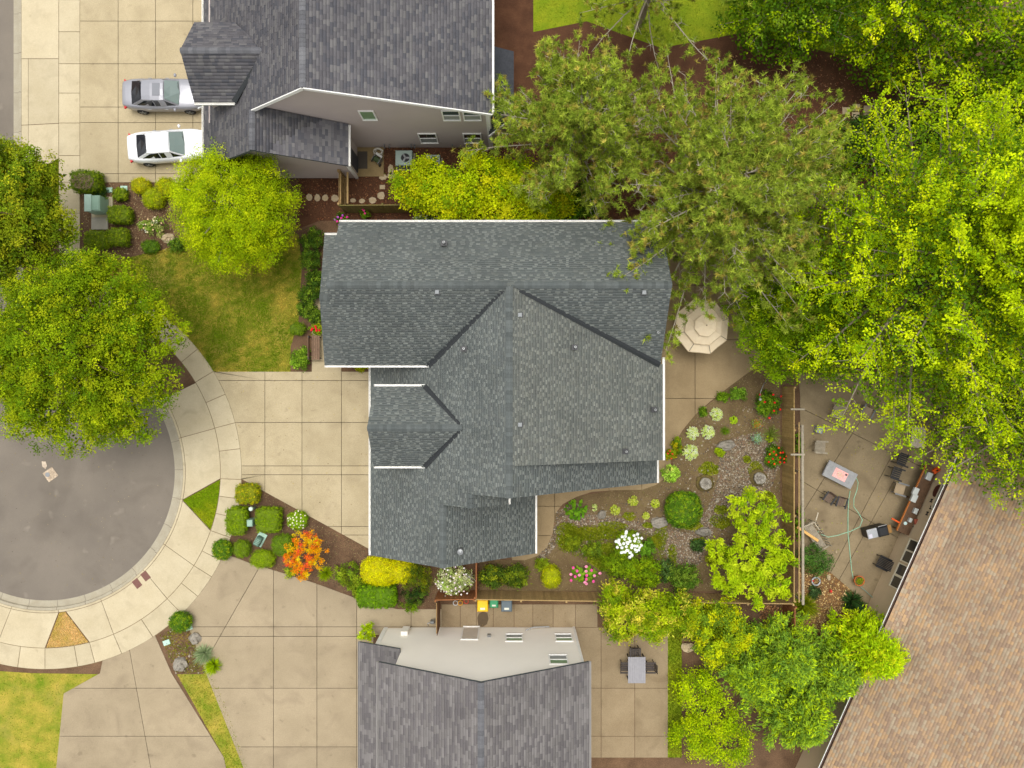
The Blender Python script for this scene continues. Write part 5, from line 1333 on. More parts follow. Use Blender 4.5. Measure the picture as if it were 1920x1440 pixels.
S(1082,958,26,22,.6,[(92,136,26),(108,150,30),(78,118,24)],'big leaved green hosta at the bend of the path','hosta',leaf=.34,n=55,name='hosta',cat='hosta')
S(1115,952,6,9,.35,HV,'small pale variegated hosta beside the round stone','hosta',leaf=.12,n=40,name='hosta',cat='hosta')
S(1180,1020,25,25,1.0,[(110,140,20),(130,152,22)],'white mophead hydrangea in full bloom','ball',n=2200,leaf=.1,flowers=([(246,246,240),(236,240,240)],44,.1,.98))
S(1215,1030,16,18,.7,[(84,122,28),(100,136,32)],'green leafy shrub right of the white hydrangea','loose',n=1500,leaf=.09)
S(1095,1078,32,18,.7,[(96,136,26),(120,156,34),(80,116,24)],'pink hydrangea with big green leaves by the south fence','hosta',leaf=.3,n=60,flowers=([(236,88,160),(244,150,180)],16,.09,1.0))
S(1034,1083,19,22,1.1,[(196,196,14),(176,184,14),(160,172,14)],'golden conifer shrub by the south fence','ball',n=3000,leaf=.07,aspect=.3,var=.15)
S(1015,1060,16,12,.6,[(110,132,20),(130,144,26)],'low olive shrub at the end of the path','loose',n=1200)
S(925,1082,30,22,1.2,[(62,84,24),(78,100,24),(120,130,24)],'dark green shrub in the fence corner behind the garage','loose',n=3600,leaf=.09)
S(968,1082,28,22,1.2,[(66,88,24),(84,106,24),(110,124,24)],'dark green shrub right of the fence corner','loose',n=3400,leaf=.09)
S(1160,1060,34,26,1.2,[(104,130,16),(124,146,18),(88,114,16)],'olive green shrub mass below the white hydrangea','loose',n=4200,leaf=.09)
S(1210,1075,34,32,1.4,[(116,144,14),(136,158,16),(96,126,16)],'bright green shrub mass by the south fence','loose',n=5000,leaf=.09)
S(1282,1085,36,28,1.3,[(70,100,26),(88,116,30),(112,136,40)],'dark leaved shrub between two green shrubs and the rosette tree','loose',n=4200,leaf=.1)
S(1248,1072,16,22,1.1,[(64,92,40),(84,108,50)],'blue green shrub at the fence middle','loose',n=1500,leaf=.08)
S(1307,1023,14,12,.5,[(60,90,40),(76,104,50)],'small dark green perennial by the gravel','loose',n=900,leaf=.1)
S(1112,1030,22,18,.6,[(110,128,24),(92,116,30)],'low green perennials above the pink hydrangea','loose',n=1500)
S(1073,1018,18,16,.4,[(122,136,22),(100,120,24)],'low ground plants near the path bend','loose',n=1200)
# side of the east patio
S(1532,1052,34,34,1.4,[(74,112,40),(96,132,52),(60,96,36)],'feathery green shrub east of the fence by the old bench','loose',n=5200,leaf=.11,aspect=.25)
S(1500,985,10,36,.6,[(96,128,24),(120,140,30)],'weedy green strip along the fence foot','loose',n=1400)
S(1515,1140,26,28,1.0,[(120,134,16),(140,146,20),(100,116,16)],'yellow green fountain grass below the wreath','spike',leaf=.04,n=5200,cat='grass clump',name='grass_clump')
S(1605,1132,26,22,.9,[(46,74,34),(60,90,40)],'dark green fern like plant against the beige wall','spike',leaf=.12,n=2200,cat='fern',name='fern')
S(1530,1112,14,12,.5,[(54,78,40),(70,92,50)],'dark low plant under the wreath','loose',n=900)
S(1500,835,6,26,.4,[(112,140,24),(92,124,24)],'thin green weeds along the grey beam','loose',n=900)
# Japanese maple in autumn colour
ml = []
for px, py, rr, z in ((565,1010,15,1.5),(585,1022,18,1.6),(600,1032,14,1.4),(550,1035,18,1.5),(572,1045,24,1.9),(590,1055,16,1.5),(545,1050,14,1.3),(562,1070,14,1.3),(575,1075,10,1.2),(585,1005,8,1.3)):
    q = at(px,py,z); m_ = rr*(H-z)/F; ml.append(((q.x,q.y,z),(m_,m_,.35)))
gb = at(573,1044)
lobe_tree('maple_tree', 'orange and red Japanese maple in the front bed', (gb.x,gb.y,0), ml, 150, 36, .075, [(240,132,14),(246,104,30),(228,160,12),(244,84,50),(196,172,16),(236,146,10)], .1, 131, cat='tree', trunk_r=.05, limbs=24, aspect=.4, low=.0, upb=.9, clvar=.1)
# ------------------------------------------------------------------ fences and timber
def fence(name, label, a, b, h, m, cat='fence', board=0.14, face=1, rails=True, posts=2.4, z0=0.0):
    """board fence: every board and post a part"""
    a, b = Vector((*a, z0)), Vector((*b, z0)); root = thing(name, label, cat, a); d = b-a; dn = d.normalized(); n = Vector((-dn.y, dn.x, 0))*face
    rz = math.atan2(dn.y, dn.x); k = int(d.length/board)
    me = MB().box(0, -0.011, 0.04, board*0.95, 0.011, h).mesh('board', m)
    for i in range(k):
        p = dn*(i*d.length/k)+n*0.03
        o = link('board', me, root, p+Vector((0,0,RND.uniform(-.02,.02))), (RND.uniform(-.012,.012), 0, rz))
    if rails:
        for z in (0.35, h-0.3): MB().bar(a+Vector((0,0,z)), b+Vector((0,0,z)), 0.04, 0.09).build('rail', m, root)
    MB().bar(a+n*0.03+Vector((0,0,h+0.025)), b+n*0.03+Vector((0,0,h+0.025)), 0.055, 0.03).build('top_cap', m, root)
    ps = max(1, int(d.length/posts))
    pm = MB().box(-.05,-.05,0,.05,.05,h).mesh('post', m)
    for i in range(ps+1): link('post', pm, root, d*(i/ps)-n*0.05, (0,0,rz))
    return root
fence('garden_fence', 'long weathered board fence along the south side of the garden', (-2.1,-12.5), (16.3,-12.75), 1.8, FENCE_D, face=1)
fence('garden_fence', 'tan board fence along the east side of the garden', (16.35,-0.2), (16.35,-12.6), 1.8, FENCE, face=-1)
fence('garden_fence', 'reddish board fence in the corner south of the garden fence', (16.4,-12.95), (16.4,-15.2), 1.8, FENCE_R, face=-1)
fence('north_fence', 'mossy board fence between the main house and the taupe house', (-10.05,10.37), (5.2,10.45), 1.8, mat('mossy fence boards', (118,100,62), .88, c2=(112,110,54), scale=3, fine=(14,.18), rnd=.15), face=-1)
fence('short_fence', 'short red cedar fence from garage wall to the south fence', (-2.1,-9.75), (-2.1,-12.4), 1.8, FENCE_R, face=1)
fence('side_fence', 'low plank fence behind the variegated bush', (-4.45,-12.55), (-2.2,-12.5), 1.75, FENCE_R, face=1)
g = thing('side_gate', 'dark brown wooden gate standing open beside the white house', 'gate', (-4.35,-12.8,0))
for k in range(12):
    MB().box(-4.36,-12.8-.15*k-.14,.08,-4.33,-12.8-.15*k,1.75).build('board', mat('dark gate boards', (110,78,50), .85, var=.2, scale=5, rnd=.15), g)
for z in (.4,1.45): MB().box(-4.42,-14.55,z,-4.365,-12.8,z+.09).build('rail', FENCE_D, g)
g = thing('yard_gate', 'wooden gate across the side yard by the stepping stones', 'gate', (-10.05,10.45,0))
for k in range(12): MB().box(-10.06,10.5+.145*k,.06,-10.03,10.5+.145*k+.135,1.7).build('board', FENCE_D, g)
for z in (.4,1.5): MB().box(-10.02,10.5,z,-9.95,12.3,z+.09).build('rail', FENCE_D, g)
for y in (10.42,12.34): MB().box(-10.1,y-.06,0,-9.96,y+.06,1.9).build('post', FENCE_D, g)
MB().box(-9.6,10.48,1.62,-9.5,12.3,1.7).build('top_rail', FENCE_D, g)
# timber rail on the neighbour's side of the east fence
tr = thing('timber_rail', 'silver grey timber beam on posts behind the east fence', 'timber rail', (16.72,-2.2,0))
MB().bar((16.7,-2.35,2.05),(16.74,-12.7,2.05),0.13,0.1).build('beam', GREYWOOD, tr)
MB().bar((16.55,-2.2,1.95),(16.55,-12.6,1.95),0.05,0.06).build('lower_rail', FENCE_D, tr)
for y in (-2.45,-5.1,-7.8,-10.4,-12.5): MB().box(16.66,y-.05,0,16.76,y+.05,2.0).build('post', GREYWOOD, tr)
for y in (-1.45+-.0,-4.05): MB().bar((16.0,y,2.12),(16.8,y,2.12),0.1,0.08).build('cross_arm', GREYWOOD, tr)

# ------------------------------------------------------------------ cars
def car(name, label, x_rear, yc, rz, paint, group, top_dark=False, L_=4.7, Wd=1.82):
    """sedan, nose towards +x"""
    root = thing(name, label, 'car', (x_rear+L_/2, yc, 0.03), rz, group)
    hw = Wd/2
    def plan(x):      # half width at a station, rounded nose and tail
        e = abs(x)/(L_/2)
        return hw*(1-0.30*max(0,e-.62)**1.6*3.4)
    xs = [-2.35,-2.28,-2.1,-1.8,-1.4,-1.0,-.5,0,.5,1.0,1.4,1.8,2.1,2.28,2.35]
    def deckz(x):     # height of the shoulder line along the car
        if x < -1.5: return .98-.03*((-1.5-x)/.85)
        if x > .95: return .94-.16*((x-.95)/1.4)**1.5
        return .96
    ring = []
    for x in xs:
        w = plan(x); dz_ = deckz(x); bt = .20 if abs(x) < 2.2 else .30
        e = 0 if abs(x) < 2.3 else .06
        ring.append([(x,-w*.90,bt),(x,-w,.42),(x,-w*1.0,.62),(x,-w*.955,dz_-.06-e),(x,-w*.86,dz_-e),(x,-w*.45,dz_+.025-e),(x,0,dz_+.035-e),(x,w*.45,dz_+.025-e),(x,w*.86,dz_-e),(x,w*.955,dz_-.06-e),(x,w,.62),(x,w,.42),(x,w*.90,bt)])
    n = len(ring[0]); vs = [p for r_ in ring for p in r_]
    fs = [(i*n+k,(i+1)*n+k,(i+1)*n+k+1,i*n+k+1) for i in range(len(ring)-1) for k in range(n-1)]
    fs += [(i*n+n-1,(i+1)*n+n-1,(i+1)*n,i*n) for i in range(len(ring)-1)]
    fs += [list(range(n)), [(len(ring)-1)*n+k for k in range(n)][::-1]]
    MB().add(vs, [f[::-1] for f in fs]).build('body', paint, root, smooth=True, world=False)
    # cabin: pillars and roof
    lo = [(-1.75,.72),(-.9,.80),(.1,.81),(1.02,.74)]; hi = [(-.98,.56),(-.45,.60),(.1,.61),(.32,.58)]
    def roofz(x): return 1.44-.06*((x+.15)/.8)**2
    rows = []
    for (xa,wa),(xb,wb) in zip(lo,hi): rows.append([(xa,-wa,.95),(xb,-wb,roofz(xb)-.03),(xb,-wb*.6,roofz(xb)+.02),(xb,0,roofz(xb)+.035),(xb,wb*.6,roofz(xb)+.02),(xb,wb,roofz(xb)-.03),(xa,wa,.95)])
    m_ = 7; vs = [p for r_ in rows for p in r_]
    fs = [(i*m_+k,(i+1)*m_+k,(i+1)*m_+k+1,i*m_+k+1) for i in range(3) for k in range(6)]
    fs += [list(range(7)), [3*m_+k for k in range(7)][::-1]]
    MB().add(vs, [f[::-1] for f in fs]).build('cabin', paint, root, world=False)
    gl, gd_ = glass_mat('car windscreen', (124,140,136), .08), glass_mat('dark car glass', (26,28,34), .05)
    def pane(pts, nm, g_, o_):
        pts = [Vector(p)+Vector(o_) for p in pts]; k = len(pts)
        nn = (pts[1]-pts[0]).cross(pts[2]-pts[0]).normalized()*.008
        MB().add(pts+[p-nn for p in pts], [list(range(k)), list(range(k,2*k))[::-1]]+[(i,k+i,k+(i+1)%k,(i+1)%k) for i in range(k)]).build(nm, g_, root, world=False)
    pane([(1.0,-.70,.965),(1.06,0,.985),(1.0,.70,.965),(.36,.54,1.415),(.38,0,1.45),(.36,-.54,1.415)], 'windscreen', gl, (.02,0,.012))
    pane([(-1.72,.68,.97),(-1.76,0,.985),(-1.72,-.68,.97),(-1.02,-.52,1.385),(-1.04,0,1.42),(-1.02,.52,1.385)], 'rear_window', gd_, (-.02,0,.012))
    for s in (-1,1):
        def sp(x, t):      # point on the side glass plane: t 0 at the sill, 1 at the roof
            a = np.interp(x,[p[0] for p in lo],[p[1] for p in lo]); b_ = np.interp(x,[p[0] for p in hi],[p[1] for p in hi])
            return (x, s*(a+(b_-a)*t)+s*.012, .95+(roofz(x)-.03-.95)*t)
        fr = [sp(-.30,.10),sp(.86,.06),sp(.35,.86),sp(-.30,.90)]; rr = [sp(-1.45,.10),sp(-.36,.10),sp(-.36,.90),sp(-.88,.82)]
        for q in (fr, rr): pane(q if s < 0 else q[::-1], 'side_window', gd_, (0,s*.004,0))
        mr = MB().ell((.82,s*1.02,1.0),(.09,.12,.08),8,6).build('mirror', paint, root, True, False)
        for x in (-.75,.25): MB().box(x-.1,s*.93-.015,.80,x+.1,s*.93+.015,.825).build('door_handle', GREYM, root, world=False)
        MB().obox((-2.2,s*.68,.78),(.07,-s*.05,0),(.0,.15,0),(0,0,.06)).build('tail_light', plain('red lamp lens', (196,20,34), .2), root, world=False)
        MB().obox((2.14,s*.66,.68),(.1,-s*.06,0),(0,.14,0),(0,0,.05)).build('headlight', plain('clear lamp lens', (220,224,226), .15), root, world=False)
        for x in (-1.42,1.40):
            ty = MB(); ty.lathe([(.20,-.1),(.31,-.1),(.33,-.06),(.33,.06),(.31,.1),(.20,.1)], (0,0,0), 20)
            ty.v = [(vx, vz, vy) for vx, vy, vz in ty.v]
            t_ = ty.mesh('tyre', plain('tyre rubber', (28,28,28), .85)); wo_ = link('wheel', t_, root, (x, s*(hw-.08), .33))
            rim = MB().lathe([(.2,-.02),(.2,.02)], (0,0,0), 16)
            for k in range(5):
                a = k*1.2566; rim.obox((.1*math.cos(a),.1*math.sin(a),.05),(.1*math.cos(a),.1*math.sin(a),0),(-.03*math.sin(a),.03*math.cos(a),0),(0,0,.02))
            rim.v = [(vx, s*(vz+.06), vy) for vx, vy, vz in rim.v]
            link('rim', rim.mesh('rim', GREYM), wo_)
    for k in (-1,1): MB().bar((1.05,k*.1,1.0),(.98,k*.1+.5,1.03),.02,.015).build('wiper', BLACKM, root, world=False)
    if top_dark: MB().rbox(-.30,-.36,1.455,.14,.36,1.482,.008).build('sunroof', glass_mat('sunroof glass', (120,122,128), .1), root, world=False)
    return root
car('parked_car', 'white sedan with its nose under the garage eave', -22.75, 14.15, math.radians(4), plain('white car paint', (236,237,238), .3, coat=.6, var=.02), 'cars parked by the taupe house')
car('parked_car', 'silver grey sedan with sunroof and red tail light at the top edge', -23.05, 17.2, 0.0, plain('grey car paint', (150,150,156), .3, metal=.3, coat=.6, var=.02), 'cars parked by the taupe house', True)

# ------------------------------------------------------------------ umbrella and seats
def umbrella():
    c = at(1318,612,2.3); root = thing('patio_umbrella', 'cream octagonal patio umbrella with three tiers', 'umbrella', (c.x,c.y,0))
    cm = mat('cream canvas', (222,203,170), .85, c2=(230,213,182), scale=3, fine=(40,.04))
    def tier(r0, r1, z0, z1, nm):
        st = []
        for k in range(8):
            a0, a1 = math.radians(22.5+45*k-6), math.radians(22.5+45*(k+1)-6)
            p = [(c.x+r0*math.cos(a0),c.y+r0*math.sin(a0),z0),(c.x+r0*math.cos(a1),c.y+r0*math.sin(a1),z0),(c.x+r1*math.cos(a1),c.y+r1*math.sin(a1),z1),(c.x+r1*math.cos(a0),c.y+r1*math.sin(a0),z1)]
            am = (a0+a1)/2; sag = .05*(r0-r1)
            mid0 = (c.x+(r0*math.cos(math.radians(22.5))*.985)*math.cos(am), c.y+(r0*math.cos(math.radians(22.5))*.985)*math.sin(am), z0+.01)
            mid1 = (c.x+(r1*math.cos(math.radians(22.5)))*math.cos(am), c.y+(r1*math.cos(math.radians(22.5)))*math.sin(am), z1-sag*.4)
            vs = [p[0],mid0,p[1],p[2],mid1,p[3]]; vs += [(x,y,z-.01) for x,y,z in vs]
            MB().add(vs, [(0,1,4,5),(1,2,3,4),(11,10,7,6),(10,9,8,7),(0,6,7,1),(1,7,8,2),(3,9,10,4),(4,10,11,5),(2,8,9,3),(5,11,6,0)]).build(nm, cm, root)
    tier(1.62,.9,2.05,2.36,'lower_panel'); tier(1.12,.46,2.44,2.74,'middle_panel'); tier(.64,.02,2.82,3.06,'top_panel')
    hm = mat('umbrella hem', (200,180,146), .85, var=.06, scale=6)
    for r0, z0_ in ((1.62,2.05),(1.12,2.44),(.64,2.82)):
        MB().tube([(c.x+(r0+.005)*math.cos(math.radians(22.5+45*k-6)), c.y+(r0+.005)*math.sin(math.radians(22.5+45*k-6)), z0_+.006) for k in range(9)], .016, 5).build('hem', hm, root)
    MB().tube([(c.x,c.y,0),(c.x,c.y,3.05)], .025, 10).build('pole', BLACKM, root)
    MB().lathe([(.0,3.13),(.03,3.11),(.035,3.05)], (c.x,c.y,0), 10).build('finial', BARK_D, root)
    MB().lathe([(.28,.03),(.28,.08),(.05,.14),(.04,.4)], (c.x,c.y,0), 18).build('base', BLACKM, root)
    for k in range(8):
        a = math.radians(22.5+45*k-6); MB().bar((c.x,c.y,2.9),(c.x+1.6*math.cos(a),c.y+1.6*math.sin(a),2.2),.02,.02).build('rib', BLACKM, root)
umbrella()
def chair(label, px, py, rz, m, frame, w=.6, d=.62, seat=.42, back=.5, slats=6, arms=True, name='patio_chair', cat='chair', recline=.28, solid=False, group=None, z0=.03):
    """chair facing +y: seat and back of slats, four legs, two arms"""
    p = at(px, py, seat+.05); root = thing(name, label, cat, (p.x,p.y,z0), rz, group)
    if solid:
        MB().rbox(-w/2,-d/2,seat-.03,w/2,d/2,seat+.02,.012).build('seat', m, root, world=False)
        vs = MB().obox((0,-d/2-recline*back/2,seat+back/2),(w/2,0,0),(0,.015,.0),(0,-recline*back/2,back/2)).build('backrest', m, root, world=False)
    else:
        for k in range(slats):
            x = -w/2+w*(k+.5)/slats
            MB().box(x-w/slats*.38,-d/2,seat,x+w/slats*.38,d/2,seat+.022).build('seat_slat', m, root, world=False)
            MB().bar((x,-d/2,seat+.03),(x,-d/2-recline*back,seat+back),w/slats*.72,.02,(0,1,0)).build('back_slat', m, root, world=False)
    for sx_ in (-1,1):
        for sy_ in (-1,1): MB().bar((sx_*(w/2-.02),sy_*(d/2-.03),0),(sx_*(w/2-.02),sy_*(d/2-.03),seat),.04,.04,(0,1,0)).build('leg', frame, root, world=False)
        if arms: 
            MB().box(sx_*(w/2+.03)-.045,-d/2-.05,seat+.2,sx_*(w/2+.03)+.045,d/2+.08,seat+.225).build('armrest', frame, root, world=False)
            MB().box(sx_*(w/2+.03)-.02,d/2-.06,seat-.1,sx_*(w/2+.03)+.02,d/2-.02,seat+.2).build('arm_post', frame, root, world=False)
    return root
R90 = math.pi/2
chair('grey slatted garden chair facing right, next to the east fence', 1538,838,-R90-.06, GREYWOOD, GREYWOOD, .62,.6,.38,.62,8,recline=.45,group='chairs on the east patio')
chair('grey slatted garden chair half hidden by lime branches', 1571,772,-.35-R90, GREYWOOD, GREYWOOD, .66,.62,.38,.62,8,recline=.45,group='chairs on the east patio')
chair('tan sling chair beside the leaf covered garden chair', 1625,772,-.5, plain('tan sling fabric', (170,150,120), .8), GREYM, .6,.6,.42,.4,solid=True,group='chairs on the east patio')
chair('brown slatted chair below the fire table, left of a pair', 1553,933,math.pi-.6, plain('brown chair slats', (112,92,76), .7), BLACKM, .5,.5,.42,.42,5,recline=.2,group='chairs on the east patio')
chair('brown slatted chair below the fire table, right of a pair', 1576,941,math.pi-.3, plain('brown chair slats', (112,92,76), .7), BLACKM, .5,.5,.42,.42,5,recline=.2,group='chairs on the east patio')
chair('black metal bar chair partly under the lime tree', 1692,862,-R90-.35, BLACKM, BLACKM, .6,.58,.6,.55,5,recline=.4,group='chairs on the east patio')
chair('black metal bar chair next to the tan folding chair', 1680,888,-R90-.35, BLACKM, BLACKM, .6,.58,.6,.55,5,recline=.4,group='chairs on the east patio')
chair('tan folding chair against the bar counter', 1688,917,-R90-.3, plain('tan sling fabric', (170,150,120), .8), GREYM, .62,.55,.42,.5,solid=True,recline=.6,group='chairs on the east patio')
chair('black slatted lounge chair in front of the beige wall', 1655,1055,R90-.45, BLACKM, BLACKM, .62,.62,.4,.7,7,recline=.7,group='chairs on the east patio')
# fire table
p = at(1575,890,.6); t = thing('fire_table', 'grey fire pit table with a glowing pink bed', 'table', (p.x,p.y,.03), math.radians(-27))
MB().rbox(-.95,-.5,.5,.95,.5,.6,.02).build('table_top', mat('grey concrete table', (150,150,150), .7, var=.12, scale=4, fine=(20,.1)), t, world=False)
MB().box(-.75,-.36,0,.75,.36,.5).build('base', plain('grey table base', (120,120,122), .7), t, world=False)
MB().box(-.42,-.28,.602,.42,.28,.615).build('fire_bed', mat('pink glass chips', (236,150,140), .4, c2=(246,196,190), scale=14), t, world=False)
fb = MB(); rg = random.Random(3)
for k in range(24): 
    a, q = rg.uniform(0,6.28), .2*math.sqrt(rg.random()); fb.ell((q*math.cos(a),q*math.sin(a)*.8,.63),(.035,.03,.02),6,4)
fo = fb.build('lava_rocks', mat('pale rocks', (206,196,170), .8, var=.3, scale=20), t, world=False); fo['kind'] = 'stuff'
MB().box(.25,.1,.616,.37,.2,.64).build('control_cover', BLACKM, t, world=False)
p = at(1537,806,.4); t = thing('side_cube', 'small blue grey cube table near the fence', 'side table', (p.x,p.y,.03), -.25)
MB().rbox(-.19,-.19,0,.19,.19,.42,.03).build('top', plain('blue grey plastic', (140,144,150), .6), t, world=False)
MB().box(-.2,-.2,.1,.2,.2,.14).build('band', plain('blue grey band', (120,124,130), .6), t, world=False)
p = at(1721,820,.7); t = thing('patio_table', 'cream table partly covered by lime branches', 'table', (p.x,p.y,.03), -.1)
for k in range(6): MB().box(-.42+k*.14,-.62,.70,-.42+k*.14+.132,.62,.74).build('table_slat', plain('cream table paint', (206,192,172), .7), t, world=False)
for sx_ in (-1,1):
    for sy_ in (-1,1): MB().box(sx_*.36-.03,sy_*.55-.03,0,sx_*.36+.03,sy_*.55+.03,.7).build('leg', GREYM, t, world=False)
# old bench by the fence, with a loose timber across it
p = at(1528,1005,.5); t = thing('old_bench', 'weathered white bench with worn slats by the fence', 'bench', (p.x,p.y,.03), math.radians(-58))
for k in range(7): MB().box(-.85,-.28+k*.08,.42,.85,-.28+k*.08+.066,.445).build('seat_slat', GREYWOOD, t, world=False)
for k in range(9): MB().bar((-.8+k*.2,.32,.45),(-.8+k*.2,.42,.95),.1,.02,(0,1,0)).build('back_slat', GREYWOOD, t, world=False)
for sx_ in (-1,1):
    MB().box(sx_*.85-.035,-.32,.62,sx_*.85+.035,.38,.66).build('armrest', GREYWOOD, t, world=False)
    for y in (-.28,.34): MB().box(sx_*.84-.03,y-.03,0,sx_*.84+.03,y+.03,.62).build('leg', GREYWOOD, t, world=False)
a, b = at(1495,988,1.0), at(1534,1014,.55)
setp(MB().bar(a,b,.15,.05).build('loose_plank', mat('new pine plank', (226,176,104), .75, var=.1, scale=6)), 'orange new plank lying across the old bench', 'plank')
a, b = at(1534,961,1.0), at(1528,982,.95)
setp(MB().tube([a, at(1530,975,1.0), b, at(1541,1000,.5)], .035, 7).build('pale_pipe', plain('pale pipe', (196,184,160), .6)), 'pale bent pipe standing at the bench end', 'pipe')
a, b = at(1500,990,1.0), at(1529,979,.95)
setp(MB().tube([a,b], .02, 6).build('pale_rod', plain('pale pipe', (196,184,160), .6)), 'thin pale rod between fence and bent pipe', 'rod')
# grill
p = at(1646,998,.9); t = thing('grill', 'black and steel barbecue grill with its lid beside the bar', 'grill', (p.x,p.y,.03), math.radians(14))
MB().rbox(.0,-.3,.5,.62,.3,.98,.08).build('lid', BLACKM, t, world=False)
MB().box(-.62,-.28,.8,-.02,.28,.86).build('side_shelf', plain('steel shelf', (176,178,180), .35, metal=.7), t, world=False)
MB().box(-.6,-.26,.1,.6,.26,.78).build('cabinet', BLACKM, t, world=False)
MB().bar((.05,.34,.95),(.57,.34,.95),.03,.03).build('handle', plain('steel', (190,190,190), .3, metal=.8), t, world=False)
for k in range(5): MB().lathe([(.03,0),(.03,.04),(.0,.045)], (-.1+k*-.1,.2,.86), 10).build('knob', plain('steel', (190,190,190), .3, metal=.8), t, world=False)
MB().rbox(-.58,-.24,.862,-.36,0,.89,.01).build('burner', plain('burner plate', (214,210,220), .3, metal=.5), t, world=False)
MB().box(.64,-.22,.82,.84,.26,.85).build('cutting_board', mat('cutting board', (150,112,62), .7, var=.1, scale=8), t, world=False)
# bar counter
cA, cB = at(1738,870,1.0), at(1682,995,1.0)
d = (cB-cA); dn = d.normalized(); n = Vector((-dn.y,dn.x,0)); 
t = thing('bar_counter', 'long wooden outdoor bar counter along the beige wall', 'counter', (cA.x,cA.y,0))
BAR = mat('brown counter boards', (88,66,48), .7, c2=(106,80,58), scale=4, fine=(14,.12), rnd=.12)
sgn = 1 if (n.x > 0) else -1
for k in range(5): 
    o_ = n*sgn*(.07+k*.145)
    MB().bar(cA+o_, cB+o_, .138, .05).build('counter_board', BAR, t)
MB().bar(cA-n*sgn*.02+Vector((0,0,-.02)), cB-n*sgn*.02+Vector((0,0,-.02)), .04, .12).build('front_edge', mat('orange trim wood', (190,116,56), .7, var=.1, scale=6), t)
MB().bar(cA+n*sgn*.66-Vector((0,0,.51)), cB+n*sgn*.66-Vector((0,0,.51)), .08, .9).build('counter_base', BAR, t)
for k_ in (.03,.5,.97): MB().bar(cA.lerp(cB,k_)+n*sgn*.25-Vector((0,0,.98)), cA.lerp(cB,k_)+n*sgn*.25-Vector((0,0,.03)), .07, .07, (0,1,0)).build('counter_leg', BAR, t)
GREYB = plain('clear grey plastic', (164,168,166), .35)
for (px,py,s_,lb) in ((1716,921,.34,'upper clear storage box on the bar counter'),(1713,934,.36,'open grey storage box below the upper clear one'),(1716,958,.26,'narrow grey box further down the counter'),(1741,893,.36,'grey box lid propped at the top of the counter'),(1706,975,.2,'small pale box at the bottom end of the counter')):
    p = at(px,py,1.12); bx = thing('storage_box', lb, 'box', (p.x,p.y,1.026), math.atan2(dn.y,dn.x), 'boxes on the bar counter')
    MB().rbox(-s_*.6,-s_*.4,0,s_*.6,s_*.4,.16,.02).build('tub', GREYB, bx, world=False)
    MB().rbox(-s_*.64,-s_*.44,.162,s_*.64,s_*.44,.19,.01).build('lid', plain('pale box lid', (190,194,190), .4), bx, world=False)
p = at(1757,882,1.2); bx = thing('tool_case', 'orange and black tool case on the counter end', 'case', (p.x,p.y,1.026), .6)
MB().rbox(-.2,-.13,0,.2,.13,.18,.03).build('case_body', plain('orange plastic', (232,92,30), .4), bx, world=False)
MB().box(-.06,-.03,.182,.06,.03,.22).build('handle', BLACKM, bx, world=False)
# things on the beige wall
def on_wall(px, py):
    best = None
    for k in range(0, 280):
        z = k*.01; q = at(px,py,z); s_ = -(q-eo).dot(en)
        if best is None or abs(s_-.36) < best[0]: best = (abs(s_-.36), z, (q-eo).dot(ed))
    return bp(best[2], .36, best[1])
q = on_wall(1757,921)+en*.03
ov = MB(); 
for k in range(20):
    a = 2*math.pi*k/20; ov.v.append(tuple(q+ed*.38*math.cos(a)+Vector((0,0,.24*math.sin(a)))+en*.0))
for k in range(20):
    a = 2*math.pi*k/20; ov.v.append(tuple(q+ed*.36*math.cos(a)+Vector((0,0,.22*math.sin(a)))+en*.05))
ov.f = [[k,(k+1)%20,20+(k+1)%20,20+k] for k in range(20)]+[[20+k for k in range(20)]]
setp(ov.build('wall_plaque', mat('dark maroon plaque', (78,40,30), .6, var=.2, scale=6)), 'oval dark maroon plaque hung on the beige wall', 'plaque')
for (px,py,lb) in ((1747,939,'upper small black lizard ornament on the beige wall'),(1746,952,'middle small black lizard ornament on the beige wall'),(1739,963,'lowest black butterfly ornament on the beige wall')):
    q = on_wall(px,py)+en*.03; w_ = thing('wall_ornament', lb, 'ornament', q, group='ornaments on the beige wall')
    MB().obox(q, ed*.1, en*.01, Vector((0,0,.04))).build('body', BLACKM, w_)
    for s_ in (-1,1): MB().obox(q+ed*s_*.08, ed*.03, en*.008, Vector((0,0,.1))).build('wing', BLACKM, w_)
# hose and pot
hp = [(1604,893),(1609,905),(1607,918),(1601,935),(1601,950),(1610,962),(1617,975),(1612,988),(1595,996),(1570,1004),(1553,1007),(1540,1002),(1533,996)]
setp(MB().tube([at(a,b,.05) for a,b in hp], .022, 6).build('garden_hose', plain('pale green hose', (150,196,164), .5)), 'pale green hose looping from the fire table to the old bench', 'hose')
hp = [(1594,920),(1591,940),(1590,965),(1590,1000),(1594,1040),(1597,1070),(1600,1086)]
setp(MB().tube([at(a,b,.075) for a,b in hp], .022, 6).build('garden_hose', plain('pale green hose', (150,196,164), .5)), 'pale green hose running down to the terracotta pot', 'hose')
p = at(1611,1089,.4); t = thing('terracotta_pot', 'round terracotta pot with green sprouts at the bed edge', 'pot', (p.x,p.y,.02))
TERRA = mat('terracotta', (196,104,56), .8, var=.12, scale=8)
MB().lathe([(.2,0),(.3,.4),(.32,.42),(.27,.42),(.26,.36)], (p.x,p.y,.02), 20).build('pot', TERRA, t, True)
MB().lathe([(.27,.37),(.27,.38)], (p.x,p.y,.02), 16).build('soil', SOIL, t)
r_ = np.random.default_rng(8); k = 300; P = np.c_[r_.normal(p.x,.11,k), r_.normal(p.y,.11,k), r_.uniform(.4,.5,k)]
leaf_mesh('sprouts', P, r_.normal(0,.5,(k,3))+np.array([0,0,1]), .06, colours(k,[(110,130,16),(140,150,20)],r_), t)
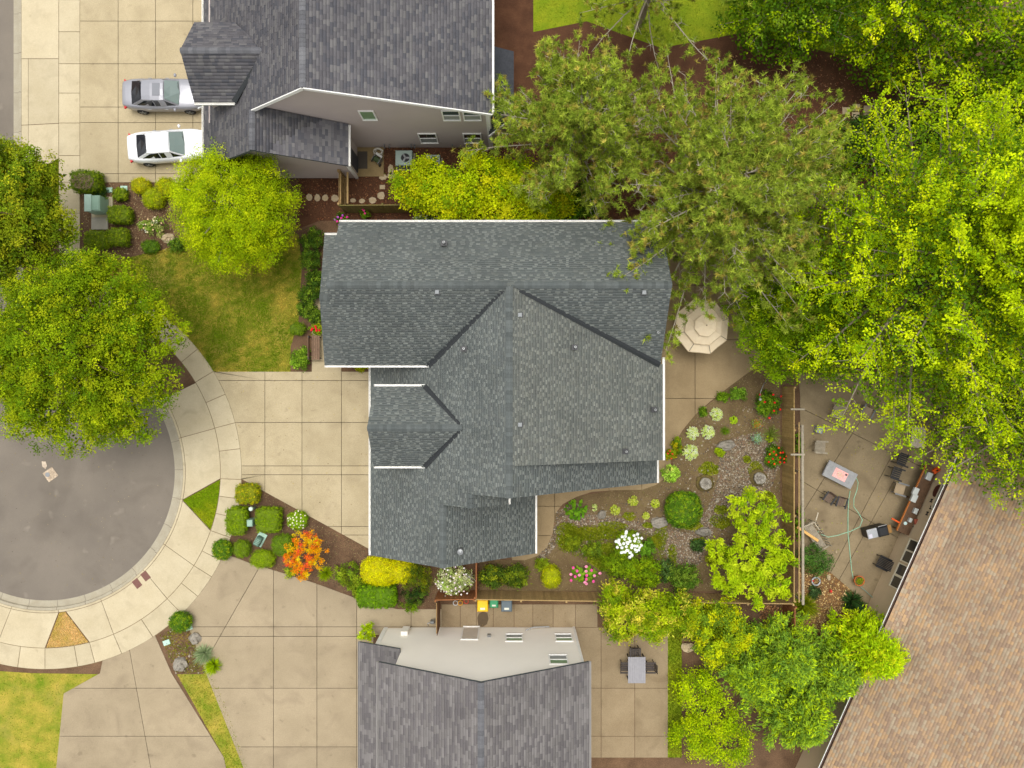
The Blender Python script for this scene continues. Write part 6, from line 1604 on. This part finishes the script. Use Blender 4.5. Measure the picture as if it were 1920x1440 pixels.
a, b = at(1614,1100,.3), at(1638,1122,.12)
setp(MB().tube([a,b], .02, 6).build('hose_wand', plain('teal wand', (110,150,140), .5)), 'thin teal watering wand leaning from the terracotta pot', 'wand')
p = at(1530,1090,.15); t = thing('stone_ring', 'silver wreath ring with a red bow in the weedy bed', 'wreath', (p.x,p.y,0))
MB().tube([(p.x+.24*math.cos(a*.3927),p.y+.24*math.sin(a*.3927),.15) for a in range(17)], .055, 8).build('ring', plain('silver wreath', (170,172,172), .4, metal=.4), t, True)
MB().ell((p.x-.2,p.y+.05,.22),(.06,.05,.04),8,5).build('bow', plain('red ribbon', (206,30,36), .5), t)
p = at(1556,1107,.1); t = thing('garden_marker', 'small red marker stake in the weedy bed', 'marker', (p.x,p.y,0))
MB().box(p.x-.05,p.y-.07,.15,p.x+.05,p.y+.07,.3).build('flag', plain('red plastic', (214,40,32), .5), t)
MB().tube([(p.x,p.y,0),(p.x,p.y,.16)], .01, 5).build('stake', GREYM, t)
p = at(1553,1083,.1); setp(MB().ell((p.x,p.y,.1),(.14,.2,.14),8,5,.2,random.Random(2)).build('pale_rock', FLAG), 'pale pointed rock beside the feathery shrub', 'rock')
p = at(1568,1035,.1); setp(MB().ell((p.x,p.y,.06),(.07,.12,.08),7,5,.2,random.Random(5)).build('pale_rock', FLAG), 'tiny pale stone on the patio right of the feathery shrub', 'rock')
# trimmer leaning at the counter end
t = thing('string_trimmer', 'orange and black string trimmer leaning at the bar counter end', 'trimmer', at(1690,985,0))
MB().tube([at(1672,972,.9), at(1690,982,.95)], .05, 8).build('motor_housing', plain('orange plastic', (232,92,30), .4), t)
MB().tube([at(1690,982,.95), at(1722,990,1.0)], .03, 8).build('shaft', BLACKM, t)
MB().lathe([(.0,.06),(.1,.05),(.11,-.02),(.0,-.03)], at(1697,981,1.0), 14).build('spool', plain('white teal spool', (200,226,222), .4), t)
p = at(1718,978,1.05); setp(MB().rbox(p.x-.12,p.y-.16,1.026,p.x+.12,p.y+.16,1.12,.02).build('red_brick', mat('red brick', (160,84,64), .85, var=.12, scale=12)), 'red brick lying on the counter end', 'brick')

# ------------------------------------------------------------------ bins, meters and utility boxes
def bin_(px, py, body, lid, label, s=.62):
    p = at(px, py, 1.0); t = thing('wheelie_bin', label, 'bin', (p.x,p.y,.03), 0, 'wheeled bins by the fence')
    q = s/.62
    mb = MB(); mb.add([(-.24*q,-.26*q,.05),(.24*q,-.26*q,.05),(.24*q,.26*q,.05),(-.24*q,.26*q,.05),(-.29*q,-.34*q,.95*q),(.29*q,-.34*q,.95*q),(.29*q,.34*q,.95*q),(-.29*q,.34*q,.95*q)], [(3,2,1,0),(4,5,6,7),(0,1,5,4),(1,2,6,5),(2,3,7,6),(3,0,4,7)])
    mb.build('body', body, t, world=False)
    MB().rbox(-.32*q,-.37*q,.955*q,.32*q,.34*q,1.05*q,.06).build('lid', lid, t, world=False)
    MB().tube([(-.22*q,.4*q,.98*q),(.22*q,.4*q,.98*q)], .025, 8).build('handle', body, t, world=False)
    MB().box(-.14*q,-.24*q,1.052*q,.14*q,-.12*q,1.056*q).build('sticker', plain('bin sticker', (216,216,200), .6), t, world=False)
    for s_ in (-1,1): MB().tube([(s_*.27*q,.3*q,.12),(s_*.33*q,.3*q,.12)], .12, 12).build('wheel', BLACKM, t, world=False)
bin_(905,1135,plain('yellow bin', (246,194,8), .45),plain('yellow bin', (246,194,8), .45),'bright yellow wheeled bin by the south fence')
bin_(926,1132,plain('green bin', (54,150,100), .45),plain('green bin', (54,150,100), .45),'green wheeled bin between the yellow and grey bins',.5)
bin_(950,1135,plain('slate bin', (92,106,114), .45),plain('slate bin', (92,106,114), .45),'slate grey wheeled bin right of the green bin',.62)
t = thing('gas_meter', 'grey gas meter on the path by the wooden gate', 'meter', at(810,1170,0))
p = at(811,1166,.5); MB().rbox(p.x-.12,p.y-.1,.3,p.x+.12,p.y+.1,.65,.05).build('meter_case', GREYM, t)
MB().tube([p+Vector((-.1,0,0)),p+Vector((-.3,-.1,0)),Vector((p.x-.3,p.y-.35,.2))], .025, 6).build('meter_pipe', GREYM, t)
for (px,py,c_,lb) in ((854,1131,(196,200,200),'white pot lid on the bed edge by the fence'),(863,1131,(226,160,30),'orange watering can beside the white pot lid'),(874,1128,(200,60,40),'small red flower pot beside the orange can')):
    p = at(px,py,.3); t = thing('garden_pot', lb, 'pot', (p.x,p.y,0), 0, 'pots behind the variegated bush')
    MB().lathe([(.11,0),(.15,.26),(.155,.28),(.12,.28),(.12,.24)], (p.x,p.y,0), 14).build('pot', plain('pot %d %d %d' % c_, c_, .6), t, True)
    MB().lathe([(.12,.245),(.12,.25)], (p.x,p.y,0), 12).build('soil', SOIL, t)
t = thing('wire_edging', 'white scalloped wire edging at the end of the side path', 'edging', at(1088,1128,0))
for k in range(3):
    c_ = at(1084+k*6.5,1126,.2); MB().tube([(c_.x-.12*math.cos(a*.314),c_.y,.02+.28*math.sin(a*.314)) for a in range(11)], .012, 5).build('hoop', WHITE, t)
# green utility boxes
p = at(172,380,1.1); t = thing('utility_box', 'large green utility transformer box by the north sidewalk', 'utility box', (p.x+.1,p.y,0))
MB().rbox(p.x-.42,p.y-.46,.1,p.x+.42,p.y+.46,1.05,.06).build('cabinet', GREEN_UT, t)
MB().box(p.x-.45,p.y-.5,1.02,p.x-.05,p.y+.5,1.09).build('hood', plain('pale utility green', (170,196,180), .5), t)
MB().box(p.x-.6,p.y-.62,.0,p.x+.65,p.y+.62,.1).build('pad', CONC_WALK, t)
p = at(187,415,.05); setp(MB().rbox(p.x-.5,p.y-.5,.0,p.x+.5,p.y+.5,.08,.015).build('concrete_pad', mat('pale concrete pad', (170,164,150), .85, var=.06, scale=3)), 'bare grey concrete pad below the large utility box', 'pad')
p = at(205,386,.05); setp(MB().rbox(p.x-.16,p.y-.42,.0,p.x+.16,p.y+.42,.05,.01).build('concrete_step', mat('pale concrete pad', (170,164,150), .85)), 'narrow grey concrete strip right of the large utility box', 'pad')
for (px,py,lb) in ((204,356,'left pale green utility lid by the box hedge'),(232,353,'right pale green utility lid behind the small box ball'),(312,1205,'pale green utility lid in the bottom left bed'),(354,1177,'pale green utility lid behind the dark round shrub')):
    p = at(px,py,.05); t = thing('utility_vault', lb, 'utility lid', (p.x,p.y,0), .35 if py > 900 else 0, 'utility lids set in the beds')
    MB().rbox(-.21,-.15,0,.21,.15,.06,.015).build('lid', plain('pale lid green', (176,208,190), .6), t, world=False)
    MB().box(-.03,-.08,.061,.03,-.04,.07).build('latch', GREYM, t, world=False)
p = at(473,953,.5); t = thing('cable_pedestal', 'round white green pedestal among the clipped shrubs', 'pedestal', (p.x,p.y,0))
MB().lathe([(.11,0),(.11,.62),(.13,.62),(.13,.75),(.10,.8),(.0,.81)], (p.x,p.y,0), 16).build('post', plain('pale pedestal', (200,218,204), .5), t, True)
MB().box(p.x+.1,p.y-.05,.3,p.x+.13,p.y+.05,.5).build('label_plate', GREEN_UD, t)
p = at(470,980,.6); t = thing('cable_box', 'square green cable box between two clipped shrubs', 'utility box', (p.x,p.y,0))
MB().rbox(p.x-.17,p.y-.2,0,p.x+.17,p.y+.2,.8,.03).build('cabinet', GREEN_UT, t)
MB().box(p.x+.171,p.y-.16,.2,p.x+.19,p.y+.16,.7).build('door', GREEN_UD, t)
p = at(485,1013,.3); t = thing('meter_pedestal', 'green ribbed box on a pale tilted pad in the front bed', 'utility box', (p.x,p.y,0), math.radians(62))
MB().rbox(-.42,-.27,0,.42,.27,.06,.015).build('pad', plain('pale pad', (176,208,190), .7), t, world=False)
MB().rbox(-.34,-.17,.06,.22,.17,.5,.08).build('cabinet', GREEN_UD, t, world=False)
for k in range(4): MB().box(-.22+k*.1,-.175,.2,-.2+k*.1,.175,.51).build('rib', GREEN_UT, t, world=False)
# storm drain covers and the centre marker on the road
for (px,py,lb) in ((273,1080,'upper maroon paving plate in the apron'),(257,1094,'lower maroon paving plate in the apron')):
    p = at(px,py,.03); t = thing('ramp_plate', lb, 'plate', (p.x,p.y,.03), math.radians(38), 'maroon plates in the apron')
    MB().rbox(-.2,-.27,0,.2,.27,.012,.004).build('plate', mat('maroon plate', (120,84,76), .85, var=.1, scale=10), t, world=False)
    dm = MB()
    for i in range(5):
        for j in range(7): dm.lathe([(.018,.012),(.01,.02)], (-.15+i*.075,-.22+j*.073,0), 6)
    do = dm.build('domes', mat('maroon plate', (120,84,76), .85), t, world=False); do['kind'] = 'stuff'
p = at(94,890,-.1); t = thing('manhole_patch', 'pale broken concrete patch with a cover in the road', 'manhole', (p.x,p.y,-.116), math.radians(40))
MB().prism([(-.36,-.3),(.34,-.36),(.38,.3),(-.3,.36)], 0, .012).build('patch', mat('broken pale concrete', (206,186,160), .9, c2=(150,132,112), scale=4, fine=(14,.3)), t, world=False)
MB().lathe([(.14,.012),(.14,.03),(.12,.032)], (-.12,.1,0), 16).build('cover', GREYM, t, world=False)
MB().prism([(.0,.45),(.2,.55),(.3,.8),(.12,.95),(-.05,.7)], 0, .008).build('spill', mat('pale spill', (214,200,178), .9, c2=(170,150,130), scale=6), t, world=False)

# ------------------------------------------------------------------ stones
def rock(px, py, rx, ry, h, label, m=None, seed=0, name='rock', cat='rock'):
    p = at(px,py,h*.5); k = (H-h*.5)/F; rng = random.Random(seed+int(px)); bmx = MB()
    bmx.ell((p.x,p.y,h*.25),(rx*k,ry*k,h*.75),11,7,.2,rng)
    bmx.v = [(x,y,max(z,-.02)) for x,y,z in bmx.v]
    return setp(bmx.build(name, m or STONE), label, cat)
rock(315,447,13,9,.35,'tan boulder in the corner bed at the tree edge',FLAG)
rock(364,1198,11,11,.35,'dark grey boulder beside the round shrub, upper of two'); rock(336,1247,14,13,.4,'dark grey boulder, lower of two in the bottom left bed')
rock(1129,965,8,9,.35,'round grey stone beside the big leaved hosta'); rock(1237,980,17,10,.3,'flat grey brown rock left of the large round shrub'); rock(1320,998,14,8,.4,'pointed grey rock right of the large round shrub'); rock(1362,835,18,10,.35,'grey boulder at the head of the gravel creek')
rock(1300,1160,16,8,.3,'pale stone by the bottom patio lawn strip',FLAG); rock(1290,1215,14,9,.3,'pale stone edging the bottom shrub bed',FLAG)
def stump(px, py, label):
    p = at(px,py,.35); t = thing('stone_basin', label, 'stone basin', (p.x,p.y,0), 0, 'round stone basins in the garden')
    rg = random.Random(int(px)); mo = MB().lathe([(.56,0),(.5,.05),(.44,.1),(.36,.14)], (p.x,p.y,0), 20)
    mo.v = [(p.x+(x-p.x)*q_, p.y+(y-p.y)*q_, z) for (x,y,z), q_ in zip(mo.v, [1+rg.uniform(-.12,.12) for i_ in range(len(mo.v))])]
    mo.build('mound', mat('mossy brown mound', (92,76,50), .95, c2=(110,98,52), scale=5, fine=(16,.3)), t, True)
    ba = MB().lathe([(.34,.1),(.36,.34),(.33,.40),(.27,.40),(.24,.33),(.05,.31)], (p.x,p.y,0), 20)
    ba.v = [(x+rg.uniform(-.03,.03), y+rg.uniform(-.03,.03), z+rg.uniform(-.02,.02)) for x,y,z in ba.v]
    ba.build('basin', mat('lichen stone', (118,110,98), .9, c2=(176,170,158), scale=7, fine=(18,.25)), t, True)
    rg = random.Random(int(px)); 
    for k in range(5): 
        a = k*1.25; MB().ell((p.x+.12*math.cos(a),p.y+.12*math.sin(a),.36),(.07,.06,.05),7,5,.2,rg).build('pebble', STONE, t)
stump(1324,907,'left round stone basin on a mossy mound'); stump(1425,897,'right round stone basin by the fence')
def steps(spots, grp, m, base):
    for px, py, rx, ry, lb in spots:
        rng = random.Random(int(px*3+py)); k = H/F; p = at(px,py)
        pts = [(p.x+rx*k*math.cos(a)*rng.uniform(.8,1.1), p.y+ry*k*math.sin(a)*rng.uniform(.8,1.1)) for a in [i*.8976 for i in range(7)]]
        setp(MB().prism(pts, 0, .045).build('stepping_stone', m), lb, 'stepping stone', grp)
G1 = 'flagstones in the north side yard'
steps([(580,370,7,7,'leftmost flagstone beside the round lime tree'),(595,371,6,7,'second flagstone from the round lime tree'),(610,371,6,7,'third flagstone from the round lime tree'),(628,372,7,8,'flagstone touching the yard gate')] +
      [(662,376,6,5,'first flagstone inside the yard gate'),(679,377,6,5,'second flagstone inside the yard gate'),(699,376,8,7,'third flagstone inside the yard gate'),(714,367,8,8,'flagstone at the bend inside the gate'),(733,318,6,10,'tall flagstone beside the air conditioner'),(718,332,9,6,'flagstone at the patio corner'),(734,330,8,7,'flagstone below the air conditioner'),(876,285,10,6,'flagstone under the taupe house window'),(1125,370,8,7,'flagstone beside the fence shrub'),(1140,360,7,7,'flagstone at the pine edge')], G1, FLAG, 0)
def paver(px, py, w, h, lb, grp):
    p = at(px,py); k = H/F; setp(MB().rbox(p.x-w*k/2,p.y-h*k/2,0,p.x+w*k/2,p.y+h*k/2,.05,.008).build('paver', FLAG), lb, 'paver', grp)
G2 = 'square pavers north of the dark shrub'
for (px,py,lb) in ((1586,208,'leftmost square paver below the top edge'),(1605,202,'upper paver of the second pair'),(1626,205,'upper paver of the third pair'),(1646,207,'upper paver of the last pair'),(1604,217,'lower paver of the second pair'),(1625,219,'lower paver of the third pair'),(1645,221,'lower paver of the last pair'),(1664,209,'rightmost square paver beside green leaves')): paver(px,py,14,13,lb,G2)
G3 = 'large path pavers between the pines'
for (px,py,w,h,lb) in ((1196,185,14,12,'topmost large paver between the pines'),(1196,207,16,18,'second large paver between the pines'),(1196,231,16,16,'third large paver between the pines'),(1194,250,18,10,'lowest large paver between the pines'),(1232,228,13,16,'single paver right of the pale pebbles')): paver(px,py,w,h,lb,G3)
paver(717,351,10,8,'small tan brick paver in the mulch',G2)

# ------------------------------------------------------------------ north side yard
SLAB_N = mat('mossy concrete pad', (140,120,82), .9, c2=(156,134,94), scale=2, fine=(18,.15))
p = at(692,305); setp(MB().rbox(p.x-.9,p.y-.85,0,p.x+.9,p.y+.95,.06,.01).build('patio_pad', SLAB_N), 'small mossy concrete pad by the side door', 'pad')
p = at(680,300); setp(MB().rbox(p.x-.3,p.y-.55,.06,p.x+.3,p.y+.5,.075,.004).build('door_mat', plain('dark door mat', (84,76,66), .95)), 'dark door mat on the mossy pad', 'door mat')
def ac(px, py, label, s=.5):
    p = at(px,py,.8); t = thing('air_conditioner', label, 'air conditioner', (p.x,p.y,0), 0, 'air conditioners by the taupe wall')
    ACM = plain('pale green grey metal', (150,166,156), .5)
    MB().rbox(p.x-s,p.y-s*.9,.08,p.x+s,p.y+s*.9,.82,.03).build('cabinet', ACM, t)
    MB().box(p.x-s-.08,p.y-s-.02,0,p.x+s+.08,p.y+s,.08).build('pad', CONC_WALK, t)
    MB().lathe([(.28,.822),(.28,.84),(.26,.84),(.26,.823)], (p.x+s*.2,p.y,0), 24).build('fan_ring', ACM, t)
    fan = MB().lathe([(.26,.823),(.26,.825)], (p.x+s*.2,p.y,0), 24).build('fan_opening', plain('fan black', (24,24,26), .6), t)
    for k in range(3):
        a = k*2.094; MB().obox((p.x+s*.2+.12*math.cos(a),p.y+.12*math.sin(a),.832),(.12*math.cos(a),.12*math.sin(a),0),(-.05*math.sin(a),.05*math.cos(a),.0),(0,0,.003)).build('fan_blade', GREYM, fan)
    for k in range(9): MB().box(p.x-s+.04+k*s*.22,p.y-s*.9-.012,.12,p.x-s+.06+k*s*.22,p.y-s*.9-.002,.76).build('grille_bar', GREEN_UD, t)
ac(757,296,'pale green air conditioner nearest the side door'); ac(812,302,'air conditioner half hidden by the golden tree',.42)
p = at(708,283,.4); t = thing('hose_pile', 'coiled white hose beside the side door', 'hose', (p.x,p.y,.06))
for k in range(5): MB().tube([(p.x+(.2+.02*k)*math.cos(a*.3927)+.03*math.sin(k*2),p.y+(.24-.02*k)*math.sin(a*.3927)+.04*math.cos(k*2),.1+.06*k) for a in range(17)], .035, 6).build('coil', plain('white hose', (214,208,192), .5), t, True)
p = at(706,298,.5); t = thing('hose_cart', 'small wheeled cart with a green reel beside the white hose', 'cart', (p.x,p.y,.06), math.radians(-35))
MB().tube([(-.18,0,.3),(.18,0,.3)], .16, 14).build('reel', plain('dark green reel', (64,80,44), .6), t, world=False)
MB().box(-.24,-.2,.05,-.21,.2,.5).build('side_frame', GREYM, t, world=False); MB().box(.21,-.2,.05,.24,.2,.5).build('side_frame', GREYM, t, world=False)
for s_ in (-1,1): MB().tube([(s_*.27,-.15,.1),(s_*.31,-.15,.1)], .1, 12).build('wheel', BLACKM, t, world=False)
MB().rbox(-.22,.2,.42,.22,.34,.5,.02).build('tray', plain('white tray', (206,204,196), .5), t, world=False)
# bench at the front door
p = at(592,652,.42); t = thing('front_bench', 'brown slatted bench against the house front', 'bench', (p.x,p.y,.03), 0)
BW = mat('brown bench boards', (112,88,70), .75, c2=(132,106,84), scale=5, fine=(14,.15), rnd=.1)
for k in range(4): MB().box(-.24+k*.125,-.72,.42,-.24+k*.125+.11,.72,.45).build('seat_slat', BW, t, world=False)
for k in range(3): MB().box(-.34,-.72,.52+k*.13,-.31,.72,.63+k*.13).build('back_slat', BW, t, world=False)
for y in (-.62,.62):
    MB().box(-.33,y-.03,0,-.27,y+.03,.9).build('leg', BLACKM, t, world=False); MB().box(.18,y-.03,0,.24,y+.03,.42).build('leg', BLACKM, t, world=False)
# table and chairs on the white house patio
p = at(1194,1249,.74); t = thing('dining_table', 'grey slatted patio table at the bottom edge', 'table', (p.x,p.y,.03))
TG = mat('grey table slats', (150,148,152), .7, var=.06, scale=6, rnd=.03)
for k in range(8): MB().box(-.52+k*.13,-1.0,.7,-.52+k*.13+.124,.55,.74).build('table_slat', TG, t, world=False)
for sx_ in (-1,1):
    for y in (-.9,.45): MB().box(sx_*.46-.03,y-.03,0,sx_*.46+.03,y+.03,.7).build('leg', BLACKM, t, world=False)
DB = plain('dark brown wicker', (62,54,50), .7)
chair('dark patio chair at the head of the grey table', 1190,1222,math.pi, DB, DB, .52,.5,.44,.5,5,group='chairs round the grey table',recline=.2)
chair('dark patio chair on the left of the grey table', 1172,1250,-R90, DB, DB, .52,.5,.44,.5,5,group='chairs round the grey table',recline=.2)
chair('dark patio chair on the right of the grey table', 1219,1250,R90, DB, DB, .52,.5,.44,.5,5,group='chairs round the grey table',recline=.2)
# plant stands in the garden
for (px,py,cs,lb) in ((1420,795,[(200,120,60),(120,140,40)],'wire plant stand with orange flowers'),(1420,822,[(150,180,150),(110,150,120)],'wire plant stand with a silvery green plant')):
    p = at(px,py,.6); t = thing('plant_stand', lb, 'plant stand', (p.x,p.y,0), 0, 'wire plant stands by the yucca')
    MB().tube([(p.x+.24*math.cos(a*.3927),p.y+.24*math.sin(a*.3927),.55) for a in range(17)], .012, 5).build('ring', GREYM, t)
    for k in range(3): MB().tube([(p.x+.24*math.cos(k*2.09),p.y+.24*math.sin(k*2.09),.55),(p.x+.16*math.cos(k*2.09),p.y+.16*math.sin(k*2.09),0)], .012, 5).build('leg', GREYM, t)
    MB().lathe([(.13,.2),(.2,.5),(.17,.5),(.16,.46)], (p.x,p.y,0), 14).build('pot', TERRA, t, True)
    r_ = np.random.default_rng(int(px+py)); k = 420; P = np.c_[r_.normal(p.x,.14,k), r_.normal(p.y,.14,k), r_.uniform(.5,.68,k)]
    leaf_mesh('foliage', P, r_.normal(0,.5,(k,3))+np.array([0,0,1]), .07, colours(k,cs+[(126,150,60)],r_), t)
# lamp on a bent pole by the lime branches
t = thing('garden_lamp', 'thin curved pole lamp beside the rose bush', 'lamp', at(1440,710,0))
MB().tube([at(1440,709,0), at(1441,709,1.5), at(1432,720,1.9), at(1426,735,1.9), at(1425,746,1.75)], .018, 6).build('pole', GREYM, t)
MB().lathe([(.0,.1),(.06,.08),(.08,0),(.07,-.04),(.0,-.05)], at(1425.5,749,1.7), 12).build('lamp_head', plain('grey lamp head', (176,174,166), .4), t, True)
# bare brown patch on the box hedge: dead twigs
p = at(156,341,1.08); rg = random.Random(6); mb = MB()
hd = [o for o in bpy.data.objects if o.get('label') == 'clipped box hedge with a bare brown patch on its top'][0]
for k in range(420):
    a, q = rg.uniform(0,6.28), math.sqrt(rg.random()); s_ = p+Vector((.62*q*math.cos(a),.44*q*math.sin(a),rg.uniform(-.05,.05))); e_ = s_+Vector((rg.uniform(-.12,.12),rg.uniform(-.12,.12),rg.uniform(.0,.09)))
    mb.tube([s_,e_], [.011,.007], 3, False)
dt = mb.build('bare_twigs', mat('dead twigs', (150,128,104), .9, var=.2, scale=12), hd); dt['kind'] = 'stuff'
